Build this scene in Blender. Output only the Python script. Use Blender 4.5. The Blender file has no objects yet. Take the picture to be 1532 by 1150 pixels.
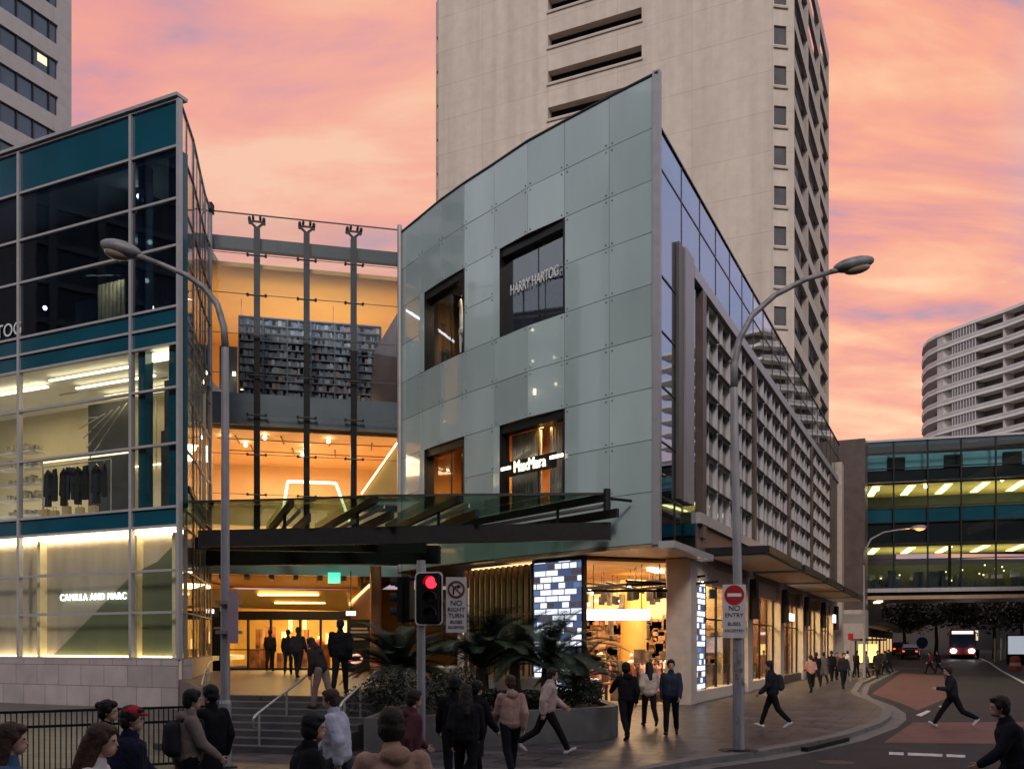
import bpy, bmesh, math, random
from mathutils import Vector, Matrix
random.seed(7)
R = math.radians
F, CX, HY, H = 1395.0, 766.0, 964.0, 2.2      # photo pixels: focal length, centre column, horizon row; camera height

# ---------------------------------------------------------------- camera, world, sun, exposure
sc = bpy.context.scene
cam_d = bpy.data.cameras.new("camera"); cam = bpy.data.objects.new("camera", cam_d)
sc.collection.objects.link(cam); sc.camera = cam
cam.location = (0, 0, H); cam.rotation_euler = (R(90), 0, 0)
cam_d.sensor_width = 36.0; cam_d.lens = F/1532*36; cam_d.shift_y = (HY-575)/1532
cam_d.clip_start = 0.1; cam_d.clip_end = 3000
sc.view_settings.view_transform = 'Standard'; sc.view_settings.look = 'None'
sc.view_settings.exposure = 0.0; sc.view_settings.gamma = 1.0
sc.cycles.use_denoising = True
sc.cycles.max_bounces = 8; sc.cycles.transparent_max_bounces = 24
sc.cycles.sample_clamp_indirect = 6.0
sc.cycles.caustics_reflective = False; sc.cycles.caustics_refractive = False

def lin(r, g, b, a=1.0):
    f = lambda c: (c/255/12.92) if c/255 <= 0.04045 else ((c/255+0.055)/1.055)**2.4
    return (f(r), f(g), f(b), a)

SUN_EL, SUN_AZ = R(33), R(179)
world = bpy.data.worlds.new("World"); sc.world = world; world.use_nodes = True
nt = world.node_tree; nt.nodes.clear()
def N(tree, t, **kw):
    n = tree.nodes.new(t)
    for k, v in kw.items(): setattr(n, k, v)
    return n
def sky_world():
    L = nt.links.new
    out = N(nt, 'ShaderNodeOutputWorld'); add = N(nt, 'ShaderNodeAddShader')
    L(add.outputs[0], out.inputs[0])
    sky = N(nt, 'ShaderNodeTexSky', sky_type='NISHITA'); sky.sun_disc = False
    sky.sun_elevation = SUN_EL; sky.sun_rotation = SUN_AZ
    bg1 = N(nt, 'ShaderNodeBackground'); bg1.inputs[1].default_value = 0.012
    L(sky.outputs[0], bg1.inputs[0]); L(bg1.outputs[0], add.inputs[0])
    tc = N(nt, 'ShaderNodeTexCoord'); sep = N(nt, 'ShaderNodeSeparateXYZ'); L(tc.outputs['Generated'], sep.inputs[0])
    def M(op, a, b=None, clamp=False):
        m = N(nt, 'ShaderNodeMath', operation=op); m.use_clamp = clamp
        for i, v in enumerate((a, b)):
            if v is None: continue
            if isinstance(v, (int, float)): m.inputs[i].default_value = v
            else: L(v, m.inputs[i])
        return m.outputs[0]
    zc = M('MAXIMUM', sep.outputs[2], 0.0)
    den = M('ADD', zc, 0.34)
    u = M('DIVIDE', sep.outputs[0], den); v = M('DIVIDE', sep.outputs[1], den)
    cmb = N(nt, 'ShaderNodeCombineXYZ'); L(u, cmb.inputs[0]); L(v, cmb.inputs[1])
    mp = N(nt, 'ShaderNodeMapping'); mp.inputs['Rotation'].default_value = (0, 0, R(-14)); mp.inputs['Scale'].default_value = (0.62, 1.75, 1)
    L(cmb.outputs[0], mp.inputs[0])
    n1 = N(nt, 'ShaderNodeTexNoise'); n1.inputs['Scale'].default_value = 3.0; n1.inputs['Detail'].default_value = 9
    n1.inputs['Roughness'].default_value = 0.56; n1.inputs['Distortion'].default_value = 0.55
    L(mp.outputs[0], n1.inputs['Vector'])
    n2 = N(nt, 'ShaderNodeTexNoise'); n2.inputs['Scale'].default_value = 0.75; n2.inputs['Detail'].default_value = 4
    L(cmb.outputs[0], n2.inputs['Vector'])
    n3 = N(nt, 'ShaderNodeTexNoise'); n3.inputs['Scale'].default_value = 6.0; n3.inputs['Detail'].default_value = 8; n3.inputs['Distortion'].default_value = 0.8
    L(mp.outputs[0], n3.inputs['Vector'])
    def dotdir(d):
        d = Vector(d).normalized(); vm = N(nt, 'ShaderNodeVectorMath', operation='DOT_PRODUCT')
        L(tc.outputs['Generated'], vm.inputs[0]); vm.inputs[1].default_value = d
        return vm.outputs['Value']
    def smooth(x, a, b):
        mr = N(nt, 'ShaderNodeMapRange', interpolation_type='SMOOTHSTEP'); L(x, mr.inputs[0])
        mr.inputs[1].default_value = a; mr.inputs[2].default_value = b
        return mr.outputs[0]
    glow = smooth(dotdir(((575-CX)/F, 1, (HY-265)/F)), 0.965, 1.0)
    d0 = M('ADD', M('MULTIPLY', n1.outputs[0], 0.66), M('MULTIPLY', n2.outputs[0], 0.12))
    d0 = M('ADD', d0, M('MULTIPLY', n3.outputs[0], 0.22))
    dens = M('ADD', d0, M('MULTIPLY', glow, 0.075))
    ramp = N(nt, 'ShaderNodeValToRGB'); cr = ramp.color_ramp
    cr.elements[0].position = 0.40; cr.elements[0].color = lin(140, 122, 150)
    cr.elements[1].position = 0.63; cr.elements[1].color = lin(255, 212, 168)
    for p, c in ((0.447, lin(188, 150, 162)), (0.485, lin(228, 154, 146)), (0.533, lin(247, 168, 138)), (0.58, lin(252, 188, 148))):
        e = cr.elements.new(p); e.color = c
    L(dens, ramp.inputs[0])
    # warm glow low in the sky between the buildings, cooler pink to the upper left, pale dusk behind the viewer
    def dotdir(d):
        d = Vector(d).normalized(); vm = N(nt, 'ShaderNodeVectorMath', operation='DOT_PRODUCT')
        L(tc.outputs['Generated'], vm.inputs[0]); vm.inputs[1].default_value = d
        return vm.outputs['Value']
    def smooth(x, a, b):
        mr = N(nt, 'ShaderNodeMapRange', interpolation_type='SMOOTHSTEP'); L(x, mr.inputs[0])
        mr.inputs[1].default_value = a; mr.inputs[2].default_value = b
        return mr.outputs[0]
    def mix(fac, a, b):
        m = N(nt, 'ShaderNodeMix', data_type='RGBA')
        if isinstance(fac, (int, float)): m.inputs[0].default_value = fac
        else: L(fac, m.inputs[0])
        for i, c in ((6, a), (7, b)):
            if isinstance(c, tuple): m.inputs[i].default_value = c
            else: L(c, m.inputs[i])
        return m.outputs[2]
    col = ramp.outputs[0]
    col = mix(M('MULTIPLY', glow, 0.18), col, lin(255, 214, 165))
    left = smooth(dotdir(((120-CX)/F, 1, (HY-150)/F)), 0.88, 1.0)
    col = mix(M('MULTIPLY', left, 0.32), col, lin(226, 146, 156))
    upr = smooth(dotdir(((1560-CX)/F, 1, (HY+120)/F)), 0.82, 1.0)
    col = mix(M('MULTIPLY', upr, 0.0), col, lin(240, 150, 120))
    rgt = smooth(dotdir((0.75, 0.70, 0.45)), 0.945, 0.992)
    col = mix(M('MULTIPLY', rgt, 0.9), col, lin(178, 186, 216))
    back = smooth(M('MULTIPLY', sep.outputs[1], -1.0), -0.78, -0.22)
    col = mix(M('MULTIPLY', back, 0.92), col, (0.62, 0.66, 0.74, 1))
    high = smooth(sep.outputs[2], 0.62, 0.95)
    col = mix(M('MULTIPLY', high, 0.8), col, (0.30, 0.29, 0.37, 1))
    low = smooth(sep.outputs[2], -0.02, 0.0)
    col = mix(low, (0.05, 0.045, 0.05, 1), col)
    bg2 = N(nt, 'ShaderNodeBackground'); bg2.inputs[1].default_value = SKY_K
    L(col, bg2.inputs[0]); L(bg2.outputs[0], add.inputs[1])
SKY_K = 1.0
sky_world()
sun_d = bpy.data.lights.new("sun", 'SUN'); sun = bpy.data.objects.new("sun", sun_d); sc.collection.objects.link(sun)
sun_d.energy = 1.55; sun_d.angle = R(12); sun_d.color = (1.0, 0.88, 0.78)
# afterglow from behind the viewer
sd = Vector((0.02, -0.84, 0.54)).normalized()
sun.rotation_euler = sd.to_track_quat('Z', 'Y').to_euler()

# ---------------------------------------------------------------- helpers
COL = sc.collection
LOC = {}
def P(px, py, Y): return Vector(((px-CX)/F*Y, Y, H+(HY-py)/F*Y))
def G(px, py, z=0.0):
    Y = F*(H-z)/(py-HY); return Vector(((px-CX)/F*Y, Y, z))
def XP(px, Y): return (px-CX)/F*Y
def zat(py, Y): return H+(HY-py)/F*Y

class Fr:                                   # a vertical facade plane: s along, z up, n outward
    def __init__(s, O, d, n): s.O = Vector((O[0], O[1])); s.d = Vector(d).normalized(); s.n = Vector(n).normalized()
    def pt(s, a, z, n=0.0):
        p = s.O+s.d*a+s.n*n; return Vector((p.x, p.y, z))
    def s(s, px):
        k = (px-CX)/F; return (k*s.O.y-s.O.x)/(s.d.x-k*s.d.y)
    def z(s, px, py): return zat(py, (s.O+s.d*s.s(px)).y)

class MB:
    def __init__(s): s.v = []; s.f = []; s.m = []; s.mi = 0; s.uvs = None
    def poly(s, pts):
        b = len(s.v); s.v += [tuple(p) for p in pts]; s.f.append(tuple(range(b, b+len(pts)))); s.m.append(s.mi)
    def hexa(s, c):                          # 8 corners: bottom ring 0-3, top ring 4-7
        b = len(s.v); s.v += [tuple(p) for p in c]
        for f in ((0,3,2,1),(4,5,6,7),(0,1,5,4),(1,2,6,5),(2,3,7,6),(3,0,4,7)):
            s.f.append(tuple(b+i for i in f)); s.m.append(s.mi)
    def box(s, x0, x1, y0, y1, z0, z1):
        s.hexa([(x0,y0,z0),(x1,y0,z0),(x1,y1,z0),(x0,y1,z0),(x0,y0,z1),(x1,y0,z1),(x1,y1,z1),(x0,y1,z1)])
    def fbox(s, fr, s0, s1, z0, z1, n0, n1):
        q = [(s0,n1),(s1,n1),(s1,n0),(s0,n0)]
        s.hexa([fr.pt(a,z0,n) for a,n in q]+[fr.pt(a,z1,n) for a,n in q])
    def seg(s, a, b, z0, z1, t):             # wall along a 2D segment, thickness t to both sides
        a, b = Vector(a), Vector(b); d = (b-a).normalized(); n = Vector((-d.y, d.x))*t/2
        q = [a+n, b+n, b-n, a-n]
        s.hexa([(p.x,p.y,z0) for p in q]+[(p.x,p.y,z1) for p in q])
    def prism(s, pts, z0, z1):
        n = len(pts); b = len(s.v)
        s.v += [(p[0],p[1],z0) for p in pts]+[(p[0],p[1],z1) for p in pts]
        s.f.append(tuple(b+i for i in reversed(range(n)))); s.m.append(s.mi)
        s.f.append(tuple(b+n+i for i in range(n))); s.m.append(s.mi)
        for i in range(n):
            j = (i+1)%n; s.f.append((b+i,b+j,b+n+j,b+n+i)); s.m.append(s.mi)
    def bar(s, a, b, w, h, up=(0,0,1)):      # rectangular bar from a to b
        a, b = Vector(a), Vector(b); d = (b-a).normalized(); up = Vector(up)
        x = d.cross(up)
        if x.length < 1e-4: x = d.cross(Vector((1,0,0)))
        x.normalize(); y = x.cross(d)
        r = [x*w/2*i+y*h/2*j for i,j in ((-1,-1),(1,-1),(1,1),(-1,1))]
        s.hexa([a+k for k in r]+[b+k for k in r])
    def tube(s, pts, rad, seg=10, caps=True):
        pts = [Vector(p) for p in pts]; n = len(pts)
        rad = rad if isinstance(rad, (list, tuple)) else [rad]*n
        ref = Vector((0.13, 0.31, 0.94)); b = len(s.v); prev = None
        for i, p in enumerate(pts):
            t = (pts[min(i+1,n-1)]-pts[max(i-1,0)]).normalized()
            x = prev-t*prev.dot(t) if prev is not None else t.cross(ref if abs(t.dot(ref)) < 0.95 else Vector((1,0,0)))
            x.normalize(); prev = x; y = t.cross(x)
            for k in range(seg):
                a = 2*math.pi*k/seg; s.v.append(tuple(p+(x*math.cos(a)+y*math.sin(a))*rad[i]))
        for i in range(n-1):
            for k in range(seg):
                k2 = (k+1)%seg
                s.f.append((b+i*seg+k, b+i*seg+k2, b+(i+1)*seg+k2, b+(i+1)*seg+k)); s.m.append(s.mi)
        if caps:
            s.f.append(tuple(b+k for k in reversed(range(seg)))); s.m.append(s.mi)
            s.f.append(tuple(b+(n-1)*seg+k for k in range(seg))); s.m.append(s.mi)
    def lathe(s, c, prof, seg=16, axis=None):  # profile [(r,z)] round a vertical axis at c
        c = Vector(c); b = len(s.v)
        A = axis or Matrix.Identity(3)
        for r, z in prof:
            for k in range(seg):
                a = 2*math.pi*k/seg; s.v.append(tuple(c+A@Vector((r*math.cos(a), r*math.sin(a), z))))
        for i in range(len(prof)-1):
            for k in range(seg):
                k2 = (k+1)%seg
                s.f.append((b+i*seg+k, b+i*seg+k2, b+(i+1)*seg+k2, b+(i+1)*seg+k)); s.m.append(s.mi)
        s.f.append(tuple(b+k for k in reversed(range(seg)))); s.m.append(s.mi)
        e = b+(len(prof)-1)*seg; s.f.append(tuple(e+k for k in range(seg))); s.m.append(s.mi)
    def ell(s, c, r, seg=10, rings=7, rot=None):
        c = Vector(c); b = len(s.v); rot = rot or Matrix.Identity(3)
        s.v.append(tuple(c+rot@Vector((0,0,-r[2]))))
        for i in range(1, rings):
            t = -math.pi/2+math.pi*i/rings
            for k in range(seg):
                a = 2*math.pi*k/seg
                s.v.append(tuple(c+rot@Vector((r[0]*math.cos(t)*math.cos(a), r[1]*math.cos(t)*math.sin(a), r[2]*math.sin(t)))))
        s.v.append(tuple(c+rot@Vector((0,0,r[2])))); top = len(s.v)-1
        for k in range(seg):
            k2 = (k+1)%seg
            s.f.append((b, b+1+k2, b+1+k)); s.m.append(s.mi)
            for i in range(rings-2):
                q = b+1+i*seg; s.f.append((q+k, q+k2, q+seg+k2, q+seg+k)); s.m.append(s.mi)
            q = b+1+(rings-2)*seg; s.f.append((q+k, q+k2, top)); s.m.append(s.mi)
    def cap(s, a, ra, b, rb, seg=10):        # tapered capsule
        a, b = Vector(a), Vector(b); d = (b-a).normalized()
        pts, rad = [], []
        for t in (-1, -0.8, -0.4): pts.append(a+d*ra*t); rad.append(max(ra*math.sqrt(1-t*t), 0.0008))
        pts += [a, b]; rad += [ra, rb]
        for t in (0.4, 0.8, 1): pts.append(b+d*rb*t); rad.append(max(rb*math.sqrt(1-t*t), 0.0008))
        s.tube(pts, rad, seg)
    def build(s, name, mats, parent=None, smooth=False, local=False, bevel=0.0):
        me = bpy.data.meshes.new(name)
        off = Vector((0,0,0))
        if parent is not None and not local: off = LOC.get(parent.name, Vector((0,0,0)))
        vs = s.v if off.length == 0 else [(v[0]-off.x, v[1]-off.y, v[2]-off.z) for v in s.v]
        me.from_pydata(vs, [], s.f); 
        mats = mats if isinstance(mats, (list, tuple)) else [mats]
        for m in mats: me.materials.append(m)
        if len(mats) > 1: me.polygons.foreach_set('material_index', s.m)
        bm = bmesh.new(); bm.from_mesh(me); bmesh.ops.recalc_face_normals(bm, faces=bm.faces); bm.to_mesh(me); bm.free()
        if smooth: me.polygons.foreach_set('use_smooth', [True]*len(me.polygons))
        me.update()
        o = bpy.data.objects.new(name, me); COL.objects.link(o)
        if parent is not None:
            o.parent = parent; LOC[o.name] = LOC.get(parent.name, Vector((0,0,0))).copy()
        if bevel:
            b = o.modifiers.new('bevel', 'BEVEL'); b.width = bevel; b.segments = 2; b.limit_method = 'ANGLE'
        return o

def split_build(mb, name, m, parent):          # each 8-cornered piece of the builder becomes a part of its own
    out = []
    for i in range(0, len(mb.v), 8):
        q = MB(); q.hexa(mb.v[i:i+8]); out.append(q.build(name, m, parent))
    return out
def tag(o, label, cat, group=None, kind=None):
    o['label'] = label; o['category'] = cat
    if group: o['group'] = group
    if kind: o['kind'] = kind
    return o
def thing(name, label, cat, loc=(0,0,0), rz=0.0, group=None):
    o = bpy.data.objects.new(name, None); COL.objects.link(o); o.location = loc; o.rotation_euler.z = rz
    o.empty_display_size = 0.2
    LOC[o.name] = Vector(loc) if rz == 0 else Vector((0,0,0))
    return tag(o, label, cat, group)
def struct(name, mb, mat, **kw):
    o = mb.build(name, mat, **kw); o['kind'] = 'structure'; return o
def copy_tree(o, parent=None):
    c = o.copy(); COL.objects.link(c)
    if parent is not None: c.parent = parent
    for ch in list(o.children): copy_tree(ch, c)
    return c
def slotname(name): return name

# ---------------------------------------------------------------- materials
def mat(name, col, rough=0.5, metal=0.0, vary=0.12, scale=3.0, bump=0.0, bscale=40.0, spec=0.5, coat=0.0, stretch=None, island=0.0):
    m = bpy.data.materials.new(name); m.use_nodes = True; t = m.node_tree; b = t.nodes['Principled BSDF']
    b.inputs['Roughness'].default_value = rough; b.inputs['Metallic'].default_value = metal
    b.inputs['Specular IOR Level'].default_value = spec; b.inputs['Coat Weight'].default_value = coat
    tc = N(t, 'ShaderNodeTexCoord'); vec = tc.outputs['Object']
    if stretch:
        mp = N(t, 'ShaderNodeMapping'); mp.inputs['Scale'].default_value = stretch; t.links.new(vec, mp.inputs[0]); vec = mp.outputs[0]
    n = N(t, 'ShaderNodeTexNoise'); n.inputs['Scale'].default_value = scale; n.inputs['Detail'].default_value = 6
    t.links.new(vec, n.inputs['Vector'])
    r = N(t, 'ShaderNodeValToRGB'); c = col[:3]
    r.color_ramp.elements[0].position = 0.3; r.color_ramp.elements[1].position = 0.7
    r.color_ramp.elements[0].color = (*[x*(1-vary) for x in c], 1); r.color_ramp.elements[1].color = (*[min(1, x*(1+vary)) for x in c], 1)
    t.links.new(n.outputs[0], r.inputs[0]); cout = r.outputs[0]
    if island:
        g = N(t, 'ShaderNodeNewGeometry'); mi = N(t, 'ShaderNodeMapRange'); t.links.new(g.outputs['Random Per Island'], mi.inputs[0]); mi.inputs[3].default_value = 1-island; mi.inputs[4].default_value = 1+island
        mm = N(t, 'ShaderNodeMix', data_type='RGBA', blend_type='MULTIPLY'); mm.inputs[0].default_value = 1; t.links.new(cout, mm.inputs[6]); t.links.new(mi.outputs[0], mm.inputs[7]); cout = mm.outputs[2]
    t.links.new(cout, b.inputs['Base Color'])
    rr = N(t, 'ShaderNodeMapRange'); t.links.new(n.outputs[0], rr.inputs[0])
    rr.inputs[3].default_value = max(0.02, rough-0.08); rr.inputs[4].default_value = min(1, rough+0.08)
    t.links.new(rr.outputs[0], b.inputs['Roughness'])
    if bump:
        n2 = N(t, 'ShaderNodeTexNoise'); n2.inputs['Scale'].default_value = bscale; n2.inputs['Detail'].default_value = 4
        t.links.new(vec, n2.inputs['Vector'])
        bp = N(t, 'ShaderNodeBump'); bp.inputs['Strength'].default_value = bump; bp.inputs['Distance'].default_value = 0.02
        t.links.new(n2.outputs[0], bp.inputs['Height']); t.links.new(bp.outputs[0], b.inputs['Normal'])
    return m
def emit(name, col, s):
    m = bpy.data.materials.new(name); m.use_nodes = True; b = m.node_tree.nodes['Principled BSDF']
    b.inputs['Base Color'].default_value = (*[min(0.8, c) for c in col[:3]], 1)
    b.inputs['Emission Color'].default_value = (*col[:3], 1); b.inputs['Emission Strength'].default_value = s
    return m
def glass(name, tint=(0.85, 0.9, 0.9), refl=0.10, rough=0.02, wav=0.0, rtint=(1,1,1)):
    m = bpy.data.materials.new(name); m.use_nodes = True; t = m.node_tree; t.nodes.clear(); L = t.links.new
    out = N(t, 'ShaderNodeOutputMaterial'); mx = N(t, 'ShaderNodeMixShader')
    tr = N(t, 'ShaderNodeBsdfTransparent'); tr.inputs[0].default_value = (*tint, 1)
    gl = N(t, 'ShaderNodeBsdfGlossy'); gl.inputs['Roughness'].default_value = rough; gl.inputs[0].default_value = (*rtint, 1)
    fr = N(t, 'ShaderNodeLayerWeight'); fr.inputs[0].default_value = 0.5
    pw = N(t, 'ShaderNodeMath', operation='POWER'); pw.inputs[1].default_value = 5; L(fr.outputs['Facing'], pw.inputs[0])
    mr = N(t, 'ShaderNodeMapRange'); mr.inputs[3].default_value = refl; mr.inputs[4].default_value = 0.85
    L(pw.outputs[0], mr.inputs[0])
    if wav:
        tc = N(t, 'ShaderNodeTexCoord'); n = N(t, 'ShaderNodeTexNoise'); n.inputs['Scale'].default_value = 0.5
        L(tc.outputs['Object'], n.inputs['Vector']); bp = N(t, 'ShaderNodeBump'); bp.inputs['Strength'].default_value = wav
        bp.inputs['Distance'].default_value = 0.1
        L(n.outputs[0], bp.inputs['Height']); L(bp.outputs[0], gl.inputs['Normal'])
    L(mr.outputs[0], mx.inputs[0]); L(tr.outputs[0], mx.inputs[1]); L(gl.outputs[0], mx.inputs[2]); L(mx.outputs[0], out.inputs[0])
    return m
def brick_mat(name, c1, c2, mortar, bw, bh, msize=0.012, d=None, rough=0.6, off=0.5, bump=0.4, vary=0.15, spec=0.5, rv=0.15, streak=0.0):
    m = bpy.data.materials.new(name); m.use_nodes = True; t = m.node_tree; b = t.nodes['Principled BSDF']; L = t.links.new
    tc = N(t, 'ShaderNodeTexCoord'); vec = tc.outputs['Object']
    if d is not None:
        vm = N(t, 'ShaderNodeVectorMath', operation='DOT_PRODUCT'); L(vec, vm.inputs[0]); vm.inputs[1].default_value = (d[0], d[1], 0)
        sp = N(t, 'ShaderNodeSeparateXYZ'); L(vec, sp.inputs[0]); cb = N(t, 'ShaderNodeCombineXYZ')
        L(vm.outputs['Value'], cb.inputs[0]); L(sp.outputs[2], cb.inputs[1]); vec = cb.outputs[0]
        if len(d) == 3 and tuple(d) == (0,0,0):       # level paving laid along the street
            mp = N(t, 'ShaderNodeMapping'); mp.inputs['Rotation'].default_value = (0, 0, math.atan2(D1.x, D1.y)); L(tc.outputs['Object'], mp.inputs[0]); vec = mp.outputs[0]
    br = N(t, 'ShaderNodeTexBrick'); br.offset = off
    for k, v in (('Color1', c1), ('Color2', c2), ('Mortar', mortar)): br.inputs[k].default_value = (*v[:3], 1)
    br.inputs['Scale'].default_value = 1.0; br.inputs['Mortar Size'].default_value = msize
    br.inputs['Brick Width'].default_value = bw; br.inputs['Row Height'].default_value = bh
    L(vec, br.inputs['Vector'])
    n = N(t, 'ShaderNodeTexNoise'); n.inputs['Scale'].default_value = 1.3; n.inputs['Detail'].default_value = 7; L(tc.outputs['Object'], n.inputs['Vector'])
    mr = N(t, 'ShaderNodeMapRange'); L(n.outputs[0], mr.inputs[0]); mr.inputs[1].default_value = 0.3; mr.inputs[2].default_value = 0.7
    mr.inputs[3].default_value = 1-vary; mr.inputs[4].default_value = 1+vary
    mx = N(t, 'ShaderNodeMix', data_type='RGBA', blend_type='MULTIPLY'); mx.inputs[0].default_value = 1
    L(br.outputs['Color'], mx.inputs[6]); L(mr.outputs[0], mx.inputs[7]); cout = mx.outputs[2]
    if streak:
        mp = N(t, 'ShaderNodeMapping'); mp.inputs['Scale'].default_value = (0.9, 0.9, 0.035); L(tc.outputs['Object'], mp.inputs[0])
        n3 = N(t, 'ShaderNodeTexNoise'); n3.inputs['Scale'].default_value = 1.0; n3.inputs['Detail'].default_value = 8; L(mp.outputs[0], n3.inputs['Vector'])
        m3 = N(t, 'ShaderNodeMapRange'); L(n3.outputs[0], m3.inputs[0]); m3.inputs[1].default_value = .35; m3.inputs[2].default_value = .6; m3.inputs[3].default_value = 1-streak; m3.inputs[4].default_value = 1.03
        mq = N(t, 'ShaderNodeMix', data_type='RGBA', blend_type='MULTIPLY'); mq.inputs[0].default_value = 1; L(cout, mq.inputs[6]); L(m3.outputs[0], mq.inputs[7]); cout = mq.outputs[2]
    L(cout, b.inputs['Base Color'])
    m2 = N(t, 'ShaderNodeMapRange'); L(n.outputs[0], m2.inputs[0]); m2.inputs[3].default_value = max(0.05, rough-rv); m2.inputs[4].default_value = rough+rv
    L(m2.outputs[0], b.inputs['Roughness']); b.inputs['Specular IOR Level'].default_value = spec
    bp = N(t, 'ShaderNodeBump'); bp.inputs['Strength'].default_value = bump; bp.inputs['Distance'].default_value = 0.01
    iv = N(t, 'ShaderNodeMath', operation='SUBTRACT'); iv.inputs[0].default_value = 1; L(br.outputs['Fac'], iv.inputs[1])
    L(iv.outputs[0], bp.inputs['Height']); L(bp.outputs[0], b.inputs['Normal'])
    return m

D1 = Vector((0.427, 0.904)).normalized(); D2 = Vector((-0.904, 0.427)).normalized()
M = {}
M['asphalt'] = mat('asphalt', (0.036,0.034,0.038), 0.65, 0, 0.45, 1.2, 0.3, 120, spec=0.15)
M['paving'] = brick_mat('paving', (0.105,0.092,0.095), (0.048,0.042,0.046), (0.008,0.007,0.008), 1.2, 0.6, 0.03, (0,0,0), 0.38, 0.5, 0.2, 0.4, 0.22, rv=.08)
M['landing'] = brick_mat('landing_stone', (0.105,0.075,0.055), (0.085,0.062,0.047), (0.04,0.03,0.025), 0.9, 0.9, 0.010, None, 0.30, 0.0, 0.1, 0.22, rv=.05)
M['kerb'] = mat('kerb_stone', (0.15,0.135,0.13), 0.65, 0, 0.3, 4, 0.2, 60)
M['stepstone'] = mat('step_stone', (0.085,0.08,0.08), 0.5, 0, 0.25, 3, 0.15, 60)
M['nosing'] = mat('nosing_strip', (0.17,0.16,0.155), 0.5)
M['redlane'] = mat('red_lane_paint', (0.125,0.045,0.040), 0.6, 0, 0.45, 2.2, 0.2, 120)
M['whiteline'] = mat('road_white_paint', (0.62,0.60,0.58), 0.6, 0, 0.3, 6, 0.1, 90)
M['stone'] = brick_mat('base_stone', (0.40,0.345,0.345), (0.31,0.27,0.275), (0.12,0.10,0.10), 1.15, 0.74, 0.012, D2, 0.6, 0.37, 0.3, 0.14)
M['stone_side'] = mat('column_stone', (0.46,0.385,0.34), 0.55, 0, 0.12, 2.5, 0.1, 40)
M['planter'] = mat('planter_stone', (0.105,0.095,0.092), 0.6, 0, 0.25, 2.5, 0.15, 50)
M['alu'] = mat('aluminium', (0.30,0.29,0.30), 0.38, 0.55, 0.08, 3)
M['alu_light'] = mat('pale_aluminium', (0.37,0.35,0.36), 0.42, 0.25, 0.06, 3)
M['darkmetal'] = mat('dark_metal', (0.018,0.017,0.018), 0.42, 0.4, 0.2, 3)
M['black'] = mat('black_paint', (0.009,0.009,0.010), 0.5, 0, 0.2, 5, spec=0.2)
M['galv'] = mat('galvanised_steel', (0.34,0.325,0.345), 0.48, 0.45, 0.16, 2.0, 0.05, 30, stretch=(6,6,1))
M['galvdark'] = mat('weathered_steel', (0.24,0.23,0.24), 0.55, 0.3, 0.35, 5, 0.1, 30)
M['steel'] = mat('stainless_steel', (0.55,0.52,0.48), 0.3, 0.9, 0.08, 6)
M['teal'] = mat('teal_spandrel_glass', (0.005,0.062,0.098), 0.12, 0, 0.12, 0.6, coat=0.3)
M['cladding'] = mat('backpainted_glass', (0.37,0.465,0.475), 0.12, 0, 0.10, 0.5, coat=0.8, island=0.12, stretch=(1,1,.35))
M['seam'] = mat('joint_seal', (0.09,0.10,0.10), 0.7)
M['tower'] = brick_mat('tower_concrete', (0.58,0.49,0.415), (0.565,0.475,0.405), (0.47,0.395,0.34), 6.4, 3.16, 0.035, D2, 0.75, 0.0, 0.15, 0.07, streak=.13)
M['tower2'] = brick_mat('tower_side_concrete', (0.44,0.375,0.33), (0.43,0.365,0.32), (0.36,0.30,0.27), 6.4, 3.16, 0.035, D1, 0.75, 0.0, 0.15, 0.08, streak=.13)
M['ltower'] = brick_mat('pale_tower_concrete', (0.40,0.36,0.355), (0.385,0.345,0.345), (0.30,0.27,0.27), 50.0, 3.5, 0.03, D1, 0.7, 0.0, 0.15, 0.08)
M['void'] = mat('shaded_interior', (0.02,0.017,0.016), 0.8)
M['bluewin'] = mat('blue_window_glass', (0.03,0.045,0.085), 0.08, 0, 0.35, 0.35, coat=0.5)
M['greywin'] = mat('grey_window_blind', (0.075,0.065,0.07), 0.3, 0, 0.2, 0.8)
M['brown'] = mat('brown_panel', (0.095,0.066,0.060), 0.45, 0.1, 0.18, 1.5)
M['wallin'] = mat('interior_cream', (0.66,0.58,0.42), 0.7, 0, 0.06, 1)
M['orangewall'] = mat('interior_amber_plaster', (0.78,0.42,0.12), 0.65, 0, 0.06, 0.7)
M['peachwall'] = mat('interior_peach_plaster', (0.80,0.56,0.32), 0.65, 0, 0.06, 0.7)
M['goldwall'] = mat('entrance_gold_panel', (0.66,0.40,0.11), 0.42, 0.1, 0.12, 1.0)
M['darkin'] = mat('interior_dark', (0.028,0.032,0.042), 0.6, 0, 0.3, 1)
M['slate'] = mat('slate_panel', (0.115,0.14,0.17), 0.4, 0, 0.12, 1)
M['wood'] = mat('timber', (0.20,0.085,0.04), 0.45, 0, 0.25, 4, stretch=(8,8,1))
M['floorin'] = mat('shop_floor', (0.36,0.29,0.22), 0.3)
M['white'] = mat('white_paint', (0.78,0.77,0.75), 0.5, 0, 0.05, 2)
M['red'] = mat('red_paint', (0.42,0.012,0.016), 0.4, 0, 0.1, 3)
M['signwhite'] = mat('sign_white', (0.60,0.56,0.57), 0.5, 0, 0.08, 8)
M['signblack'] = mat('sign_black', (0.015,0.015,0.018), 0.5)
M['g_clear'] = glass('clear_glass', (0.93,0.95,0.95), 0.03, 0.01)
M['g_store'] = glass('shop_glass', (0.93,0.95,0.93), 0.03, 0.01)
M['g_dark'] = glass('tinted_glass', (0.34,0.46,0.58), 0.07, 0.02, 0.02)
M['g_side'] = glass('side_glass', (0.84,0.86,0.87), 0.05, 0.02, 0.02)
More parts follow.
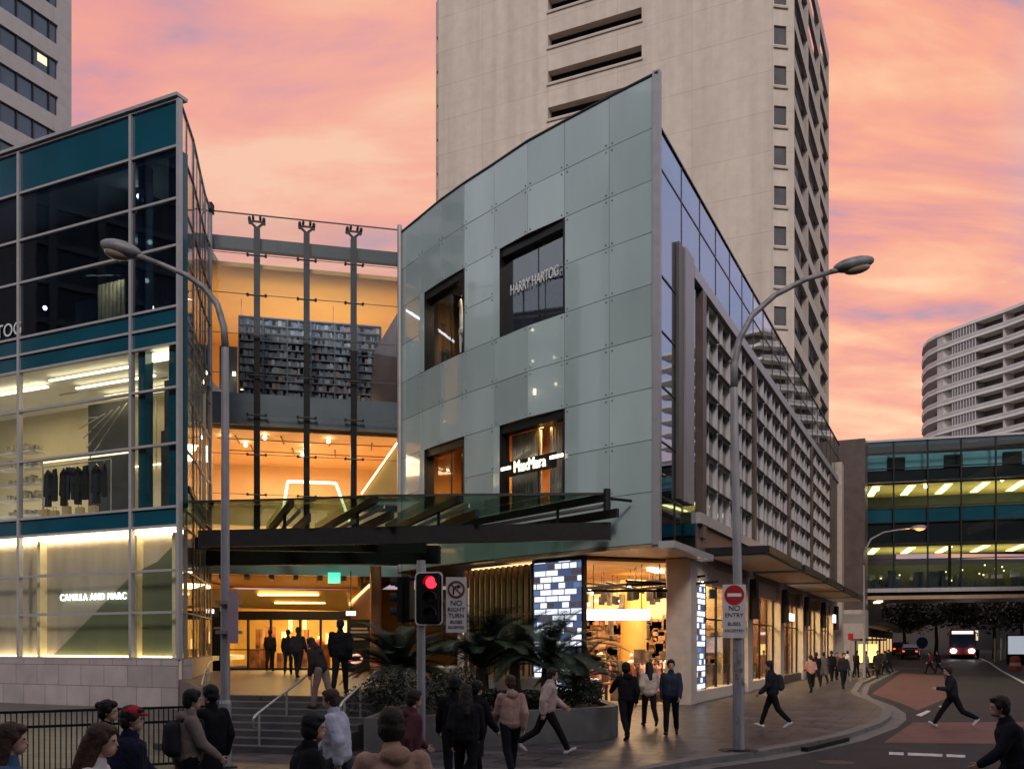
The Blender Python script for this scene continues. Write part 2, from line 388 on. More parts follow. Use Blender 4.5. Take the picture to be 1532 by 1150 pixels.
M['g_parapet'] = glass('parapet_glass', (0.80,0.84,0.88), 0.30, 0.02, 0.03)
M['g_blue'] = glass('sky_blue_glass', (0.28,0.32,0.38), 0.42, 0.02, 0.03, (0.82,0.88,1.0))
M['g_green'] = glass('canopy_glass', (0.55,0.70,0.62), 0.12, 0.03)
M['g_bridge'] = glass('bridge_glass', (0.80,0.87,0.88), 0.03, 0.02)
M['e_warm'] = emit('warm_light', (1.0,0.62,0.26), 9.0)
M['e_warmwhite'] = emit('warm_white_light', (1.0,0.80,0.52), 7.0)
M['e_strip'] = emit('strip_light', (1.0,0.86,0.66), 12.0)
M['e_cool'] = emit('cool_white_light', (0.92,0.95,1.0), 3.0)
M['e_spot'] = emit('spot_lamp', (1.0,0.85,0.6), 22.0)
M['e_letter'] = emit('lit_lettering', (0.86,1.0,0.93), 3.2)
M['e_letterwarm'] = emit('warm_lit_lettering', (1.0,0.90,0.62), 3.0)
M['e_pink'] = emit('pink_white_sign', (1.0,0.82,0.80), 3.5)
M['e_red'] = emit('red_signal', (1.0,0.015,0.03), 4.0)
M['e_head'] = emit('headlamp', (1.0,0.97,0.88), 14.0)
M['e_orange'] = emit('sodium_lamp', (1.0,0.24,0.06), 1.7)
M['e_green'] = emit('green_exit_light', (0.10,0.75,0.50), 1.2)
M['e_yellow'] = emit('lit_poster', (1.0,0.66,0.22), 1.6)
M['e_tail'] = emit('tail_lamp', (1.0,0.10,0.08), 2.0)
def area(name, loc, size, energy, col, d=(0,0,-1)):
    l = bpy.data.lights.new(name, 'AREA'); l.shape = 'RECTANGLE'; l.size, l.size_y = size; l.energy = energy; l.color = col
    o = bpy.data.objects.new(name, l); COL.objects.link(o); o.location = loc
    o.rotation_euler = Vector(d).to_track_quat('-Z', 'Y').to_euler(); return o
def text(name, body, size, loc, xdir, m, parent=None, extrude=0.01, align='CENTER', sx=1.0, sp=1.0):
    c = bpy.data.curves.new(name, 'FONT'); c.body = body; c.size = size; c.extrude = extrude; c.align_x = align; c.align_y = 'CENTER'; c.space_character = sp
    c.materials.append(m); o = bpy.data.objects.new(name+'_curve', c)
    x = Vector((xdir[0], xdir[1], 0)).normalized(); z = Vector((x.y, -x.x, 0)); y = Vector((0,0,1))
    mt = Matrix((x, y, z)).transposed().to_4x4(); mt = Matrix.Translation(Vector(loc))@mt@Matrix.Diagonal((sx,1,1,1))
    if parent is not None:
        mt = Matrix.Translation(-LOC.get(parent.name, Vector((0,0,0))))@mt
    me = bpy.data.meshes.new_from_object(o); o2 = bpy.data.objects.new(name, me); bpy.data.objects.remove(o); o = o2; COL.objects.link(o)
    if parent is not None: o.parent = parent
    o.matrix_local = mt; return o
def holes_wall(mb, fr, s0, s1, z0, z1, holes, t, n=0.0):
    zs = sorted({z0, z1, *[h[2] for h in holes], *[h[3] for h in holes]})
    zs = [z for z in zs if z0 <= z <= z1]
    for za, zb in zip(zs, zs[1:]):
        zm = (za+zb)/2
        cuts = sorted((h[0], h[1]) for h in holes if h[2] < zm < h[3])
        c = s0
        for a, b in cuts:
            if a > c: mb.fbox(fr, c, a, za, zb, n-t, n)
            c = max(c, b)
        if c < s1: mb.fbox(fr, c, s1, za, zb, n-t, n)
# ---------------------------------------------------------------- ground, road, footpath, steps
mb = MB(); mb.poly([(-400,-60,-0.12),(500,-60,-0.12),(500,700,-0.12),(-400,700,-0.12)]); struct('road', mb, M['asphalt'])
mb = MB()
prof = [(84,-0.10),(92,0.45),(104,1.05),(130,1.35),(260,1.75)]
for (a, za), (b, zb) in zip(prof, prof[1:]):
    mb.poly([(-10,a,za),(160,a,za),(160,b,zb),(-10,b,zb)])
struct('rising_road', mb, M['asphalt'])
kerb = [Vector((-45,11.0,0)), Vector((-10.2,13.2,0)), Vector((-5.0,16.2,0)), Vector((0,16.3,0)), G(966,1150)]+[G(*p) for p in ((1046,1135),(1135,1124),(1203,1112),(1268,1098),(1318,1081),(1334,1070),(1335,1061),(1318,1050),(1290,1040),(1283,1034),(1290,1021))]
k0 = kerb[-1]; kerb.append(Vector((k0.x+D1.x*36, k0.y+D1.y*36, 0)))
def offset(pts, w):
    out = []
    for i, p in enumerate(pts):
        a, b = pts[max(i-1,0)], pts[min(i+1,len(pts)-1)]
        t = (b-a).normalized(); out.append(Vector((p.x-t.y*w, p.y+t.x*w, 0)))
    return out
kin = offset(kerb, 0.32)
mb = MB(); mb.prism([(p.x,p.y) for p in kin]+[(20,88),(-60,88),(-60,11.5)], -0.3, 0.0); struct('footpath', mb, M['paving'])
mb = MB()
for i in range(len(kerb)-1):
    a, b, c, d = kerb[i], kerb[i+1], kin[i+1], kin[i]
    mb.hexa([(p.x,p.y,-0.25) for p in (a,b,c,d)]+[(p.x,p.y,0.006) for p in (a,b,c,d)])
struct('kerb', mb, M['kerb'])
gut = offset(kerb, -0.42)
mb = MB()
for i in range(1, len(kerb)-1):
    mb.poly([(p.x,p.y,-0.114) for p in (gut[i],gut[i+1],kerb[i+1],kerb[i])])
struct('gutter', mb, M['kerb'])
def road_poly(name, pts, m, z=-0.116):
    mb = MB(); mb.poly([G(x,y,z) for x,y in pts]); return struct(name, mb, m)
road_poly('bus_lane_marking', [(1304,1037),(1349,1006),(1412,1010),(1416,1044),(1373,1062),(1350,1052)], M['redlane'])
road_poly('crossing_marking', [(1366,1080),(1540,1079),(1500,1112),(1322,1110)], M['redlane'])
road_poly('stop_line', [(1370,1069),(1387,1062),(1393,1063),(1378,1071)], M['whiteline'], -0.112)
road_poly('stop_line', [(1404,1056),(1418,1051),(1422,1053),(1409,1058)], M['whiteline'], -0.112)
for a, b in ((1330,1352),(1358,1410),(1416,1444)):
    road_poly('lane_line', [(a,1124+(a-1330)*.04),(b,1124+(b-1330)*.04),(b,1128+(b-1330)*.04),(a,1128+(a-1330)*.04)], M['whiteline'], -0.112)
mb = MB()
a, b = G(1497,1002.5,-0.10), G(1560,1036,-0.112)
mb.poly([a+Vector((-.1,0,.01)), b+Vector((-.1,0,0)), b+Vector((.14,0,0)), a+Vector((.14,0,.01))]); struct('edge_line', mb, M['whiteline'])
mb = MB(); q = [(1480,92,.47),(1455,104,1.07),(1443,130,1.37)]
pts = [a+Vector((0,0,.02))]+[Vector((XP(x,y),y,z)) for x,y,z in q]
for s, e in zip(pts, pts[1:]): mb.poly([s+Vector((-.12,0,0)), s+Vector((.14,0,0)), e+Vector((.14,0,0)), e+Vector((-.12,0,0))])
struct('edge_line', mb, M['whiteline'])
mb = MB(); g = [G(1205,1116), G(1268,1101)]; u = (g[1]-g[0]).normalized(); nn = Vector((u.y,-u.x,0))
mb.hexa([p+o+Vector((0,0,z)) for z in (-0.11,-0.015) for p,o in ((g[0],nn*-.1),(g[1],nn*-.1),(g[1],nn*.05),(g[0],nn*.05))])
tag(mb.build('drain_inlet', M['black']), 'dark storm drain slot cut into the kerb by the road corner', 'drain')

LH = 1.03                                    # landing height
st0, st1 = Vector((-7.0,21.9)), Vector((-2.9,20.85)); sdir = (st1-st0).normalized(); sn = Vector((sdir.y,-sdir.x))
if sn.y > 0: sn = -sn
land = [tuple(st0), tuple(st1), (-2.2,27.5), (-0.6,31.5), (1.6,33.6), (0.5,35.2), (-1.6,38.4), (-4.9,43.0), (-5,60), (-13,60), (-12.9,40), (-12.1,36.3), (-11.28,31.6)]
mb = MB(); mb.prism(land, -0.1, LH); struct('entrance_landing', mb, M['landing'])
mb = MB(); nst = 8; ln = (st1-st0).length
sf = Fr(st0, sdir, sn)
for i in range(nst-1):
    zt = LH*(nst-1-i)/nst; mb.fbox(sf, 0, ln, -0.1, zt, i*0.33+0.001, (i+1)*0.33)
stp = struct('steps', mb, M['stepstone'])
mb = MB()
for i in range(nst):
    zt = LH*(nst-i)/nst; mb.fbox(sf, 0.02, ln-0.02, zt-0.02, zt+0.004, i*0.33-0.05, i*0.33+0.008)
struct('step_nosing', mb, M['nosing'])

# ---------------------------------------------------------------- left glass store building
Lc = Vector((-11.28,31.6))
LF = Fr(Lc, D2, (-D1.x,-D1.y))
LT = 20.68
left_b = thing('store_building', 'glass fronted store with pale mullions and teal bands on a stone base, beside the entrance', 'building', (-14,34,0))
SX = [0.0, 2.21, 7.97, 13.7, 19.4]
ZR = [1.72, 3.31, 4.74, 6.25, 6.89, 9.04, 10.94, 12.42, 13.05, 13.68, 15.74, 17.33, 19.1, LT]
side = [(-11.28,31.6), (-11.70,34.2), (-12.22,36.5), (-12.62,38.3), (-12.86,39.8)]
mb = MB(); mb.fbox(LF, -0.0, 22, -0.2, 1.70, -0.6, 0.06); mb.build('stone_base', M['stone'], left_b)
mb = MB()
for a, b in zip(side, side[1:]): mb.seg(a, b, -0.2, 1.70, 0.16)
mb.build('side_base', M['stone_side'], left_b)
mb = MB()                                       # mullions, front
for i, s in enumerate(SX):
    mb.fbox(LF, s-0.06, s+0.06, 1.70, LT, -0.10, 0.08)
for z in ZR: mb.fbox(LF, 0, 22, z-0.042, z+0.042, -0.09, 0.065)
mb.fbox(LF, -0.05, 22, LT+0.05, LT+0.16, -0.35, 0.16)
mb.build('mullions', M['alu_light'], left_b)
mb = MB()
for a, b in zip(side, side[1:]):
    for z in ZR: mb.seg(a, b, z-0.03, z+0.03, 0.10)
for p in side: mb.box(p[0]-.04, p[0]+.04, p[1]-.04, p[1]+.04, 1.7, LT)
for i in range(4):
    a, b = Vector(side[i]), Vector(side[i+1]); c = (a+b)/2; mb.box(c.x-.025, c.x+.025, c.y-.025, c.y+.025, 1.7, LT)
mb.build('side_mullions', M['galvdark'], left_b)
mb = MB()
for a, b in zip(side, side[1:]): mb.seg(a, b, 1.72, LT, 0.02)
mb.build('side_glazing', M['g_side'], left_b)
mb = MB()                                       # teal spandrels
for z0, z1 in ((19.1, LT), (13.05,13.68), (12.42,13.05), (6.25,6.89)):
    mb.fbox(LF, 0.05, 22, z0+.05, z1-.05, -0.04, -0.01)
mb.build('spandrel_glass', M['teal'], left_b)
mb = MB()
mb.fbox(LF, 0.05, 22, 13.73, 19.05, -0.03, -0.015); mb.build('upper_glazing', M['g_dark'], left_b)
mb = MB()
mb.fbox(LF, 0.05, 22, 6.94, 12.38, -0.03, -0.015); mb.fbox(LF, 0.05, 22, 1.77, 6.2, -0.03, -0.015); mb.build('shop_glazing', M['g_store'], left_b)
mb = MB()                                       # interior columns in teal, at mullion lines
for s0, s1 in ((0.10,0.62),(1.72,2.05)): mb.fbox(LF, s0, s1, 6.9, 19.05, -0.5, -0.15)
mb.build('teal_column', M['teal'], left_b)
def lpoly(inset=0.12, back=13.0):
    pts = [LF.pt(22,0,-inset), LF.pt(0.08,0,-inset)]
    r = [(p.x,p.y) for p in pts]+[(a-0.10,b) for a,b in side[1:]]
    e = LF.pt(22,0,-back); r += [(-13.2,46), (e.x, e.y+4)]
    return r
lp = lpoly()
mb = MB()
mb.prism(lp, 6.27, 6.87); mb.prism(lp, 12.48, 13.6); mb.prism(lp, 18.9, 19.25); mb.prism(lp, 1.5, 1.71)
mb.build('floor_slabs', M['white'], left_b)
bk = Fr(LF.pt(0,0,-5.0).xy, D2, (-D1.x,-D1.y))
mb = MB(); mb.fbox(bk, 3.75, 20, 6.9, 12.48, -0.2, 0.0); mb.build('shop_back_wall', M['wallin'], left_b)
bk2 = Fr(LF.pt(0,0,-7.0).xy, D2, (-D1.x,-D1.y))
mb = MB(); mb.fbox(bk2, 5.3, 22, 13.6, 18.9, -0.2, 0.0); mb.fbox(LF, 1.75, 5.6, 13.6, 18.9, -2.5, -2.3)
mb.fbox(LF, 3.2, 3.6, 13.6, 18.9, -2.3, -1.2); mb.fbox(LF, 4.6, 5.4, 13.6, 16.4, -2.3, -1.8); mb.fbox(LF, 6.3, 7.4, 13.6, 15.6, -3.0, -2.0)
mb.fbox(LF, 5.3, 22, 17.6, 17.75, -7, -1.8); mb.build('dark_showroom', M['darkin'], left_b)
mb = MB()                                        # lit curtains in the dark floor
for i in range(14):
    s = 3.55+i*0.10; mb.fbox(LF, s, s+0.085, 13.65, 15.5, -0.95-0.03*(i%2), -0.9-0.03*(i%2))
mb.build('curtain', mat('tan_curtain', (0.55,0.36,0.20), 0.8, 0, 0.3, 5), left_b)
area('showroom_lamp', LF.pt(4.2,15.6,-0.5), (1.2,0.15), 30, (1.0,0.82,0.5), (0,0,-1))
mb = MB()
for s, z, n in ((3.15,18.55,-1.2),(3.35,17.0,-1.1),(2.95,14.6,-1.6),(1.15,16.6,-.9),(1.1,15.2,-.8),(8.5,15.4,-1.5)):
    p = LF.pt(s,z,n); mb.ell(p, (.085,.085,.085), 8, 6)
mb.build('downlight', M['e_spot'], left_b)
mb = MB(); mb.fbox(LF, 1.0, 1.45, 13.7, 15.1, -1.1, -1.0); mb.build('green_display', mat('green_fabric', (0.10,0.26,0.08), 0.7), left_b)
# lit clothing floor
mb = MB(); 
for n in (-1.0,-2.2,-3.6): mb.fbox(LF, 3.4, 7.6, 12.28, 12.34, n-.05, n+.05)
mb.fbox(LF, 0.7, 1.66, 12.10, 12.40, -0.5, -0.4)
mb.fbox(LF, 3.6, 7.5, 9.62, 9.68, -4.85, -4.8); mb.fbox(LF, 8.4, 16, 12.28, 12.34, -1.6, -1.4)
mb.build('ceiling_strip', emit('shop_strip_light', (1.0,0.84,0.55), 4.0), left_b)
area('shop_lamp', LF.pt(5.6,12.2,-2.4), (3.6,1.6), 85, (1.0,0.78,0.42), (0,0,-1)).rotation_euler.z = math.atan2(D2.y, D2.x)
area('shop_lamp', LF.pt(12,12.2,-2.4), (4,1.6), 90, (1.0,0.80,0.46), (0,0,-1)).rotation_euler.z = math.atan2(D2.y, D2.x)
mb = MB()
mb.fbox(LF, 2.2, 3.1, 6.9, 10.2, -2.4, -2.2); mb.fbox(LF, 5.75, 8.0, 6.9, 11.9, -3.3, -3.1); mb.fbox(LF, 1.0, 1.7, 6.9, 11.6, -1.2, -1.0)
mb.build('dark_partition', M['darkin'], left_b)
mb = MB()
for k in range(9):                             # ceiling tracks and diagonal braces seen through the glass
    a = LF.pt(5.6+0.2*k, 11.7-0.05*k, -2.9); b = LF.pt(7.2+.1*k, 9.6+0.2*k, -2.5); 
    if k%2 == 0: mb.bar(a, b, .035, .035, (0,0,1))
for n in (-1.6,-2.9): mb.fbox(LF, 2.2, 7.8, 11.9, 11.96, n-.02, n+.02)
for s in (4.4, 5.9): mb.fbox(LF, s, s+.03, 9.4, 12.4, -4.7, -4.66)
mb.build('track_rails', M['steel'], left_b)
mb = MB()
for s in (8.2, 9.3): mb.fbox(LF, s, s+.05, 6.9, 12.4, -4.9, -4.8)
mb.fbox(LF, 5.7, 11, 9.75, 9.80, -3.05, -3.0); mb.build('wall_strip', emit('wall_strip_glow', (1.0,0.86,0.6), 1.6), left_b)
mb = MB()
for k in range(5):
    for s0 in (8.3, 9.5): mb.fbox(LF, s0, s0+1.0, 7.2+k*0.62, 7.25+k*0.62, -1.4, -0.9)
mb.build('shelf', M['white'], left_b)
mb = MB()
for k in range(5):
    for j in range(6):
        s = 8.35+j*0.3; mb.fbox(LF, s, s+random.uniform(.1,.2), 7.26+k*0.62, 7.3+k*0.62+random.uniform(.1,.3), -1.3, -1.0)
split_build(mb, 'folded_stock', mat('folded_stock', (0.45,0.38,0.28), 0.8, 0, 0.5, 8), left_b)
for i, (s, hh) in enumerate(((7.25,.42),(6.75,.34),(6.1,.46),(5.4,.38),(4.7,.40))):
    p = LF.pt(s,6.9,-.55); t = thing('shop_bag', 'pale carrier bag standing under the dark clothes in the lit upstairs shop', 'bag', p, 0, 'bags under the upstairs clothes rail')
    mb = MB(); mb.fbox(LF, s-.17, s+.17, 6.88, 6.88+hh, -.62, -.46); mb.build('bag_body', mat('bag_tan', (0.45,0.33,0.17), .7), t)
    mb = MB(); a, b_ = LF.pt(s-.08,6.88+hh,-.54), LF.pt(s+.08,6.88+hh,-.54); mb.tube([a, a+Vector((0,0,.14)), b_+Vector((0,0,.14)), b_], .01, 5); mb.build('handle', M['darkmetal'], t)
# sign wall level
sw = -0.75
mb = MB(); mb.fbox(LF, 0.55, 22, 1.72, 6.2, sw-.2, sw); mb.build('sign_wall', mat('sign_wall_plaster', (0.40,0.345,0.29), 0.55, 0, 0.12, 0.9, stretch=(3,3,0.6)), left_b)
mb = MB()
def tri(pts, n0=sw, n1=sw+0.05):
    a = [LF.pt(s,z,n1) for s,z in pts]; b = [LF.pt(s,z,n0) for s,z in pts]
    i = len(mb.v); k = len(pts); mb.v += [tuple(p) for p in a+b]
    mb.f.append(tuple(range(i,i+k))); mb.m.append(0)
    for j in range(k): mb.f.append((i+j, i+(j+1)%k, i+k+(j+1)%k, i+k+j)); mb.m.append(0)
tri([(7.1,1.75),(0.75,1.75),(0.75,5.85),(1.7,5.15),(2.9,4.75)])
mb.build('diagonal_panel', mat('olive_sign_panel', (0.135,0.15,0.095), 0.35, 0, 0.15, 0.8), left_b)
mb = MB()
mb.fbox(LF, 0.55, 22, 6.06, 6.2, sw+.01, sw+.14); mb.build('cove_light', emit('cove_light', (1.0,0.78,0.50), 15), left_b)
mb = MB(); mb.fbox(LF, 0.55, 22, 1.73, 1.80, sw+.06, sw+.2); mb.build('floor_light', emit('floor_light', (1.0,0.74,0.38), 9), left_b)
mb = MB()
for s in (0.62, 2.45, 7.75-.32): mb.fbox(LF, s, s+.16, 1.75, 6.1, sw, sw+.3)
mb.build('lit_fin', mat('cream_fin', (0.72,0.62,0.40), 0.5), left_b)
# items outside the building that stand alone
def garment_mb(kind, rnd):
    g = MB(); 
    if kind == 'coat': o = [(0.03,0),(0.14,-.04),(0.25,-.14),(0.29,-.72),(0.21,-.74),(0.18,-.3),(0.20,-1.0),(-0.20,-1.02),(-0.18,-.3),(-0.21,-.74),(-0.29,-.72),(-0.25,-.14),(-0.14,-.04),(-0.03,0)]
    elif kind == 'trousers': o = [(0.2,0),(0.21,-.3),(0.17,-1.02),(0.05,-1.02),(0.02,-.35),(-0.02,-.35),(-0.05,-1.02),(-0.17,-1.02),(-0.21,-.3),(-0.2,0)]
    else: o = [(0.03,0),(0.13,-.03),(0.24,-.1),(0.3,-.34),(0.2,-.36),(0.19,-.66),(-0.19,-.66),(-0.2,-.36),(-0.3,-.34),(-0.24,-.1),(-0.13,-.03),(-0.03,0)]
    n = len(o)
    for y, k in ((-0.045,1),(0.045,1)):
        g.v += [(x, y*(0.35 if z > -0.05 else 1)+rnd.uniform(-.008,.008), z) for x,z in o]
    g.f.append(tuple(range(n))); g.m.append(0); g.f.append(tuple(range(2*n-1,n-1,-1))); g.m.append(0)
    for j in range(n): g.f.append((j,(j+1)%n,n+(j+1)%n,n+j)); g.m.append(0)
    return g
def hanger_mb():
    g = MB(); g.tube([(-.2,0,-.06),(0,0,.02),(.2,0,-.06)], .008, 6); g.tube([(0,0,.02),(0,0,.07),(.03,0,.1),(0,0,.13)], .005, 6); return g
DARKG = [mat('navy_cloth', (0.012,0.016,0.028), 0.8, 0, 0.3, 6), mat('black_cloth', (0.009,0.009,0.011), 0.8, 0, 0.3, 6), mat('olive_cloth', (0.05,0.055,0.04), 0.8, 0, 0.3, 6)]
gar_x = 1
rail = thing('clothes_rail', 'steel hanging rail full of dark coats in the lit upstairs shop', 'clothes rail', LF.pt(5,6.9,-0.7))
mb = MB(); ra, rb_ = LF.pt(4.0,8.95,-0.7), LF.pt(7.6,8.95,-0.7)
mb.tube([ra, rb_], .025, 8); mb.build('rail', M['steel'], rail)
for q in (ra, rb_):
    mb = MB(); mb.tube([(q.x,q.y,6.88), q], .025, 8); mb.build('leg', M['steel'], rail)
rnd = random.Random(4); gproto = {}
ang = math.atan2(D2.y, D2.x)
spec_g = [(7.3,'coat',0),(6.95,'trousers',1),(6.45,'coat',1),(6.1,'trousers',0),(5.7,'coat',1),(5.3,'trousers',1),(4.75,'coat',0),(4.35,'trousers',1)]
for s, k, c in spec_g:
    p = LF.pt(s, 8.82, -0.7)
    t = thing('hanging_'+k, {'coat':'dark coat on a hanger on the rail behind the lit upstairs shop window','trousers':'dark trousers hanging on the rail behind the lit upstairs shop window'}[k], k, p, 0, 'dark clothes on the upstairs rail')
    t.rotation_euler.z = ang+rnd.uniform(-.5,.5); t.scale = (0.78,1.6,1.30+.12*math.sin(s*7))
    LOC[t.name] = Vector((0,0,0))
    garment_mb(k, rnd).build('cloth', DARKG[c], t, local=True); hanger_mb().build('hanger', M['steel'], t, local=True)
sg = thing('shop_sign', 'white lit lettering on the grey and olive wall at the stone base store', 'sign', LF.pt(4.2,3.9,sw+.12))
text('lettering', 'CAMILLA AND MARC', 0.35, LF.pt(4.85,3.95,sw+.13), -D2, M['e_letter'], sg, 0.02, sx=.88, sp=1.2)
sg2 = thing('shop_sign', 'pale HARRY HARTOG lettering cut by the photo edge on dark store glass', 'sign', LF.pt(9.7,14.3,0.03))
text('lettering', 'HARRY HARTOG', 0.70, LF.pt(10.35,14.05,0.03), -D2, mat('pale_lettering', (0.60,0.63,0.66), 0.5), sg2, 0.008, sx=0.95)

# ---------------------------------------------------------------- main building with the glass screen
C = [(4.71,30.0),(3.28,31.36),(1.86,32.8),(0.587,34.1),(-0.665,35.7),(-1.89,37.2),(-2.93,38.6),(-3.91,40.1),(-4.96,41.7)]
C = [Vector(c) for c in C]
ZT, ZB, ROW = 20.57, 5.47, 15.1/9
RF = Fr(C[0], D1, (D1.y,-D1.x))
LEN = 53.2
main_b = thing('corner_building', 'shopping building with a curved screen of grey green glass panels and gridded street side', 'building', (8,45,0))
# frames of the eight screen facets: s runs from the corner to the left
FC = []
for a, b in zip(C, C[1:]):
    d = (b-a).normalized(); FC.append((Fr(a, d, (-d.y, d.x) if (-d.y*-a.x + d.x*-a.y) > 0 else (d.y,-d.x)), (b-a).length))
HOLES = {(c, r) for c in (2,3) for r in (2,3,6,7)} | {(c, r) for c in (5,6) for r in (2,3,6,7)}
clad = MB(); seam = MB(); fit = MB(); rg = random.Random(3)
for c, (fr, w) in enumerate(FC):
    for r in range(9):
        z1 = ZT-r*ROW; z0 = z1-ROW
        if (c, r) not in HOLES:
            t = rg.uniform(-.006,.006); t2 = rg.uniform(-.006,.006)
            q = [(0.010,z0+.010,t),(w-.010,z0+.010,t2),(w-.010,z1-.010,-t),(0.010,z1-.010,-t2)]
            clad.hexa([fr.pt(s,z,n) for (s,z,n) in q]+[fr.pt(s,z,n+.02) for (s,z,n) in q])
            seam.fbox(fr, 0, w, z0, z1, -0.06, -0.025)
    for r in range(1, 9):
        z = ZT-r*ROW
        for ds in (-.13,.13):
            for dz in (-.12,.12):
                rr = r-1 if dz > 0 else r
                cc = c if ds > 0 else c-1
                if (cc, rr) in HOLES: continue
                if cc < 0: continue
                f2, w2 = FC[cc]; s = .13 if ds > 0 else w2-.13
                A = Matrix((f2.d.to_3d(), Vector((0,0,1)), f2.n.to_3d())).transposed()
                fit.lathe(f2.pt(s, z+dz, 0.012), [(.035,0),(.035,.02),(.02,.03)], 8, A)
clad.build('glass_screen', M['cladding'], main_b); seam.build('screen_backing', M['seam'], main_b); fit.build('glass_fittings', M['galvdark'], main_b, smooth=False)
mb = MB()
for a, b in zip(C, C[1:]): mb.seg(a, b, ZT, ZT+0.06, 0.12)
mb.box(C[8].x-.05, C[8].x+.05, C[8].y-.05, C[8].y+.05, ZT, ZT+.2)
mb.build('screen_coping', M['darkmetal'], main_b)
mb = MB(); mb.fbox(RF, -0.02, 0.20, ZB-0.05, ZT+0.12, -0.20, 0.05); mb.build('corner_fin', M['alu'], main_b)
mb = MB(); mb.tube([(C[8].x-.05,C[8].y-.15,LH+4.4),(C[8].x-.05,C[8].y-.15,ZT+.3)], .10, 10); mb.build('end_post', M['alu_light'], main_b)
# windows of the screen
def facet_quadframe(c0, c1, r0, r1, name_mat_pane, curtain=None):
    a, b = C[c0], C[c1+1]
    d = (b-a).normalized(); n = Vector((-d.y,d.x)); n = n if n.dot(-a) > 0 else -n
    fr = Fr(a, d, n); w = (b-a).length; z1 = ZT-r0*ROW; z0 = ZT-(r1+1)*ROW
    f = MB()
    f.fbox(fr, -.02, .07, z0, z1, -.45, .03); f.fbox(fr, w-.34, w+.02, z0, z1, -.45, .03)
    f.fbox(fr, .07, w-.34, z1-.30, z1, -.45, -.05); f.fbox(fr, .07, w-.34, z0, z0+.06, -.45, .03)
    o = f.build('window', M['darkmetal'], main_b)
    f = MB(); f.fbox(fr, w-.33, w+.03, z0, z1, -.04, .045); f.build('window_return', M['cladding'], o)
    f = MB(); f.fbox(fr, .07, w-.34, z0+.06, z1-.3, -.32, -.30); f.build('pane', name_mat_pane, o)
    f = MB(); f.fbox(fr, w*.5-.25, w*.5-.21, z0+.06, z1-.3, -.36, -.29); f.build('mullion', M['darkmetal'], o)
    return fr, w, z0, z1, o
g_win = glass('window_sky_glass', (0.55,0.60,0.66), 0.16, 0.015, 0.01)
wA = facet_quadframe(2, 3, 2, 3, g_win); wB = facet_quadframe(5, 6, 2, 3, M['g_store'])
wC = facet_quadframe(2, 3, 6, 7, M['g_store']); wD = facet_quadframe(5, 6, 6, 7, M['g_store'])
# floors behind
inner = [c+Vector((0.35,0.5)) for c in C]
core = [(C[0].x+.55, C[0].y+2.0)]+[(p.x,p.y) for p in inner[1:]]+[(C[8].x+.3, C[8].y+10), (22, 84), (26.6, 77.6)]
mb = MB()
for z0, z1 in ((5.5,6.1),(12.0,12.7),(18.2,18.6)): mb.prism(core, z0, z1)
mb.build('floor_slabs', M['brown'], main_b)
# inner walls that the windows look onto
def room(fr, w, z0, z1, depth, m, ow=1.2):
    mb = MB(); mb.fbox(fr, -ow, w+ow, z0-.4, z1+.6, -depth-.15, -depth); mb.fbox(fr, -ow-.15, -ow, z0-.4, z1+.6, -depth, -.5); mb.fbox(fr, w+ow, w+ow+.15, z0-.4, z1+.6, -depth, -.5)
    return mb.build('room_wall', m, main_b)
room(wA[0], wA[1], wA[2], wA[3], 3.5, M['darkin'], 0.6); room(wB[0], wB[1], wB[2], wB[3], 3.0, mat('dim_amber_wall', (0.20,0.12,0.07), 0.7), 0.5)
room(wC[0], wC[1], wC[2], wC[3], 3.0, M['orangewall'], 0.6); room(wD[0], wD[1], wD[2], wD[3], 3.0, M['orangewall'], 0.5)
mb = MB(); fr, w, z0, z1, _ = wA
mb.fbox(fr, 0.1, w-.36, z0, z0+1.45, -0.95, -0.85)
for k in range(4): mb.fbox(fr, 0.3+k*0.55, 0.62+k*0.55, z0+1.45, z0+1.75+.25*(k%2), -0.95, -0.85)
mb.build('display_stock', mat('dark_books', (0.045,0.055,0.065), 0.6, 0, 0.7, 9), main_b)
area('window_lamp', wC[0].pt(1.2, wC[3]-.35, -1.2), (2.0,0.8), 230, (1.0,0.58,0.2))
area('window_lamp', wD[0].pt(1.2, wD[3]-.35, -1.6), (1.8,1.2), 75, (1.0,0.55,0.2))
area('window_lamp', wB[0].pt(1.2, wB[3]-.35, -1.4), (1.5,0.8), 26, (1.0,0.72,0.45))
mb = MB(); fr, w, z0, z1, _ = wC                                # pleated curtains either side of a lit gap
for a, b in ((0.1, 1.35), (1.85, w-.36)):
    s = a; k = 0
    while s < b: mb.fbox(fr, s, min(s+.075,b), z0+.05, z1-.3, -0.62-.05*(k%2), -0.56-.05*(k%2)); s += .078; k += 1
mb.build('curtain', mat('grey_curtain', (0.30,0.26,0.235), 0.85, 0, 0.25, 5, stretch=(9,9,.4)), wC[4])
mb = MB(); fr, w, z0, z1, _ = wD
mb.fbox(fr, 0.08, .42, z0, z1-.3, -.8, -.6); mb.fbox(fr, 1.35, 1.7, z0, z1-.3, -1.2, -.9)
mb.build('dark_pillar', M['void'], main_b)
mb = MB(); fr, w, z0, z1, _ = wB; mb.fbox(fr, 0.1, 0.5, z0, z1-.3, -.9, -.7); mb.fbox(fr, w-.7, w-.36, z0, z1-.3, -1.0, -.8); mb.fbox(fr, .1, w-.4, z0, z0+.5, -1.5,-.9)
mb.build('dark_pillar', M['void'], main_b)
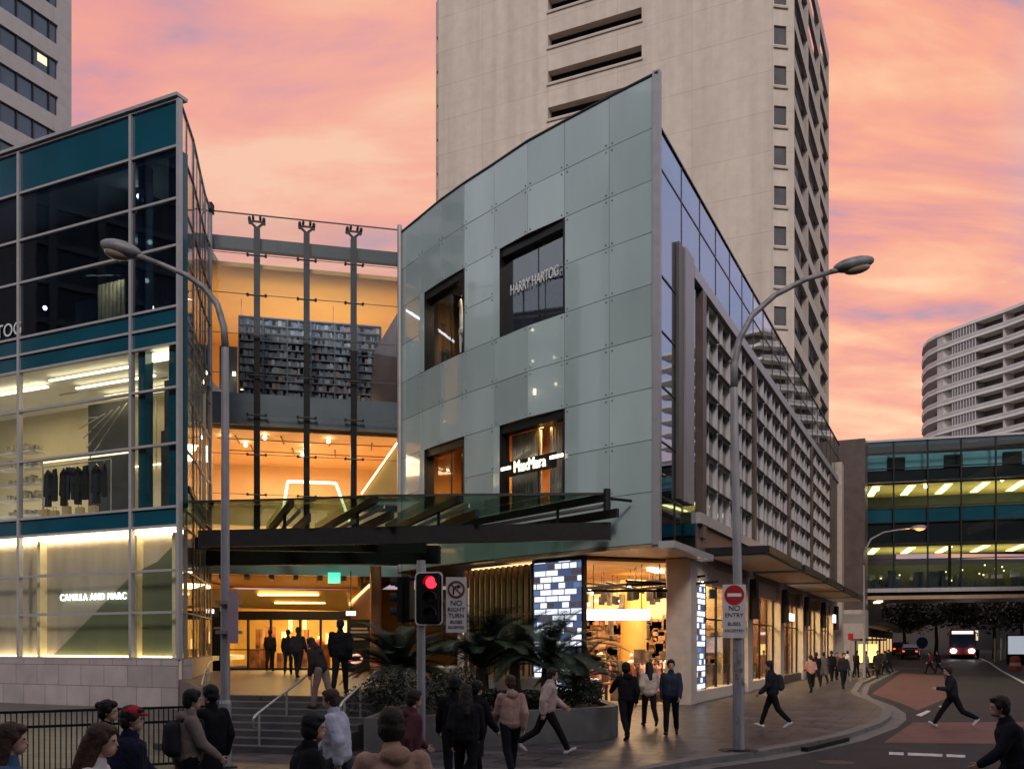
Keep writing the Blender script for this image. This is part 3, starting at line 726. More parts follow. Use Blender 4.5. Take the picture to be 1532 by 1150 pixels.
# signs on the screen windows
fr, w, z0, z1, _ = wA
sgn = thing('shop_sign', 'white HARRY HARTOG lettering on the blue grey screen window', 'sign', fr.pt(1.5, z0+1.6, 0))
text('lettering', 'HARRY HARTOG', 0.56, fr.pt(w/2-.08, z0+1.72, -.20), -fr.d, mat('window_lettering', (0.75,0.76,0.78), 0.5), sgn, 0.01, sx=0.62)
fr, w, z0, z1, _ = wC
sgn = thing('shop_sign', 'lit MaxMara sign on a dark board crossing the curtained window', 'sign', fr.pt(1.5, z0+1.4, .2))
mb = MB(); mb.fbox(fr, .35, 2.95, z0+1.33, z0+1.88, .06, .12); mb.build('sign_board', M['black'], sgn)
mb = MB(); mb.fbox(fr, -0.05, .62, z0+1.64, z0+1.76, .13, .15); mb.fbox(fr, 2.75, 3.3, z0+1.60, z0+1.72, .13, .15); split_build(mb, 'light_bar', M['e_letterwarm'], sgn)
text('lettering', 'MaxMara', 0.60, fr.pt(1.70, z0+1.62, .15), -fr.d, M['e_letterwarm'], sgn, 0.015, sx=0.78)
# giraffe figure in the far window
fr, w, z0, z1, _ = wB
gx = thing('giraffe_figure', 'white standing giraffe figure in the narrow upper screen window', 'statue', fr.pt(1.3, z0+.06, -0.85))
GP = lambda s, z, n=-0.85: fr.pt(s, z0+z, n)
mb = MB()
mb.cap(GP(1.05,1.25), .20, GP(1.45,1.38), .22, 10); mb.cap(GP(1.45,1.42), .17, GP(1.62,2.1), .09, 10); mb.cap(GP(1.62,2.1), .09, GP(1.68,2.72), .065, 10)
mb.cap(GP(1.68,2.74), .07, GP(1.88,2.58), .04, 8); mb.cap(GP(1.66,2.78), .02, GP(1.62,2.94), .015, 6)
for s, n in ((1.02,-.93),(1.06,-.75),(1.46,-.93),(1.5,-.75)):
    mb.cap(GP(s,1.25,n), .085, GP(s+.02,.62,n), .05, 8); mb.cap(GP(s+.02,.62,n), .05, GP(s-.01,.03,n), .04, 8)
mb.cap(GP(.86,1.3), .03, GP(.78,.85), .02, 6)
o = mb.build('body', M['white'], gx, smooth=True); rm = o.modifiers.new('remesh', 'REMESH'); rm.mode = 'VOXEL'; rm.voxel_size = .03; rm.use_smooth_shade = True
# ---------------------------------------------------------------- main building, street side
mb = MB()
mb.fbox(RF, 0.22, 5.0, 5.5, 15.9, -0.6, -0.25); mb.build('corner_backing', mat('strip_backing', (0.10,0.105,0.125), 0.4, 0, 0.2, 0.6), main_b)
mb = MB(); mb.fbox(RF, 0.22, 5.0, 5.5, 18.93, -0.06, -0.03); mb.fbox(RF, 5.0, 15.5, 15.95, 18.93, -0.06, -0.03); mb.build('corner_glazing', M['g_blue'], main_b)
mb = MB(); mb.fbox(RF, 0.22, 15.5, 15.95, 18.6, -0.45, -0.25); mb.build('parapet_backing', mat('parapet_backing', (0.20,0.22,0.27), 0.4), main_b)
mb = MB(); mb.fbox(RF, 15.5, 53.2, 15.95, 18.93, -0.06, -0.03); mb.build('parapet_glazing', M['g_parapet'], main_b)
mb = MB()
mb.fbox(RF, 0.22, 53.2, 18.93, 18.99, -0.09, 0.02); mb.fbox(RF, 0.22, 53.2, 17.66, 17.72, -0.08, -0.01)
s = 2.9
while s < 53: mb.fbox(RF, s, s+.05, 15.95, 18.93, -0.08, -0.012); s += 2.6
for z in (14.2,12.4,10.6,8.8,7.0): mb.fbox(RF, 0.22, 2.88, z, z+.05, -0.08, 0.0)
mb.fbox(RF, 2.0, 2.06, 5.5, 15.9, -.08, 0.0)
mb.build('glazing_bars', M['darkmetal'], main_b)
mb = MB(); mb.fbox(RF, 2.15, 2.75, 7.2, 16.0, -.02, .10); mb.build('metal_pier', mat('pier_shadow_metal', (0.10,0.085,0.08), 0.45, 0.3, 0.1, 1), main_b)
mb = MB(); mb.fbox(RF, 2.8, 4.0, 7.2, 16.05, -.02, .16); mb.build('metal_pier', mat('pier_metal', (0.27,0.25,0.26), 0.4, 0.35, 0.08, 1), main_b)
mb = MB(); mb.fbox(RF, 4.26, 53.2, 15.5, 15.94, -0.3, 0.12); mb.fbox(RF, 5.0, 53.2, 6.7, 7.1, -.3, .15); mb.build('metal_band', M['alu_light'], main_b)
mb = MB(); mb.fbox(RF, 4.3, 5.7, 7.1, 15.5, -0.6, -0.35); mb.fbox(RF, 5.0, 53.2, 5.3, 6.7, -.4, 0.0); mb.build('brown_facing', M['brown'], main_b)
mb = MB(); mb.fbox(RF, 5.72, 50, 7.1, 15.5, -3.6, -3.4); mb.build('office_back_wall', mat('office_wall', (0.16,0.15,0.15), 0.7, 0, 0.3, 0.5), main_b)
mb = MB()
for z in (9.3, 11.6, 13.9): mb.fbox(RF, 5.72, 50, z, z+.2, -3.4, -.6)
mb.build('office_slab', M['darkin'], main_b)
PIL = [5.72, 15.8, 26.2, 35.7, 46.6]
for p in PIL:
    mb = MB(); mb.fbox(RF, p-.28, p+.28, 6.2, 15.5, -0.3, .12); mb.build('pilaster', M['brown'], main_b)
framem = mat('window_frame_metal', (0.50,0.48,0.50), 0.45, 0.2, 0.08, 2)
gridglass = glass('grid_glass', (0.42,0.45,0.50), 0.12, 0.02, 0.02)
rows = [7.1+1.2*i for i in range(8)]
for b in range(4):
    s0, s1 = PIL[b]+.28, PIL[b+1]-.28; nc = 4; cw = (s1-s0)/nc
    bay = MB()
    for i in range(nc+1): bay.fbox(RF, s0+i*cw-.09, s0+i*cw+.09, 7.1, 15.5, -.28, -.02)
    for i in range(nc): bay.fbox(RF, s0+(i+.5)*cw-.035, s0+(i+.5)*cw+.035, 7.1, 15.5, -.24, -.08)
    for z in rows: bay.fbox(RF, s0, s1, z-.05, z+.05, -.26, -.05)
    o = bay.build('window_bay', framem, main_b)
    mb = MB(); mb.fbox(RF, s0, s1, 7.1, 15.5, -.2, -.18); mb.build('pane', gridglass, o)
    mb = MB(); rr = random.Random(b)
    for z in rows[1:]:
        for i in range(nc): mb.fbox(RF, s0+i*cw+.1, s0+(i+1)*cw-.1, z-.02, z+.01, -.04, .11)
    split_build(mb, 'sunshade', M['brown'], o)
    mb = MB()
    for i in range(nc):
        for k, z in enumerate(rows[:-1]):
            if rr.random() < .42: mb.fbox(RF, s0+i*cw+.12, s0+(i+.5+.42*(rr.random()<.5))*cw, z+.06+rr.choice((0,.3,.6)), z+1.12, -.36, -.33)
    mb.build('blind', mat('roller_blind', (0.42,0.40,0.40), 0.8, 0, 0.15, 2), o)
mb = MB()
for s, z in ((6.7,13.5),(8.2,13.2),(9.6,13.6),(12.3,13.3),(7.2,8.5),(9.2,8.6),(12.2,8.4),(17.8,8.7),(19.4,8.3),(27.5,8.6)):
    mb.fbox(RF, s, s+.9, z, z+.10, -2.4, -1.4)
split_build(mb, 'office_light', M['e_warmwhite'], main_b)
mb = MB(); mb.fbox(RF, 42.2, 46.1, 6.9, 10.2, -.5, -.32); mb.build('lit_panel', emit('amber_window', (1.0,0.50,0.16), 0.75), main_b)
mb = MB(); rr = random.Random(41)
for s, zi, w_, h_ in ((6.9,6,.7,.6),(7.9,6,1.0,.8),(9.3,6,.5,.5),(6.8,5,.5,.4),(12.6,5,.7,.7),(7.0,0,.9,.5),(9.0,0,.8,.5),(12.0,1,.7,.4),(17.2,1,.8,.6),(20.0,4,.6,.5),(18.4,0,.9,.5),(28.0,1,.8,.6),(38.5,3,.8,.5)):
    z = rows[zi]+.2; mb.fbox(RF, s, s+w_, z, z+h_, -.62, -.56)
split_build(mb, 'lit_office', emit('office_glow', (1.0,0.86,0.50), 1.3), main_b)
# end pier
mb = MB(); mb.fbox(RF, 53.2, 56, 5.1, 19.3, -3, 2.0); mb.build('end_pier', M['brown'], main_b)
mb = MB(); mb.fbox(RF, 53.15, 56, 0, 5.1, -3, 2.05); mb.fbox(RF, 51.6, 53.15, 0, 17.2, -2, .35); mb.build('end_pier_stone', M['stone_side'], main_b)
mb = MB(); mb.fbox(RF, 47.02, 51.6, 7.1, 15.5, -.3, 0); mb.build('side_wall', M['brown'], main_b)
# awnings
for a, b in ((6.3,14.6),(15.6,23.4),(24.4,32.2),(33.4,40.6),(41.6,48.5)):
    mb = MB(); mb.fbox(RF, a, b, 5.62, 5.90, 0.02, 2.4); o = mb.build('awning', M['darkmetal'], main_b)
    mb = MB(); mb.fbox(RF, a+.1, b-.1, 5.56, 5.615, 0.1, 2.25); mb.build('soffit', mat('awning_soffit', (0.36,0.29,0.23), 0.6), o)
# soffit above the corner shop
mb = MB()
off = [c+Vector((0.30,0.42)) for c in C]
mb.prism([(c.x,c.y) for c in C[:5]]+[(off[4].x+3,off[4].y+4)]+[tuple(RF.pt(9,0,-3).xy), tuple(RF.pt(5.2,0,0.02).xy)], 5.36, 5.46)
mb.build('soffit', mat('timber_soffit', (0.40,0.25,0.12), 0.5, 0, 0.2, 3), main_b)
mb = MB(); mb.fbox(RF, -0.1, 5.3, 5.30, 5.52, 0.02, 0.55); mb.build('soffit_edge', M['alu_light'], main_b)
mb = MB(); mb.fbox(RF, 4.1, 5.05, 0, 5.34, -.92, 0.0); mb.build('corner_column', M['stone_side'], main_b, bevel=.03)
PIERS = [15.0, 24.0, 32.6, 41.0, 49.0]
for p in PIERS:
    mb = MB(); mb.fbox(RF, p-.55, p+.55, 0, 5.3, -.6, 0.03); mb.build('stone_pier', M['stone_side'], main_b, bevel=.02)
    mb = MB(); mb.fbox(RF, p-.3, p+.3, 3.4, 5.25, .05, .35); mb.build('banner_box', M['void'], main_b)
DSTOCK = mat('dark_stock', (0.11,0.075,0.055), 0.7, 0, 0.8, 4)
edges = [5.06]+[p for p in PIERS]
wallc = [M['wallin'], M['orangewall'], M['peachwall'], M['wallin'], M['orangewall']]
for i in range(5):
    s0 = edges[i]+(.56 if i else 0); s1 = edges[i+1]-.56
    mb = MB(); mb.fbox(RF, s0, s1, .02, .45, -.55, -.1); mb.fbox(RF, s0, s1, 4.6, 5.3, -.55, -.2); o = split_build(mb, 'shopfront_frame', M['stone_side'] if i < 2 else M['brown'], main_b)[0]
    mb = MB(); mb.fbox(RF, s0, s1, .45, 4.6, -.4, -.38); mb.build('pane', M['g_store'], o)
    mb = MB()
    n = 4
    for k in range(n+1): mb.fbox(RF, s0+(s1-s0)*k/n-.03, s0+(s1-s0)*k/n+.03, .45, 4.6, -.44, -.34)
    mb.fbox(RF, s0, s1, 3.2, 3.26, -.43, -.35); mb.build('frame', M['darkmetal'], o)
    mb = MB()
    if i: mb.fbox(RF, s0-.5, s1+.5, 0, 5.2, -4.2, -4.0); mb.build('shop_wall', wallc[i], o)
    mb = MB(); mb.fbox(RF, s1, s1+.1, 0, 5.2, -4, -.56)
    if i: mb.fbox(RF, s0-.1, s0, 0, 5.2, -4, -.56)
    mb.build('shop_side_wall', M['wood'], o)
    mb = MB(); rr = random.Random(20+i)
    for k in range(26):
        s = rr.uniform(s0+.3, s1-.5); n_ = rr.uniform(-3.6,-1.2); h = rr.uniform(.5,2.1); mb.fbox(RF, s, s+rr.uniform(.2,.7), .02, h, n_, n_+.35)
    for k in range(18):
        s = rr.uniform(s0+.3, s1-.5); z = rr.uniform(2.2,3.8); mb.fbox(RF, s, s+rr.uniform(.2,.6), z, z+rr.uniform(.2,.7), -3.95, -3.8)
    split_build(mb, 'stock', DSTOCK, o)
    mb = MB()
    for k in range(3):
        s = s0+(s1-s0)*(k+.5)/3; mb.fbox(RF, s-.7, s+.7, 5.08, 5.14, -2.2, -1.9)
    mb.build('ceiling_strip', M['e_strip'], o)
    c = RF.pt((s0+s1)/2, 5.0, -2.0); l = area('shop_lamp', c, (1.2, s1-s0-1), 880 if i else 560, (1.0,0.68,0.32)); l.rotation_euler.z = math.atan2(D1.y,D1.x)-math.pi/2
mb = MB(); mb.fbox(RF, 4.9, 52.5, -.05, .012, -4.5, -.12); mb.build('shop_floor', M['floorin'], main_b)
mb = MB(); mb.fbox(RF, 4.9, 52.5, 5.22, 5.29, -4.3, -.6); mb.build('shop_ceiling', M['wallin'], main_b)
mb = MB()
for s,z0,z1 in ((25.6,1.0,3.2),(26.0,0.5,3.0),(34.2,1.2,3.1),(42.2,2.6,3.6)): mb.fbox(RF, s, s+.7, z0, z1, -.75, -.65)
mb.build('lit_panel', emit('lit_shop_panel', (1.0,0.74,0.36), 1.8), main_b)
mb = MB(); mb.fbox(RF, 24.8, 27.6, 3.6, 4.0, .04, .14); mb.fbox(RF, 45.6, 46.8, 3.9, 4.5, .3, .4); split_build(mb, 'lit_fascia', M['e_cool'], main_b)

# LED walls: random lit blocks
def led_mat(name, d):
    m = bpy.data.materials.new(name); m.use_nodes = True; t = m.node_tree; b = t.nodes['Principled BSDF']; L = t.links.new
    tc = N(t,'ShaderNodeTexCoord'); vm = N(t,'ShaderNodeVectorMath',operation='DOT_PRODUCT'); L(tc.outputs['Object'],vm.inputs[0]); vm.inputs[1].default_value=(d[0],d[1],0)
    sp = N(t,'ShaderNodeSeparateXYZ'); L(tc.outputs['Object'],sp.inputs[0]); cb = N(t,'ShaderNodeCombineXYZ'); L(vm.outputs['Value'],cb.inputs[0]); L(sp.outputs[2],cb.inputs[1])
    br = N(t,'ShaderNodeTexBrick'); br.offset=.5; br.squash=.6; br.squash_frequency=3
    for k,v in (('Scale',1),('Mortar Size',.028),('Brick Width',.62),('Row Height',.235),('Bias',0.0)): br.inputs[k].default_value=v
    br.inputs['Color1'].default_value=(0,0,0,1); br.inputs['Color2'].default_value=(1,1,1,1); br.inputs['Mortar'].default_value=(.25,.25,.25,1)
    L(cb.outputs[0],br.inputs['Vector'])
    r = N(t,'ShaderNodeValToRGB'); r.color_ramp.interpolation='CONSTANT'; e=r.color_ramp.elements
    e[0].position=0; e[0].color=(.05,.04,.045,1); e[1].position=.14; e[1].color=(.045,.065,.13,1)
    for p,c in ((.28,(.09,.13,.24,1)),(.40,(.85,.91,1,1)),(.92,(1,.95,.82,1))): q=e.new(p); q.color=c
    L(br.outputs['Color'],r.inputs[0]); L(r.outputs[0],b.inputs['Emission Color']); b.inputs['Emission Strength'].default_value=1.45
    b.inputs['Base Color'].default_value=(.02,.02,.025,1)
    return m
def curve_frame(px0, px1, off):              # straight frame on the screen's ground line set back by off, from px0 (right) to px1 (left)
    def on(px):
        k = (px-CX)/F
        for fr, w in FC:
            s = fr.s(px)
            if -0.01 <= s <= w+.01: return fr.O+fr.d*s-fr.n*off
    a, b = on(px0), on(px1); d = (b-a).normalized(); n = Vector((-d.y,d.x)); n = n if n.dot(-a) > 0 else -n
    return Fr(a, d, n), (b-a).length
led = thing('led_wall', 'tall screen of white and blue lit blocks beside the corner shop entrance', 'display screen', tuple(C[2])+(0,))
fr, w = curve_frame(853, 779, .7)
mb = MB(); mb.fbox(fr, 0, w, .2, 5.22, 0, .08); mb.build('screen', led_mat('led_blocks', fr.d), led)
mb = MB(); mb.fbox(fr, -.08, 0, 0, 5.3, -.1, .1); mb.fbox(fr, w, w+.08, 0, 5.3, -.1, .1); mb.fbox(fr, -.08, w+.08, 5.22, 5.34, -.1, .1); mb.fbox(fr, -.08, w+.08, 0, .2, -.1, .1); mb.build('frame', M['darkmetal'], led)
LEDF = fr
led2 = thing('led_wall', 'narrow strip of white and blue lit blocks beside the street corner column', 'display screen', RF.pt(6,0,0))
mb = MB(); mb.fbox(RF, 5.6, 7.5, .5, 4.6, -.36, -.30); mb.build('screen', led_mat('led_blocks_side', D1), led2)
mb = MB(); mb.fbox(RF, 5.5, 5.6, .45, 4.65, -.37, -.28); mb.fbox(RF, 7.5, 7.6, .45, 4.65, -.37, -.28); mb.build('frame', M['darkmetal'], led2)
# slat screen
fr, w = curve_frame(777, 672, .7)
mb = MB(); mb.fbox(fr, 0, w, 0, 5.3, -.5, -.4); mb.build('slat_backing', M['void'], main_b)
mb = MB(); s = .1
while s < w: mb.fbox(fr, s, s+.06, .3, 5.25, -.1, .05); s += .36
mb.fbox(fr, 0, w, 3.35, 3.42, -.2, -.12); mb.build('slats', mat('bronze_slat', (0.30,0.19,0.10), 0.4, 0.3, 0.15, 3), main_b)
mb = MB(); mb.fbox(fr, .3, w-.3, 5.26, 5.32, -.35, -.2); mb.build('slat_light', emit('slat_glow', (1.0,0.6,0.25), 2.5), main_b)
mb = MB()
for s, z in ((.9,2.0),(2.2,1.9),(3.3,2.4),(4.1,1.6),(5,2.6)): mb.fbox(fr, s, s+.12, z, z+.5, -.38, -.34)
mb.build('wall_lamp', emit('amber_wall_lamp', (1.0,0.5,0.15), 2.5), main_b)
# corner shop interior
sf_a = LEDF.O; sh = MB()
b0 = RF.pt(4.3, 0, -1.0); e0 = Vector((sf_a.x, sf_a.y))
shop_poly = [(b0.x,b0.y), (e0.x,e0.y), (2.6,42.5), (9.5,42.5), tuple(RF.pt(9.0,0,-1.0).xy)]
mb = MB(); mb.prism(shop_poly, -.05, .014); mb.build('shop_floor', M['floorin'], main_b)
mb = MB(); mb.box(1.2, 9.6, 42.4, 42.6, 0, 5.35); mb.seg((e0.x-.1,e0.y+.2),(2.0,42.5), 0, 5.35, .12); mb.build('shop_wall', M['peachwall'], main_b)
mb = MB(); mb.prism(shop_poly, 5.2, 5.3); mb.build('shop_ceiling', mat('amber_ceiling', (0.45,0.27,0.10), 0.6, 0, 0.3, 1.5), main_b)
mb = MB(); rr = random.Random(9)
for k in range(9): mb.bar((rr.uniform(2.0,4.5), rr.uniform(34,41), rr.uniform(4.1,4.9)), (rr.uniform(4.5,8), rr.uniform(34,41), rr.uniform(4.1,4.9)), .07, .09)
for k in range(22):
    x, y = rr.uniform(2.6,7.6), rr.uniform(34.5,41); mb.bar((x,y,5.2),(x,y,4.25),.03,.03); mb.box(x-.12,x+.12,y-.12,y+.12,3.95,4.3)
mb.build('track_rails', M['darkmetal'], main_b)
mb = MB()
for k in range(14): mb.ell((rr.uniform(2.8,7.4), rr.uniform(34.5,41), rr.uniform(3.9,4.6)), (.06,.06,.06), 8, 5)
mb.build('spot_lamp', M['e_spot'], main_b)
area('shop_lamp', (4.8,36.5,5.1), (3.5,4.5), 620, (1.0,0.70,0.36)); area('shop_lamp', (5.2,40.5,5.1), (4,2.5), 260, (1.0,0.72,0.40))
ps = thing('shop_sign', 'glowing pink white sign bar hanging above the corner shop entrance', 'sign', P(923,919,35))
mb = MB(); a, b = P(876,927,35), P(972,911,35.0); mb.box(a.x, b.x, 34.9, 35.1, a.z, b.z); mb.build('light_box', M['e_pink'], ps, bevel=.03)
for x in (a.x+.3, b.x-.3):
    mb = MB(); mb.tube([(x,35,b.z),(x,35,5.2)], .02, 6); mb.build('hanger_rod', M['darkmetal'], ps)
wp = thing('advert_light', 'tall cream lit panel between the block screen and the corner shop', 'light panel', P(865,980,34.2))
mb = MB(); a, b = P(857,981,34.2), P(872,918,34.2); mb.box(a.x, b.x, 34.1, 34.25, a.z, b.z); mb.build('light_box', emit('cream_panel', (1.0,0.92,0.70), 1.25), wp)
mb = MB(); mb.box(a.x+.05, b.x-.05, 34.12, 34.22, 0, a.z); mb.build('stand', M['darkmetal'], wp)
mb = MB(); mb.lathe((5.15,39.5,0.02), [(.55,0),(.55,4.9)], 20); mb.build('timber_column', mat('golden_timber', (0.62,0.36,0.10), 0.4, 0, 0.1, 2), main_b, smooth=False)
# stock in the shop: racks with clothes
SHOPC = [mat('cloth_'+n, c, 0.85, 0, 0.25, 6) for n, c in (('cream',(0.70,0.60,0.45)),('rust',(0.32,0.10,0.04)),('black',(0.015,0.014,0.015)),('white',(0.75,0.72,0.66)),('pink',(0.55,0.26,0.22)),('brown',(0.13,0.07,0.04)))]
gbase = {}
def rack(x, y, ang, n, lab, z=1.35, seed=1):
    rr = random.Random(seed)
    t = thing('clothing_rack', lab, 'clothes rack', (x,y,0.014), 0, 'clothing racks in the corner shop'); L_ = n*.16+.2
    t.rotation_euler.z = ang; LOC[t.name] = Vector((0,0,0))
    mb = MB(); mb.tube([(-L_/2,0,z+.12),(L_/2,0,z+.12)], .018, 6); mb.build('rail', M['darkmetal'], t, local=True)
    for sx in (-1,1):
        mb = MB(); mb.tube([(sx*L_/2,0,0),(sx*L_/2,0,z+.12)], .018, 6); mb.tube([(sx*L_/2,-.25,.02),(sx*L_/2,.25,.02)], .018, 6); mb.build('leg', M['darkmetal'], t, local=True)
    for k in range(n):
        ci = rr.randrange(6); kind = rr.choice(('shirt','shirt','coat'))
        if (kind,ci) not in gbase:
            g = garment_mb(kind, rr); gbase[(kind,ci)] = g.build('hanging_'+kind, SHOPC[ci], None, local=True); o = gbase[(kind,ci)]
        else: o = gbase[(kind,ci)].copy(); COL.objects.link(o)
        lx = -L_/2+.15+k*.16
        o.location = (x+lx*math.cos(ang), y+lx*math.sin(ang), z+.1); o.rotation_euler.z = ang+math.pi/2+rr.uniform(-.5,.5)
        tag(o, 'clothing hanging on the racks inside the lit corner shop', kind, 'clothes on the corner shop racks')
rack(3.3,36.2,.3,9,'rack of mixed clothes just inside the corner shop, behind the planter end',1.45,1)
rack(5.0,35.6,.1,8,'rack of mixed clothes in the middle of the corner shop floor',1.35,2)
rack(6.2,37.0,-.4,8,'rack of mixed clothes by the timber column in the corner shop',1.5,3)
rack(3.6,39.5,.2,10,'rack of mixed clothes along the back left of the corner shop',1.6,4)
mb = MB(); rr = random.Random(31)
for k in range(150):
    x = rr.uniform(2.2,9); z = rr.uniform(.6,3.3); mb.box(x, x+rr.uniform(.15,.6), 42.1, 42.38, z, z+rr.uniform(.15,.5))
split_build(mb, 'wall_stock', mat('mixed_wall_stock', (0.33,0.17,0.09), 0.8, 0, 0.95, 2.5), main_b)
def table(x, y, lab):
    t = thing('display_table', lab, 'table', (x,y,0.014))
    mb = MB(); mb.box(x-.55,x+.55,y-.35,y+.35,.72,.78); mb.build('tabletop', M['wood'], t)
    for i in (-.48,.48):
        for j in (-.28,.28):
            mb = MB(); mb.box(x+i-.03,x+i+.03,y+j-.03,y+j+.03,.014,.72); mb.build('leg', M['darkmetal'], t)
    for k in range(6):
        b = MB(); xx, yy = x-.4+.16*k, y-.1+.12*(k%3); b.box(xx-.07,xx+.07,yy-.1,yy+.1,.782,.80+.06*(k%3)); o = b.build('folded_garment', SHOPC[k], None, bevel=.01); tag(o, 'folded clothing stacked on the display tables in the corner shop', 'clothing', 'folded clothes on shop tables')
table(4.0,34.9,'timber display table with folded clothes nearest the shop entrance'); table(5.6,38.4,'timber display table with folded clothes deeper in the corner shop')
def mannequin(x, y, lab, top, hat):
    t = thing('mannequin', lab, 'mannequin', (x,y,.014))
    mb = MB(); mb.box(x-.2,x+.2,y-.2,y+.2,.014,.9); mb.build('plinth', M['white'], t)
    mb = MB(); z=.9; mb.cap((x,y,z+.1),.13,(x,y,z+.55),.17,12); mb.cap((x-.2,y,z+.5),.06,(x-.24,y,z+.05),.045,8); mb.cap((x+.2,y,z+.5),.06,(x+.24,y,z+.05),.045,8); mb.cap((x,y,z+.6),.06,(x,y,z+.7),.05,8); mb.build('torso', SHOPC[top], t, smooth=True)
    mb = MB(); mb.ell((x,y,z+.84),(.085,.1,.12),12,8); mb.build('head', M['white'], t, smooth=True)
    if hat: mb = MB(); mb.lathe((x,y,z+.9),[(.24,0),(.24,.015),(.11,.03),(.1,.1),(.02,.12)],16); mb.build('hat', SHOPC[3], t, smooth=True)
mannequin(3.55,37.6,'mannequin in cream top and white hat near the left side of the corner shop',0,True)
mannequin(4.75,37.2,'mannequin in white top without hat in the middle of the corner shop',3,False)
mannequin(6.5,38.6,'mannequin in rust top and white hat at the right side of the corner shop',1,True)

# ---------------------------------------------------------------- atrium between the two buildings
Lp, Rp = Vector((-12.86,39.8)), Vector((-4.96,41.7))
AF = Fr(Lp, Rp-Lp, (0.24,-0.97)); AW = (Rp-Lp).length
at = thing('glass_atrium', 'glass atrium with dark columns and amber lit interior between the two stores', 'building', (-9,42,0))
AFn = Vector((AF.d.y,-AF.d.x)); AF.n = AFn
mb = MB(); mb.fbox(AF, 0, AW, 5.25, 20.72, -.02, 0.0); mb.build('glass_wall', M['g_clear'], at)
mb = MB()
zs = [19.0-1.72*i for i in range(8)]
for z in zs: mb.fbox(AF, 0, AW, z-.012, z+.012, .0, .02)
mb.fbox(AF, 0, AW, 20.70, 20.74, -.03, .03); mb.build('glass_joint', M['seam'], at)
cols = [AF.s(384), AF.s(459), AF.s(530)]
for s in cols:
    mb = MB(); mb.fbox(AF, s-.13, s+.13, 5.4, 20.3, -.60, -.25); o = mb.build('column', M['black'], at)
    mb = MB()
    for z in zs[:-1]:
        mb.tube([AF.pt(s-.38,z+.0,-.08),AF.pt(s+.38,z,-.08)], .03, 6)
        for e in (-.38,.38): mb.tube([AF.pt(s+e,z,-.14),AF.pt(s+e,z,.06)], .055, 8)
    z = 20.45
    for e in (-1,1):
        mb.bar(AF.pt(s,z-.12,-.42), AF.pt(s+e*.3,z+.10,-.3), .08,.08); mb.tube([AF.pt(s+e*.3,z+.10,-.45),AF.pt(s+e*.3,z+.10,.08)], .07, 8); mb.tube([AF.pt(s+e*.15,z+.16,-.3),AF.pt(s+e*.15,z+.16,.08)], .055, 8)
    mb.bar(AF.pt(s-.3,z+.10,-.25),AF.pt(s+.3,z+.10,-.25),.07,.07)
    mb.build('spider_bracket', M['black'], o)
mb = MB(); mb.fbox(AF, -1.2, AW+.3, 19.45, 19.98, -.95, -.62); mb.build('roof_beam', mat('roof_beam_paint', (0.010,0.016,0.022), 0.5), at)
mb = MB(); mb.tube([(Lp.x,Lp.y-.15,6.2),(Lp.x,Lp.y-.15,20.75)], .11, 10); mb.build('end_post', M['alu_light'], at)
mb = MB(); mb.box(Lp.x-.14,Lp.x+.14,Lp.y-.3,Lp.y+.05,20.55,20.95); mb.build('post_cap', M['black'], at)
# interior floors
def apoly(b0=.4, b1=12): 
    return [tuple(AF.pt(-.6,0,-b0).xy), tuple(AF.pt(AW+.1,0,-b0).xy), tuple(AF.pt(AW+3.2,0,-b1).xy), tuple(AF.pt(-1.5,0,-b1).xy)]
mb = MB(); mb.prism(apoly(.75), 18.72, 18.9); mb.build('roof_ceiling', M['orangewall'], at)
mb = MB(); mb.prism(apoly(.32), 11.75, 13.1); mb.build('floor_slab', M['slate'], at)
mb = MB(); mb.prism(apoly(.72), 11.60, 11.745); mb.build('gallery_ceiling', M['peachwall'], at)
mb = MB(); mb.prism(apoly(.32), 6.0, 6.75); mb.build('floor_slab', M['peachwall'], at)
mb = MB(); mb.fbox(AF, -1.6, AW+3.2, 13.1, 18.72, -12.2, -12); mb.fbox(AF, -1.7, -1.5, 13.1, 18.72, -12, -1.0); mb.build('upper_wall', M['orangewall'], at)
mb = MB(); mb.seg(AF.pt(AW+.2,0,-.7).xy, AF.pt(AW+3.2,0,-12).xy, 13.1, 18.72, .12); mb.build('upper_side_wall', M['peachwall'], at)
mb = MB(); mb.fbox(AF, -1.6, AW+3.2, 6.75, 11.6, -9.2, -9); mb.fbox(AF, -1.7, -1.5, 6.75, 11.6, -9, -1.0); mb.seg(AF.pt(AW+.2,0,-.7).xy, AF.pt(AW+3,0,-9).xy, 6.75, 11.6, .12); mb.build('gallery_wall', M['peachwall'], at)
c = AF.pt(AW/2, 13.35, -5.5); l = area('uplight', (c.x,c.y,13.3), (9,6), 640, (1.0,0.82,0.52), (0,0,1))
c = AF.pt(AW/2, 11.5, -4.5); l = area('gallery_lamp', (c.x,c.y,11.35), (6,4), 700, (1.0,0.74,0.42), (0,0,-1))
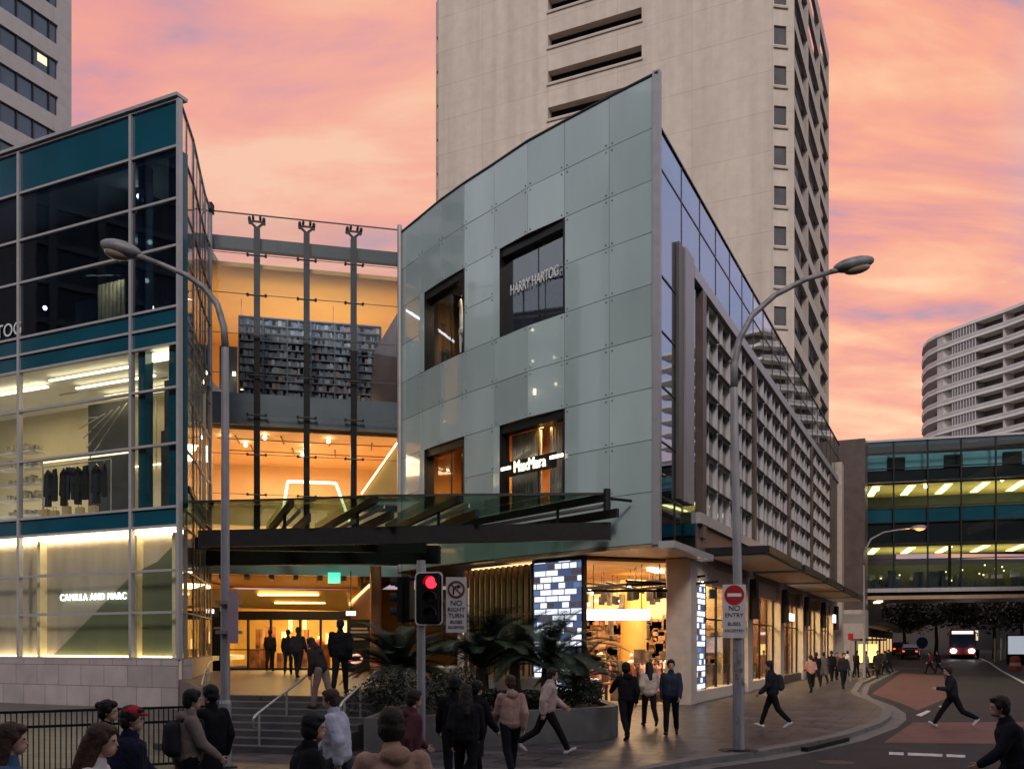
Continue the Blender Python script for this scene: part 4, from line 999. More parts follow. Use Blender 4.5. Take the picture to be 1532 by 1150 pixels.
# made-up shelves and books imitating the building mirrored in the atrium glass
bs = thing('book_wall', 'made-up slate blue bookshelves imitating a building mirrored in the upper atrium glass', 'stand-in bookcase', AF.pt(4.5,13.1,-2.2))
bs0, bs1 = AF.s(348)+.15, AF.s(577)
mb = MB(); mb.fbox(AF, bs0, bs1, 13.1, 17.05, -2.6, -2.5)
for k in range(12): mb.fbox(AF, bs0, bs1, 13.12+k*.355, 13.17+k*.355, -2.5, -2.12)
k = 0; s = bs0
while s <= bs1+.01: mb.fbox(AF, s-.025, s+.025, 13.1, 17.05, -2.5, -2.1); s += (bs1-bs0)/6
mb.build('shelf', mat('shelf_slate', (0.075,0.09,0.115), 0.5, 0, 0.15, 2), bs)
bmats = [mat('book_'+str(i), c, 0.6, 0, 0.15, 5) for i, c in enumerate(((0.10,0.12,0.16),(0.16,0.19,0.23),(0.05,0.06,0.085),(0.30,0.30,0.32),(0.20,0.13,0.11)))]
mb = MB(); rr = random.Random(5)
for k in range(11):
    s = bs0+.05
    while s < bs1-.1:
        w = rr.uniform(.05,.16); mb.mi = rr.choice((0,0,0,1,1,2,2,2,3,4)); 
        if rr.random() < .85: mb.fbox(AF, s, s+w-.005, 13.175+k*.355, 13.175+k*.355+rr.uniform(.16,.29), -2.4, -2.16-rr.uniform(0,.06))
        s += w
bo = mb.build('books', bmats, bs); bo['kind'] = 'stuff'
mb = MB(); mb.tube([AF.pt(bs0+.1,17.0,-2.3),AF.pt(bs0+.1,17.9,-2.3)],.015,6); mb.tube([AF.pt(bs0+.85,17.0,-2.3),AF.pt(bs0+.85,18.3,-2.3)],.015,6); mb.tube([AF.pt(bs0+4.2,17.0,-2.3),AF.pt(bs0+4.2,17.9,-2.3)],.015,6); mb.build('rod', M['galvdark'], bs)
mb = MB(); mb.fbox(AF, .15, bs0-.1, 13.1, 15.9, -3.2, -3.0); mb.fbox(AF, bs1+.1, bs1+.9, 13.1, 14.4, -2.4, -2.1); mb.build('slate_partition', M['slate'], at)
mb = MB()
for s, z in ((.35,14.0),(.75,14.45),(1.1,13.8)): mb.fbox(AF, s, s+.14, z, z+.16, -2.6, -2.5)
mb.build('wall_lamp', M['e_warmwhite'], at)
l = area('book_lamp', AF.pt(4.4,17.6,-1.3), (6,.3), 60, (0.75,0.84,1.0), (0,0.3,-1))
# sloping stair soffits at the right-hand end
mb = MB(); mb.hexa([AF.pt(s,z,n) for s,z,n in ((6.6,13.1,-2.6),(AW+.1,13.1,-.8),(AW+.5,13.1,-2.6),(7,13.1,-4),(6.75,15.3,-2.6),(AW+.1,17.6,-.8),(AW+.5,17.6,-2.6),(7,15.3,-4))]); mb.build('stair_flank', M['brown'], at)
mb = MB(); mb.fbox(AF, 6.55, AW-.05, 6.75, 8.9, -1.6, -1.2); mb.build('grey_panel', M['slate'], at)
mb = MB()
a = [(6.55,9.05),(AW-.02,9.05),(AW-.02,11.35)]
mb.v += [tuple(AF.pt(s,z,-1.2)) for s,z in a]+[tuple(AF.pt(s,z,-1.6)) for s,z in a]
for f in ((0,1,2),(5,4,3),(0,3,4,1),(1,4,5,2),(2,5,3,0)): mb.f.append(f); mb.m.append(0)
mb.build('stair_flank', M['goldwall'], at)
mb = MB(); mb.bar(AF.pt(6.45,9.05,-1.1), AF.pt(AW-.05,11.45,-1.1), .08, .08); mb.build('stair_light', emit('stair_light', (1.0,0.85,0.55), 3.0), at)
mb = MB(); q = [(2.9,8.3),(3.2,10.15),(5.5,10.15),(6.2,8.2)]
for a, b in zip(q, q[1:]): mb.bar(AF.pt(a[0],a[1],-5.0), AF.pt(b[0],b[1],-5.0), .09,.12)
mb.build('light_frame', emit('frame_light', (1.0,0.86,0.55), 4.0), at)
mb = MB()
for s, n in ((.9,-1.9),(2.9,-1.6),(5.0,-1.6),(7.0,-2.0),(1.5,-3.8),(3.4,-4),(5.4,-4)): mb.bar(AF.pt(s,11.57,n), AF.pt(s+.12,11.57,n-1.6), .05,.05)
for z, n in ((11.58,-2.6),(11.58,-5.2)): mb.fbox(AF, .1, AW, z-.015, z+.015, n-.04, n)
mb.build('ceiling_track', M['wood'], at)
mb = MB()
for s, n in ((2.2,-1.4),(5.0,-1.5),(1.3,-3.2),(4.0,-3.3),(3.9,-5),(.4,-2)): mb.ell(AF.pt(s,11.45,n), (.09,.09,.09), 8, 6)
mb.build('downlight', M['e_spot'], at)

# entrance under the atrium
en = thing('entrance_portal', 'wide glass entrance doors under a glowing gold bulkhead below the atrium', 'entrance', (-10,43,LH))
Z = LH
mb = MB(); mb.fbox(AF, -.3, AW, 5.22, 5.72, -.15, .12); mb.build('glass_fascia', M['cladding'], en)
mb = MB(); mb.fbox(AF, -1.4, AW+.3, 5.35, 5.42, -12, -.3); mb.build('ceiling', mat('slatted_ceiling', (0.20,0.10,0.045), 0.5, 0, 0.5, 1.0, stretch=(.3,9,1)), en)
EF = Fr(P(318,1000,43.2).xy, (1,0.02), (0.02,-1))
ew = 6.35
mb = MB()
mb.v += [tuple(EF.pt(s,z,n)) for s,z,n in ((-.6,3.95,-.1),(ew,3.75,-.1),(ew,3.75,.1),(-.6,3.95,.1),(-.6,4.6,-.3),(ew,4.6,-.3),(ew,4.6,1.3),(-.6,4.75,1.3))]
for f in ((0,3,2,1),(4,5,6,7),(0,1,5,4),(1,2,6,5),(2,3,7,6),(3,0,4,7)): mb.f.append(f); mb.m.append(0)
mb.build('gold_bulkhead', M['goldwall'], en)
mb = MB(); mb.fbox(EF, 2.4, 5.1, 4.42, 4.50, .9, 1.25); mb.fbox(EF, 3.0, 5.3, 4.08, 4.13, .5, .62); mb.build('cove_light', emit('gold_cove', (1.0,0.72,0.30), 4.0), en)
mb = MB(); mb.fbox(EF, -1.2, .35, LH, 4.0, -.3, 0); mb.build('side_wall', M['brown'], en)
mb = MB()
mb.fbox(EF, .35, ew, 3.35, 3.75, -.15, .12)
for s in (.35, 1.6, 2.65, 4.0, 4.95, ew-.1): mb.fbox(EF, s, s+.09, LH, 3.4, -.1, .08)
mb.fbox(EF, .35, ew, LH, LH+.1, -.08, .06)
mb.fbox(EF, .35, 2.65, 1.95, 2.0, -.05, .05)
mb.build('door_frame', M['darkmetal'], en)
mb = MB(); mb.fbox(EF, .4, ew, LH+.1, 3.35, -.02, 0); mb.build('door_glass', M['g_store'], en)
mb = MB(); mb.fbox(EF, -3, 11, LH, 5.3, -9.2, -9); mb.fbox(EF, -1.4,-1.2, LH, 5.3, -9, 0); mb.fbox(EF, ew+.3, ew+.45, LH, 5.3, -9, -.4); mb.build('mall_wall', M['goldwall'], en)
area('mall_lamp', EF.pt(3,5.1,-4), (5,5), 1150, (1.0,0.70,0.30))
area('porch_lamp', (-8.6,39.0,5.2), (6,1.0), 300, (1.0,0.60,0.22), (0,0,-1))
mb = MB(); rr = random.Random(8)
for k in range(22):
    s = rr.uniform(.4,6.0); n = rr.uniform(-8.4,-2.5); z0 = rr.choice((LH, LH, 2.0)); mb.fbox(EF, s, s+rr.uniform(.15,.6), z0, z0+rr.uniform(.4,1.3), n, n+.4)
split_build(mb, 'mall_display', mat('mall_display', (0.22,0.075,0.03), 0.6, 0, 0.9, 2.0), en)
mb = MB()
for k in range(9):
    s = rr.uniform(.4,6.0); z = rr.uniform(1.6,3.1); mb.fbox(EF, s, s+rr.uniform(.2,.5), z, z+rr.uniform(.3,.9), -8.9, -8.8)
split_build(mb, 'mall_lit_sign', emit('mall_lit_sign', (1.0,0.70,0.30), 1.6), en)
mb = MB(); a = EF.pt(4.35,2.75,-3); mb.ell(a+Vector((0,0,-.75)), (.35,.2,.5), 12, 8); mb.build('red_display', mat('red_display', (0.5,0.03,0.02), 0.5), en, smooth=True)
# gold baffle fins in the porch ceiling
mb = MB()
for k in range(7): mb.fbox(AF, .3+k*1.05, .5+k*1.05, 5.05, 5.34, -2.6, -.5)
mb.build('ceiling_baffle', M['wood'], en)
mb = MB(); mb.bar(EF.pt(ew-.1,4.0,.1), EF.pt(ew+1.1,4.9,1.3), .1,.1); mb.bar(EF.pt(ew+1.15,LH+2.2,1.3), EF.pt(ew+1.15,4.95,1.3), .1,.1); mb.build('bright_trim', emit('trim_glow', (1.0,0.74,0.34), 1.3), en)
mb = MB(); mb.hexa([EF.pt(s,z,n) for s,z,n in ((ew,3.1,.0),(ew+1.1,3.1,1.2),(ew+1.1,3.1,1.1),(ew,3.1,-.1),(ew,3.9,.0),(ew+1.1,4.8,1.2),(ew+1.1,4.8,1.1),(ew,3.9,-.1))]); mb.build('side_panel', M['wood'], en)
ex = thing('exit_sign', 'glowing green exit sign above the gold entrance bulkhead', 'sign', P(500,863,40.6))
mb = MB(); a, b = P(491,872,40.6), P(509,856,40.6); mb.box(a.x,b.x,40.55,40.65,a.z,b.z); mb.build('light_box', M['e_green'], ex)
mb = MB(); mb.box((a.x+b.x)/2-.02,(a.x+b.x)/2+.02,40.58,40.62,b.z,5.35); mb.build('hanger_rod', M['darkmetal'], ex)
oc = thing('round_column', 'terracotta coloured round column on the landing right of the entrance doors', 'column', (XP(562,37.5),37.5,LH))
mb = MB(); mb.lathe((XP(562,37.5),37.5,0), [(.23,LH),(.23,5.35)], 20); mb.build('shaft', mat('terracotta_paint', (0.40,0.13,0.055), 0.45), oc, smooth=False)
mb = MB(); mb.lathe((XP(562,37.5),37.5,0), [(.27,LH),(.27,LH+.12)], 20); mb.build('base_ring', M['darkmetal'], oc)
def board(px0, px1, py0, py1, Y, lab, lines):
    a, b = P(px0,py1,Y), P(px1,py0,Y)
    t = thing('poster_board', lab, 'board', ((a.x+b.x)/2,Y,LH))
    mb = MB(); mb.box(a.x,b.x,Y,Y+.12,LH,b.z); mb.build('panel', M['black'], t)
    for k, (z, ww) in enumerate(lines):
        mb = MB(); mb.box((a.x+b.x)/2-ww/2,(a.x+b.x)/2+ww/2,Y-.012,Y-.002,z,z+.09); mb.build('printed_line', mat('faded_print', (0.20,0.16,0.16), 0.7), t)
board(519,556,926,1004,40.2,'black poster board with faint print right of the entrance doors',[(2.85,.7),(2.7,.8),(2.4,.5)])
board(316,334,922,1003,41.5,'narrow black poster board left of the entrance doors',[(2.9,.3)])
lb = thing('lit_sign', 'small pinkish lit ring sign low before the black poster board', 'sign', P(532,985,39.6))
mb = MB(); p = P(532,985,39.6); A = Matrix.Rotation(R(90),3,'X'); n=24
mb.tube([(p.x+.26*math.cos(2*math.pi*i/n), 39.6, p.z+.17*math.sin(2*math.pi*i/n)) for i in range(n+1)], .05, 6, caps=False); mb.build('light_tube', emit('pink_tube', (1.0,0.45,0.36), 1.4), lb)
mb = MB(); mb.box(p.x-.03,p.x+.03,39.62,39.68,LH,p.z-.15); mb.build('stand', M['darkmetal'], lb)
for px, py, Y, lab in ((313,914,41.2,'small white lit sign above the left poster board'),(525,917,40.4,'small white lit sign above the right poster board')):
    t = thing('lit_sign', lab, 'sign', P(px,py,Y)); p = P(px,py,Y); mb = MB(); mb.box(p.x-.2,p.x+.2,Y-.03,Y+.03,p.z-.09,p.z+.09); mb.build('light_box', M['e_cool'], t)
    mb = MB(); mb.box(p.x-.02,p.x+.02,Y-.02,Y+.02,p.z+.09,5.4); mb.build('hanger_rod', M['darkmetal'], t)

# entrance canopy
cn = thing('entrance_canopy', 'dark steel and glass canopy spanning between the two stores over the entrance', 'canopy', (-3,31,5.6))
mb = MB(); fa, fb = Vector((3.24,30.55)), Vector((-10.95,32.7))
mb.seg(fa, fb, 5.62, 6.20, .28); mb.build('front_beam', M['black'], cn)
mb = MB(); mb.seg((-12.7,38.6), (-2.9,37.3), 5.45, 6.15, .5); mb.seg((-11.4,33.6),(-3.2,34.9), 5.62, 6.05, .3)
mb.build('rear_beam', M['black'], cn)
ZG = 7.05
rafters = [((-7.35,31.1),(-10.3,39.4)), ((-4.45,30.4),(-8.3,39.6)), ((-1.65,30.2),(-5.3,39.5)), ((2.95,30.0),(-2.6,37.6))]
for (a, b) in rafters:
    mb = MB(); a3, b3 = Vector((*a,ZG-.12)), Vector((*b,ZG-.12)); mb.bar(a3, b3, .16, .24)
    m_ = a3.lerp(b3,.25); mb.bar(m_, Vector((m_.x, m_.y, 6.2)), .1,.1); m_ = a3.lerp(b3,.12); m2 = Vector((a3.lerp(b3,.3).x, a3.lerp(b3,.3).y, 6.2)); 
    mb.build('rafter', M['black'], cn)
    mb = MB(); a3, b3 = Vector((a[0]+.5,a[1]+.4,ZG-.55)), Vector((b[0]+.5,b[1],ZG-.55)); mb.bar(a3, b3, .12,.28); mb.build('lower_rafter', M['darkmetal'], cn)
    mb = MB(); mb.bar(Vector((a[0]+.25,a[1]+.3,ZG-.30)), Vector((b[0]+.25,b[1],ZG-.30)), .05,.14); mb.build('light_fin', M['alu_light'], cn)
glass_l = [(-11.5,31.9),(-12.4,37.5),(-10.3,39.4)]
for i, (p0, p1) in enumerate((((( -11.3,31.7)),rafters[0][0]), (rafters[0][0],rafters[1][0]), (rafters[1][0],rafters[2][0]), (rafters[2][0],rafters[3][0]))):
    q0 = ((-12.6,38.9) if i == 0 else rafters[i-1][1]); q1 = rafters[i][1]
    mb = MB(); mb.prism([p0,p1,q1,q0], ZG+.01+.004*i, ZG+.035+.004*i); mb.build('glass_panel', M['g_green'], cn)
    mb = MB(); mb.bar(Vector((*p0,ZG)), Vector((*p1,ZG)), .05,.07); mb.build('edge_trim', M['darkmetal'], cn)
mb = MB(); mb.tube([(3.05,29.95,6.5),(3.05,29.95,7.2)], .12, 8); mb.tube([(3.05,29.95,6.9),(3.9,30.5,6.9)], .05, 8); mb.build('end_bracket', M['black'], cn)
mb = MB(); mb.bar((-12.7,39.3,7.15),(-11.2,32.3,7.6),.1,.2); mb.bar((-12.9,39.0,7.0),(-12.5,39.0,8.2),.12,.12); mb.build('tie_arm', M['black'], cn)
# ---------------------------------------------------------------- tower behind
TC = Vector((20.49,73.4))
TFf = Fr(TC, D2, (-D1.x,-D1.y)); TFs = Fr(TC, D1, (D1.y,-D1.x))
tw = thing('office_tower', 'tall beige concrete tower with long dark slots behind the glass cornered store', 'building', (TC.x,TC.y,0))
TZ = 62.0; FL = 3.16
zf0 = zat(82,(TFf.O+TFf.d*TFf.s(820)).y)-1.0
sa, sb = TFf.s(960), TFf.s(820); sl = TFf.s(656)
hol = []; k = -14; z_open = zat(70,(TFf.O+TFf.d*TFf.s(820)).y)    # bottom of the second slot
fl_z = []
while z_open+k*FL < TZ-2: fl_z.append(z_open+k*FL); k += 1
fl_z = [z for z in fl_z if z > 8]
hol = [(sa, sb, z, z+.98) for z in fl_z]
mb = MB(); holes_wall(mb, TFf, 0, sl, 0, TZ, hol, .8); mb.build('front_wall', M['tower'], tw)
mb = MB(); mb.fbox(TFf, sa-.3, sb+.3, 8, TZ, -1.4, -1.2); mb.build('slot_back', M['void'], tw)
mb = MB()
for z in fl_z: mb.fbox(TFf, sa-.1, sb+.1, z-.30, z-.16, 0.002, .12)
split_build(mb, 'slot_ledge', M['tower2'], tw)
mb = MB(); rr = random.Random(2)
for z in fl_z:
    for q in range(3):
        s = rr.uniform(sa+.3, sb-.5); mb.fbox(TFf, s, s+.25, z+.1, z+.3, -1.15, -1.05)
mb.build('slot_detail', M['galvdark'], tw)
CF = Fr(TFf.pt(sl,0,0).xy, (D2+D1*0.9), (0,0)); CF.n = Vector((-CF.d.y,CF.d.x)); CF.n = CF.n if CF.n.dot(-CF.O) > 0 else -CF.n
hz = [(0.12,.55,z-.6,z+.95) for z in fl_z]
mb = MB(); holes_wall(mb, CF, 0.0, .75, 0, TZ, hz, .4); mb.build('chamfer_wall', M['tower'], tw)
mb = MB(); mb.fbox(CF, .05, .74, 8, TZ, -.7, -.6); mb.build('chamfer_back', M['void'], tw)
# street side: plain strip with single windows, then deep ribbons between piers
KF = Fr(TC, (1.0, 0.16), (0.16,-1.0)); kw = KF.s(1188); TS0 = KF.pt(kw,0,0).xy
TFs = Fr(TS0, D1, (D1.y,-D1.x)); sE = TFs.s(1240); s_r0 = .25
w0, w1 = KF.s(1158), KF.s(1176.5)
zw = zat(127, TC.y+.1); sn_ = []; k = -12
while zw+k*FL < TZ-2:
    if zw+k*FL > 8: sn_.append(zw+k*FL)
    k += 1
hol = [(w0, w1, z, z+1.5) for z in sn_]
ribs = [(s_r0, sE-.4, z-.45, z+1.7) for z in sn_]
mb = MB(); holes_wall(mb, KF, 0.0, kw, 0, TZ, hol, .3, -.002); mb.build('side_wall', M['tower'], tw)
mb = MB(); mb.fbox(KF, .1, kw-.1, 8, TZ, -.26, -.16); mb.build('side_window_glass', M['greywin'], tw)
mb = MB()
for z in sn_: mb.fbox(KF, w0-.05, w1+.12, z-.32, z-.18, 0.003, .14)
split_build(mb, 'side_window_ledge', M['tower2'], tw)
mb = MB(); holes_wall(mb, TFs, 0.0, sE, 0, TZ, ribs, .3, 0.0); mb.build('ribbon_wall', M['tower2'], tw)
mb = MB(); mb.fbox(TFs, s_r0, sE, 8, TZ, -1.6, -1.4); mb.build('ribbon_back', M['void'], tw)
mb = MB(); mb.fbox(TFs, sE-.3, sE, 0, TZ, -1.6, -.3); mb.fbox(TFs, 0, .2, 0, TZ, -1.6, -.3); mb.build('end_wall', M['tower2'], tw)
for px in (1208.5, 1226):
    s = TFs.s(px); mb = MB(); mb.fbox(TFs, s-.2, s+.2, 8, TZ, -.5, .03); mb.build('side_pier', M['tower2'], tw)
mb = MB(); rr = random.Random(12)
for z in sn_:
    s = s_r0+.6
    while s < sE-2:
        if rr.random() < .5: mb.fbox(TFs, s, s+1.6, z-.2, z+1.6, -1.38, -1.3)
        s += 2.1
mb.build('ribbon_blind', M['greywin'], tw)
mb = MB(); mb.fbox(TFf, 0.5, sl-.5, TZ-.8, TZ-.2, -20, -.6); mb.fbox(TFf, .6, sl-.6, 0, 6, -20, -18); mb.build('roof', M['tower2'], tw)
# low grey plant block by the tower foot, seen over the parapet
pb = thing('plant_room', 'pinkish concrete block rising behind the street side glass parapet', 'building', (19,66,0))
mb = MB(); mb.prism([tuple(RF.pt(s,0,n).xy) for s,n in ((30,-4.2),(30,-2.6),(40,-2.6),(40,-4.2))], 14, 22.8); mb.build('wall', M['tower'], pb)
mb = MB(); mb.prism([tuple(RF.pt(s,0,n).xy) for s,n in ((29.9,-4.3),(29.9,-2.5),(40.1,-2.5),(40.1,-4.3))], 22.8, 23.0); mb.build('coping', M['galvdark'], pb)

# ---------------------------------------------------------------- tower at the upper left
lt = thing('ribbon_tower', 'pale tower with blue ribbon windows behind the left glass store', 'building', (-45,92,0))
LTc = Vector((XP(107,94.0),94.0)); LTF = Fr(LTc, (-D1.x,-D1.y), (D1.y,-D1.x))
zl = zat(38+30,(LTF.O+LTF.d*LTF.s(87)).y); hol = []; k = -16; s_w = LTF.s(87)
FLl = 53.6/F*(LTF.O+LTF.d*s_w).y
zz = []
while zl+k*FLl < 75: 
    if zl+k*FLl > 14: zz.append(zl+k*FLl)
    k += 1
hol = [(s_w, 40, z, z+1.95) for z in zz]
mb = MB(); holes_wall(mb, LTF, 0.0, 40, 0, 78, hol, .5); mb.build('front_wall', M['ltower'], lt)
mb = MB(); mb.fbox(LTF, .2, 39.8, 12, 77, -.4, -.25); mb.build('ribbon_glass', M['bluewin'], lt)
mb = MB()
for z in zz:
    s = s_w+.9
    while s < 20: mb.fbox(LTF, s, s+.09, z, z+1.95, -.25, -.1); s += 1.75
mb.build('window_bars', M['darkmetal'], lt)
mb = MB(); rr = random.Random(6)
for z in zz[-6:]:
    for q in range(1):
        s = s_w+.95+1.75*rr.randrange(0,6); mb.fbox(LTF, s+.15, s+1.2, z+.9, z+1.7, -.245, -.21)
split_build(mb, 'lit_office', emit('lit_office', (1.0,0.86,0.55), 0.75), lt)
mb = MB(); mb.prism([tuple(LTF.pt(.02,0,-.5).xy), tuple(LTF.pt(40,0,-.5).xy), tuple(LTF.pt(40,0,-22).xy), tuple(LTF.pt(.02,0,-22).xy)], 0, 77.8); mb.build('core', M['ltower'], lt)

# ---------------------------------------------------------------- curved apartment block on the right
ap = thing('apartment_building', 'curved white apartment block with stacked balconies above the glass bridge', 'building', (95,200,0))
arc = [(1379,216),(1381,211),(1388,207),(1402,203.5),(1425,199.5),(1460,194),(1500,188.5),(1545,182),(1600,175)]
pts = [Vector((XP(px,Y),Y)) for px,Y in arc]
def inset(pts, w):
    out = []
    for i, p in enumerate(pts):
        t = (pts[min(i+1,len(pts)-1)]-pts[max(i-1,0)]).normalized(); n = Vector((-t.y,t.x)); n = n if n.dot(p) > 0 else -n
        out.append(p+n*w)
    return out
back = [(132,172),(132,230),(102,228)]
ZA = zat(521,213); fh = 3.05
slab = MB(); rail_ = MB()
nf = 15
for f in range(nf):
    z = ZA-f*fh
    slab.prism([tuple(p) for p in pts]+back, z-.62, z)
    for a, b in zip(pts, pts[1:]):
        rail_.seg(a, b, z+.01, z+.55, .12) if f else None
slab.build('balcony_slab', mat('apartment_white', (0.80,0.75,0.70), 0.6, 0, 0.04, 1), ap)
rail_.build('balustrade', mat('balustrade_glass', (0.58,0.53,0.50), 0.3, 0, 0.1, 1), ap)
ins = inset(pts, 2.6)
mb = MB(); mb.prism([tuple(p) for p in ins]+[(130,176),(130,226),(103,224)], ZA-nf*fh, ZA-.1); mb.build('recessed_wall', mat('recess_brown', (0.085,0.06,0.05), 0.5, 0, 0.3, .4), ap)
mb = MB(); i0 = inset(pts, .25)
def along(t): 
    k = min(int(t), len(i0)-2); return i0[k].lerp(i0[k+1], t-k)
for t0, t1 in ((2.9,3.35),): mb.prism([tuple(along(t0)),tuple(along(t1)),tuple(ins[4]),tuple(ins[3])], ZA-nf*fh, ZA-.45)
for t in (5.98,6.9):
    a, b = along(t), along(t+.05); mb.prism([tuple(a),tuple(b),tuple(b+Vector((2.4,.6))),tuple(a+Vector((2.4,.6)))], ZA-nf*fh, ZA-.45)
mb.build('white_fin', mat('fin_white', (0.55,0.48,0.45), 0.6), ap)
mb = MB(); mb.prism([tuple(along(t)) for t in (3.95,4.3,4.6,4.95)]+[tuple(ins[5]),tuple(ins[4])], ZA-nf*fh, ZA-.45); mb.build('window_wall', mat('apartment_window', (0.20,0.19,0.20), 0.2, 0, 0.1, 1), ap)
mb = MB()
for t in [3.95+.125*i for i in range(9)]:
    a = along(t); mb.box(a.x-.16, a.x+.0, a.y-.16, a.y+.0, ZA-nf*fh, ZA-.45)
mb.build('window_bars', mat('bar_white', (0.5,0.45,0.44), 0.6), ap)
mb = MB(); mb.prism([(100,207),(114,195),(122,204),(107,218)], ZA, ZA+1.2); p = Vector((103,206)); mb.tube([(p.x,p.y,ZA),(p.x,p.y,ZA+3.2)], .12, 6); mb.build('roof', M['tower2'], ap)

# ---------------------------------------------------------------- glass bridge over the street
Ba, Bb = Vector((29.75,80.0)), Vector((46.5,75.3))
BF = Fr(Ba, Bb-Ba, (0,0)); BF.n = Vector((BF.d.y,-BF.d.x)); BW = (Bb-Ba).length
br = thing('glass_bridge', 'two level glass footbridge with yellow lit ceilings crossing the street', 'bridge', (36,79,0))
zb = lambda py: zat(py, 80.0)
mb = MB(); mb.fbox(BF, 0, BW, 7.0, 19.45, -.05, -.02); mb.build('glass_wall', M['g_bridge'], br)
mb = MB(); bars = [0.0]+[BF.s(px) for px in (1337,1388,1438,1490)]+[BF.s(1490)+2.9*i for i in (1,2,3)]
for s in bars: mb.fbox(BF, s-.06, s+.06, 7.0, 19.5, -.14, .06)
for z in (zb(680),zb(703),zb(722),zb(760),zb(783),zb(815),zb(838)): mb.fbox(BF, 0, BW, z-.04, z+.04, -.10, .02)
mb.build('mullions', M['black'], br)
for z0, z1, nn_ in ((19.45,19.62,.15),(6.65,6.98,.25)): mb = MB(); mb.fbox(BF, -.1, BW, z0, z1, -8, nn_); mb.build('edge_beam', M['galv'], br)
mb = MB(); mb.fbox(BF, -.1, BW, 6.05, 6.35, -7.8, .1); mb.build('soffit_beam', mat('soffit_gold', (0.38,0.25,0.14), 0.5), br)
mb = MB(); mb.fbox(BF, 0, BW, 6.36, 6.64, -7.5, -.1); mb.build('shadow_gap', M['black'], br)
tealb = mat('bridge_teal_panel', (0.012,0.115,0.165), 0.2, 0, 0.2, .5, coat=.4)
mb = MB(); mb.fbox(BF, .1, BW, zb(684)+.9, 19.44, -.4, -.2); mb.fbox(BF, .1, BW, zb(783), zb(762), -.35, -.2); mb.build('teal_panel', tealb, br)
mb = MB(); mb.fbox(BF, .1, BW, zb(722), zb(705), -.5, -.2); mb.fbox(BF, .1, BW, zb(813), zb(784), -.6, -.2); mb.build('dark_panel', M['black'], br)
mb = MB(); mb.fbox(BF, .1, BW, zb(704), zb(680), -1.2, -1.0); mb.build('plant_wall', mat('bridge_blue_wall', (0.20,0.42,0.46), 0.4, 0, 0.25, .3), br)
mb = MB()
for s0 in (2.4, 6.9, 11.4): mb.fbox(BF, s0, s0+1.4, zb(702), zb(684), -.98, -.8)
split_build(mb, 'duct_opening', M['void'], br)
mb = MB(); mb.fbox(BF, .1, BW, zb(757)-.1, zb(722), -8, -7.8); mb.fbox(BF, .1, BW, 7.0, zb(836), -8, -7.8); mb.build('back_wall', mat('bridge_back_wall', (0.045,0.055,0.045), 0.6), br)
mb = MB(); mb.fbox(BF, .1, BW, zb(722)-.2, zb(722), -7.8, -.62); mb.fbox(BF, .1, BW, zb(813)-.3, zb(813), -7.8, -.62); mb.build('ceiling', mat('bridge_ceiling', (0.55,0.44,0.15), 0.6), br)
mb = MB(); mb.fbox(BF, .1, BW, zb(784), zb(784)+.25, -7.8, -.62); mb.fbox(BF, .1, BW, 7.0, 7.1, -7.8, -.2); mb.build('deck', M['darkin'], br)
mb = MB(); s = 1.2
while s < BW: 
    for zc in (zb(722)-.26, zb(813)-.36): mb.fbox(BF, s, s+.6, zc, zc+.05, -6.5, -1.2)
    s += 2.9
split_build(mb, 'ceiling_light', emit('bridge_light', (1.0,0.80,0.34), 3.6), br)
mb = MB()
for s, z in ((1.6,zb(728)),(5.4,zb(727)),(11.3,zb(722)),(6,zb(775))): mb.ell(BF.pt(s,z-.15,-.8), (.14,.14,.14), 8, 6)
mb.build('downlight', M['e_spot'], br)
mb = MB(); rr = random.Random(77)
for k in range(46):
    s = rr.uniform(.6,BW-1); h = rr.uniform(.3,1.5); n = rr.uniform(-6,-1.2); mb.fbox(BF, s, s+rr.uniform(.15,.9), 7.1, 7.1+h, n, n+.4)
for k in range(14):
    s = rr.uniform(1.0,6); mb.fbox(BF, s, s+rr.uniform(.3,.8), zb(782), zb(782)+rr.uniform(1.2,1.7), -4.5, -3.8)
split_build(mb, 'seating', M['darkin'], br)
mb = MB()
for k in range(26): mb.ell(BF.pt(rr.uniform(.6,BW), rr.uniform(7.3,9.2), rr.uniform(-6,-1)), (.07,.07,.07), 6, 5)
mb.build('table_lamp', emit('amber_lamp', (1.0,0.7,0.3), 3.0), br)
mb = MB(); mb.fbox(BF, BF.s(1423)-.1, BF.s(1423)+.12, 7, zb(815), -.9, -.7); mb.build('inner_post', M['black'], br)
# grey stone block of the street side's end under the bridge and lamps beneath
mb = MB(); p = BF.pt(2.0,6.0,-3); mb.fbox(BF, 1.6, 2.1, 5.9, 6.04, -4.5, -1.5); mb.build('under_light', emit('under_light', (1.0,0.75,0.55), 2.0), br)

for s, z in ((5,8.0),(13,8.0),(5,zb(784)+.6),(13,zb(784)+.6)):
    c = BF.pt(s,z,-4); l = area('bridge_ceiling_fill', c, (7,3), 330, (1.0,0.82,0.42), (0,0,1)); l.rotation_euler.z = 0  # added hidden area lights that brighten the bridge ceilings from below
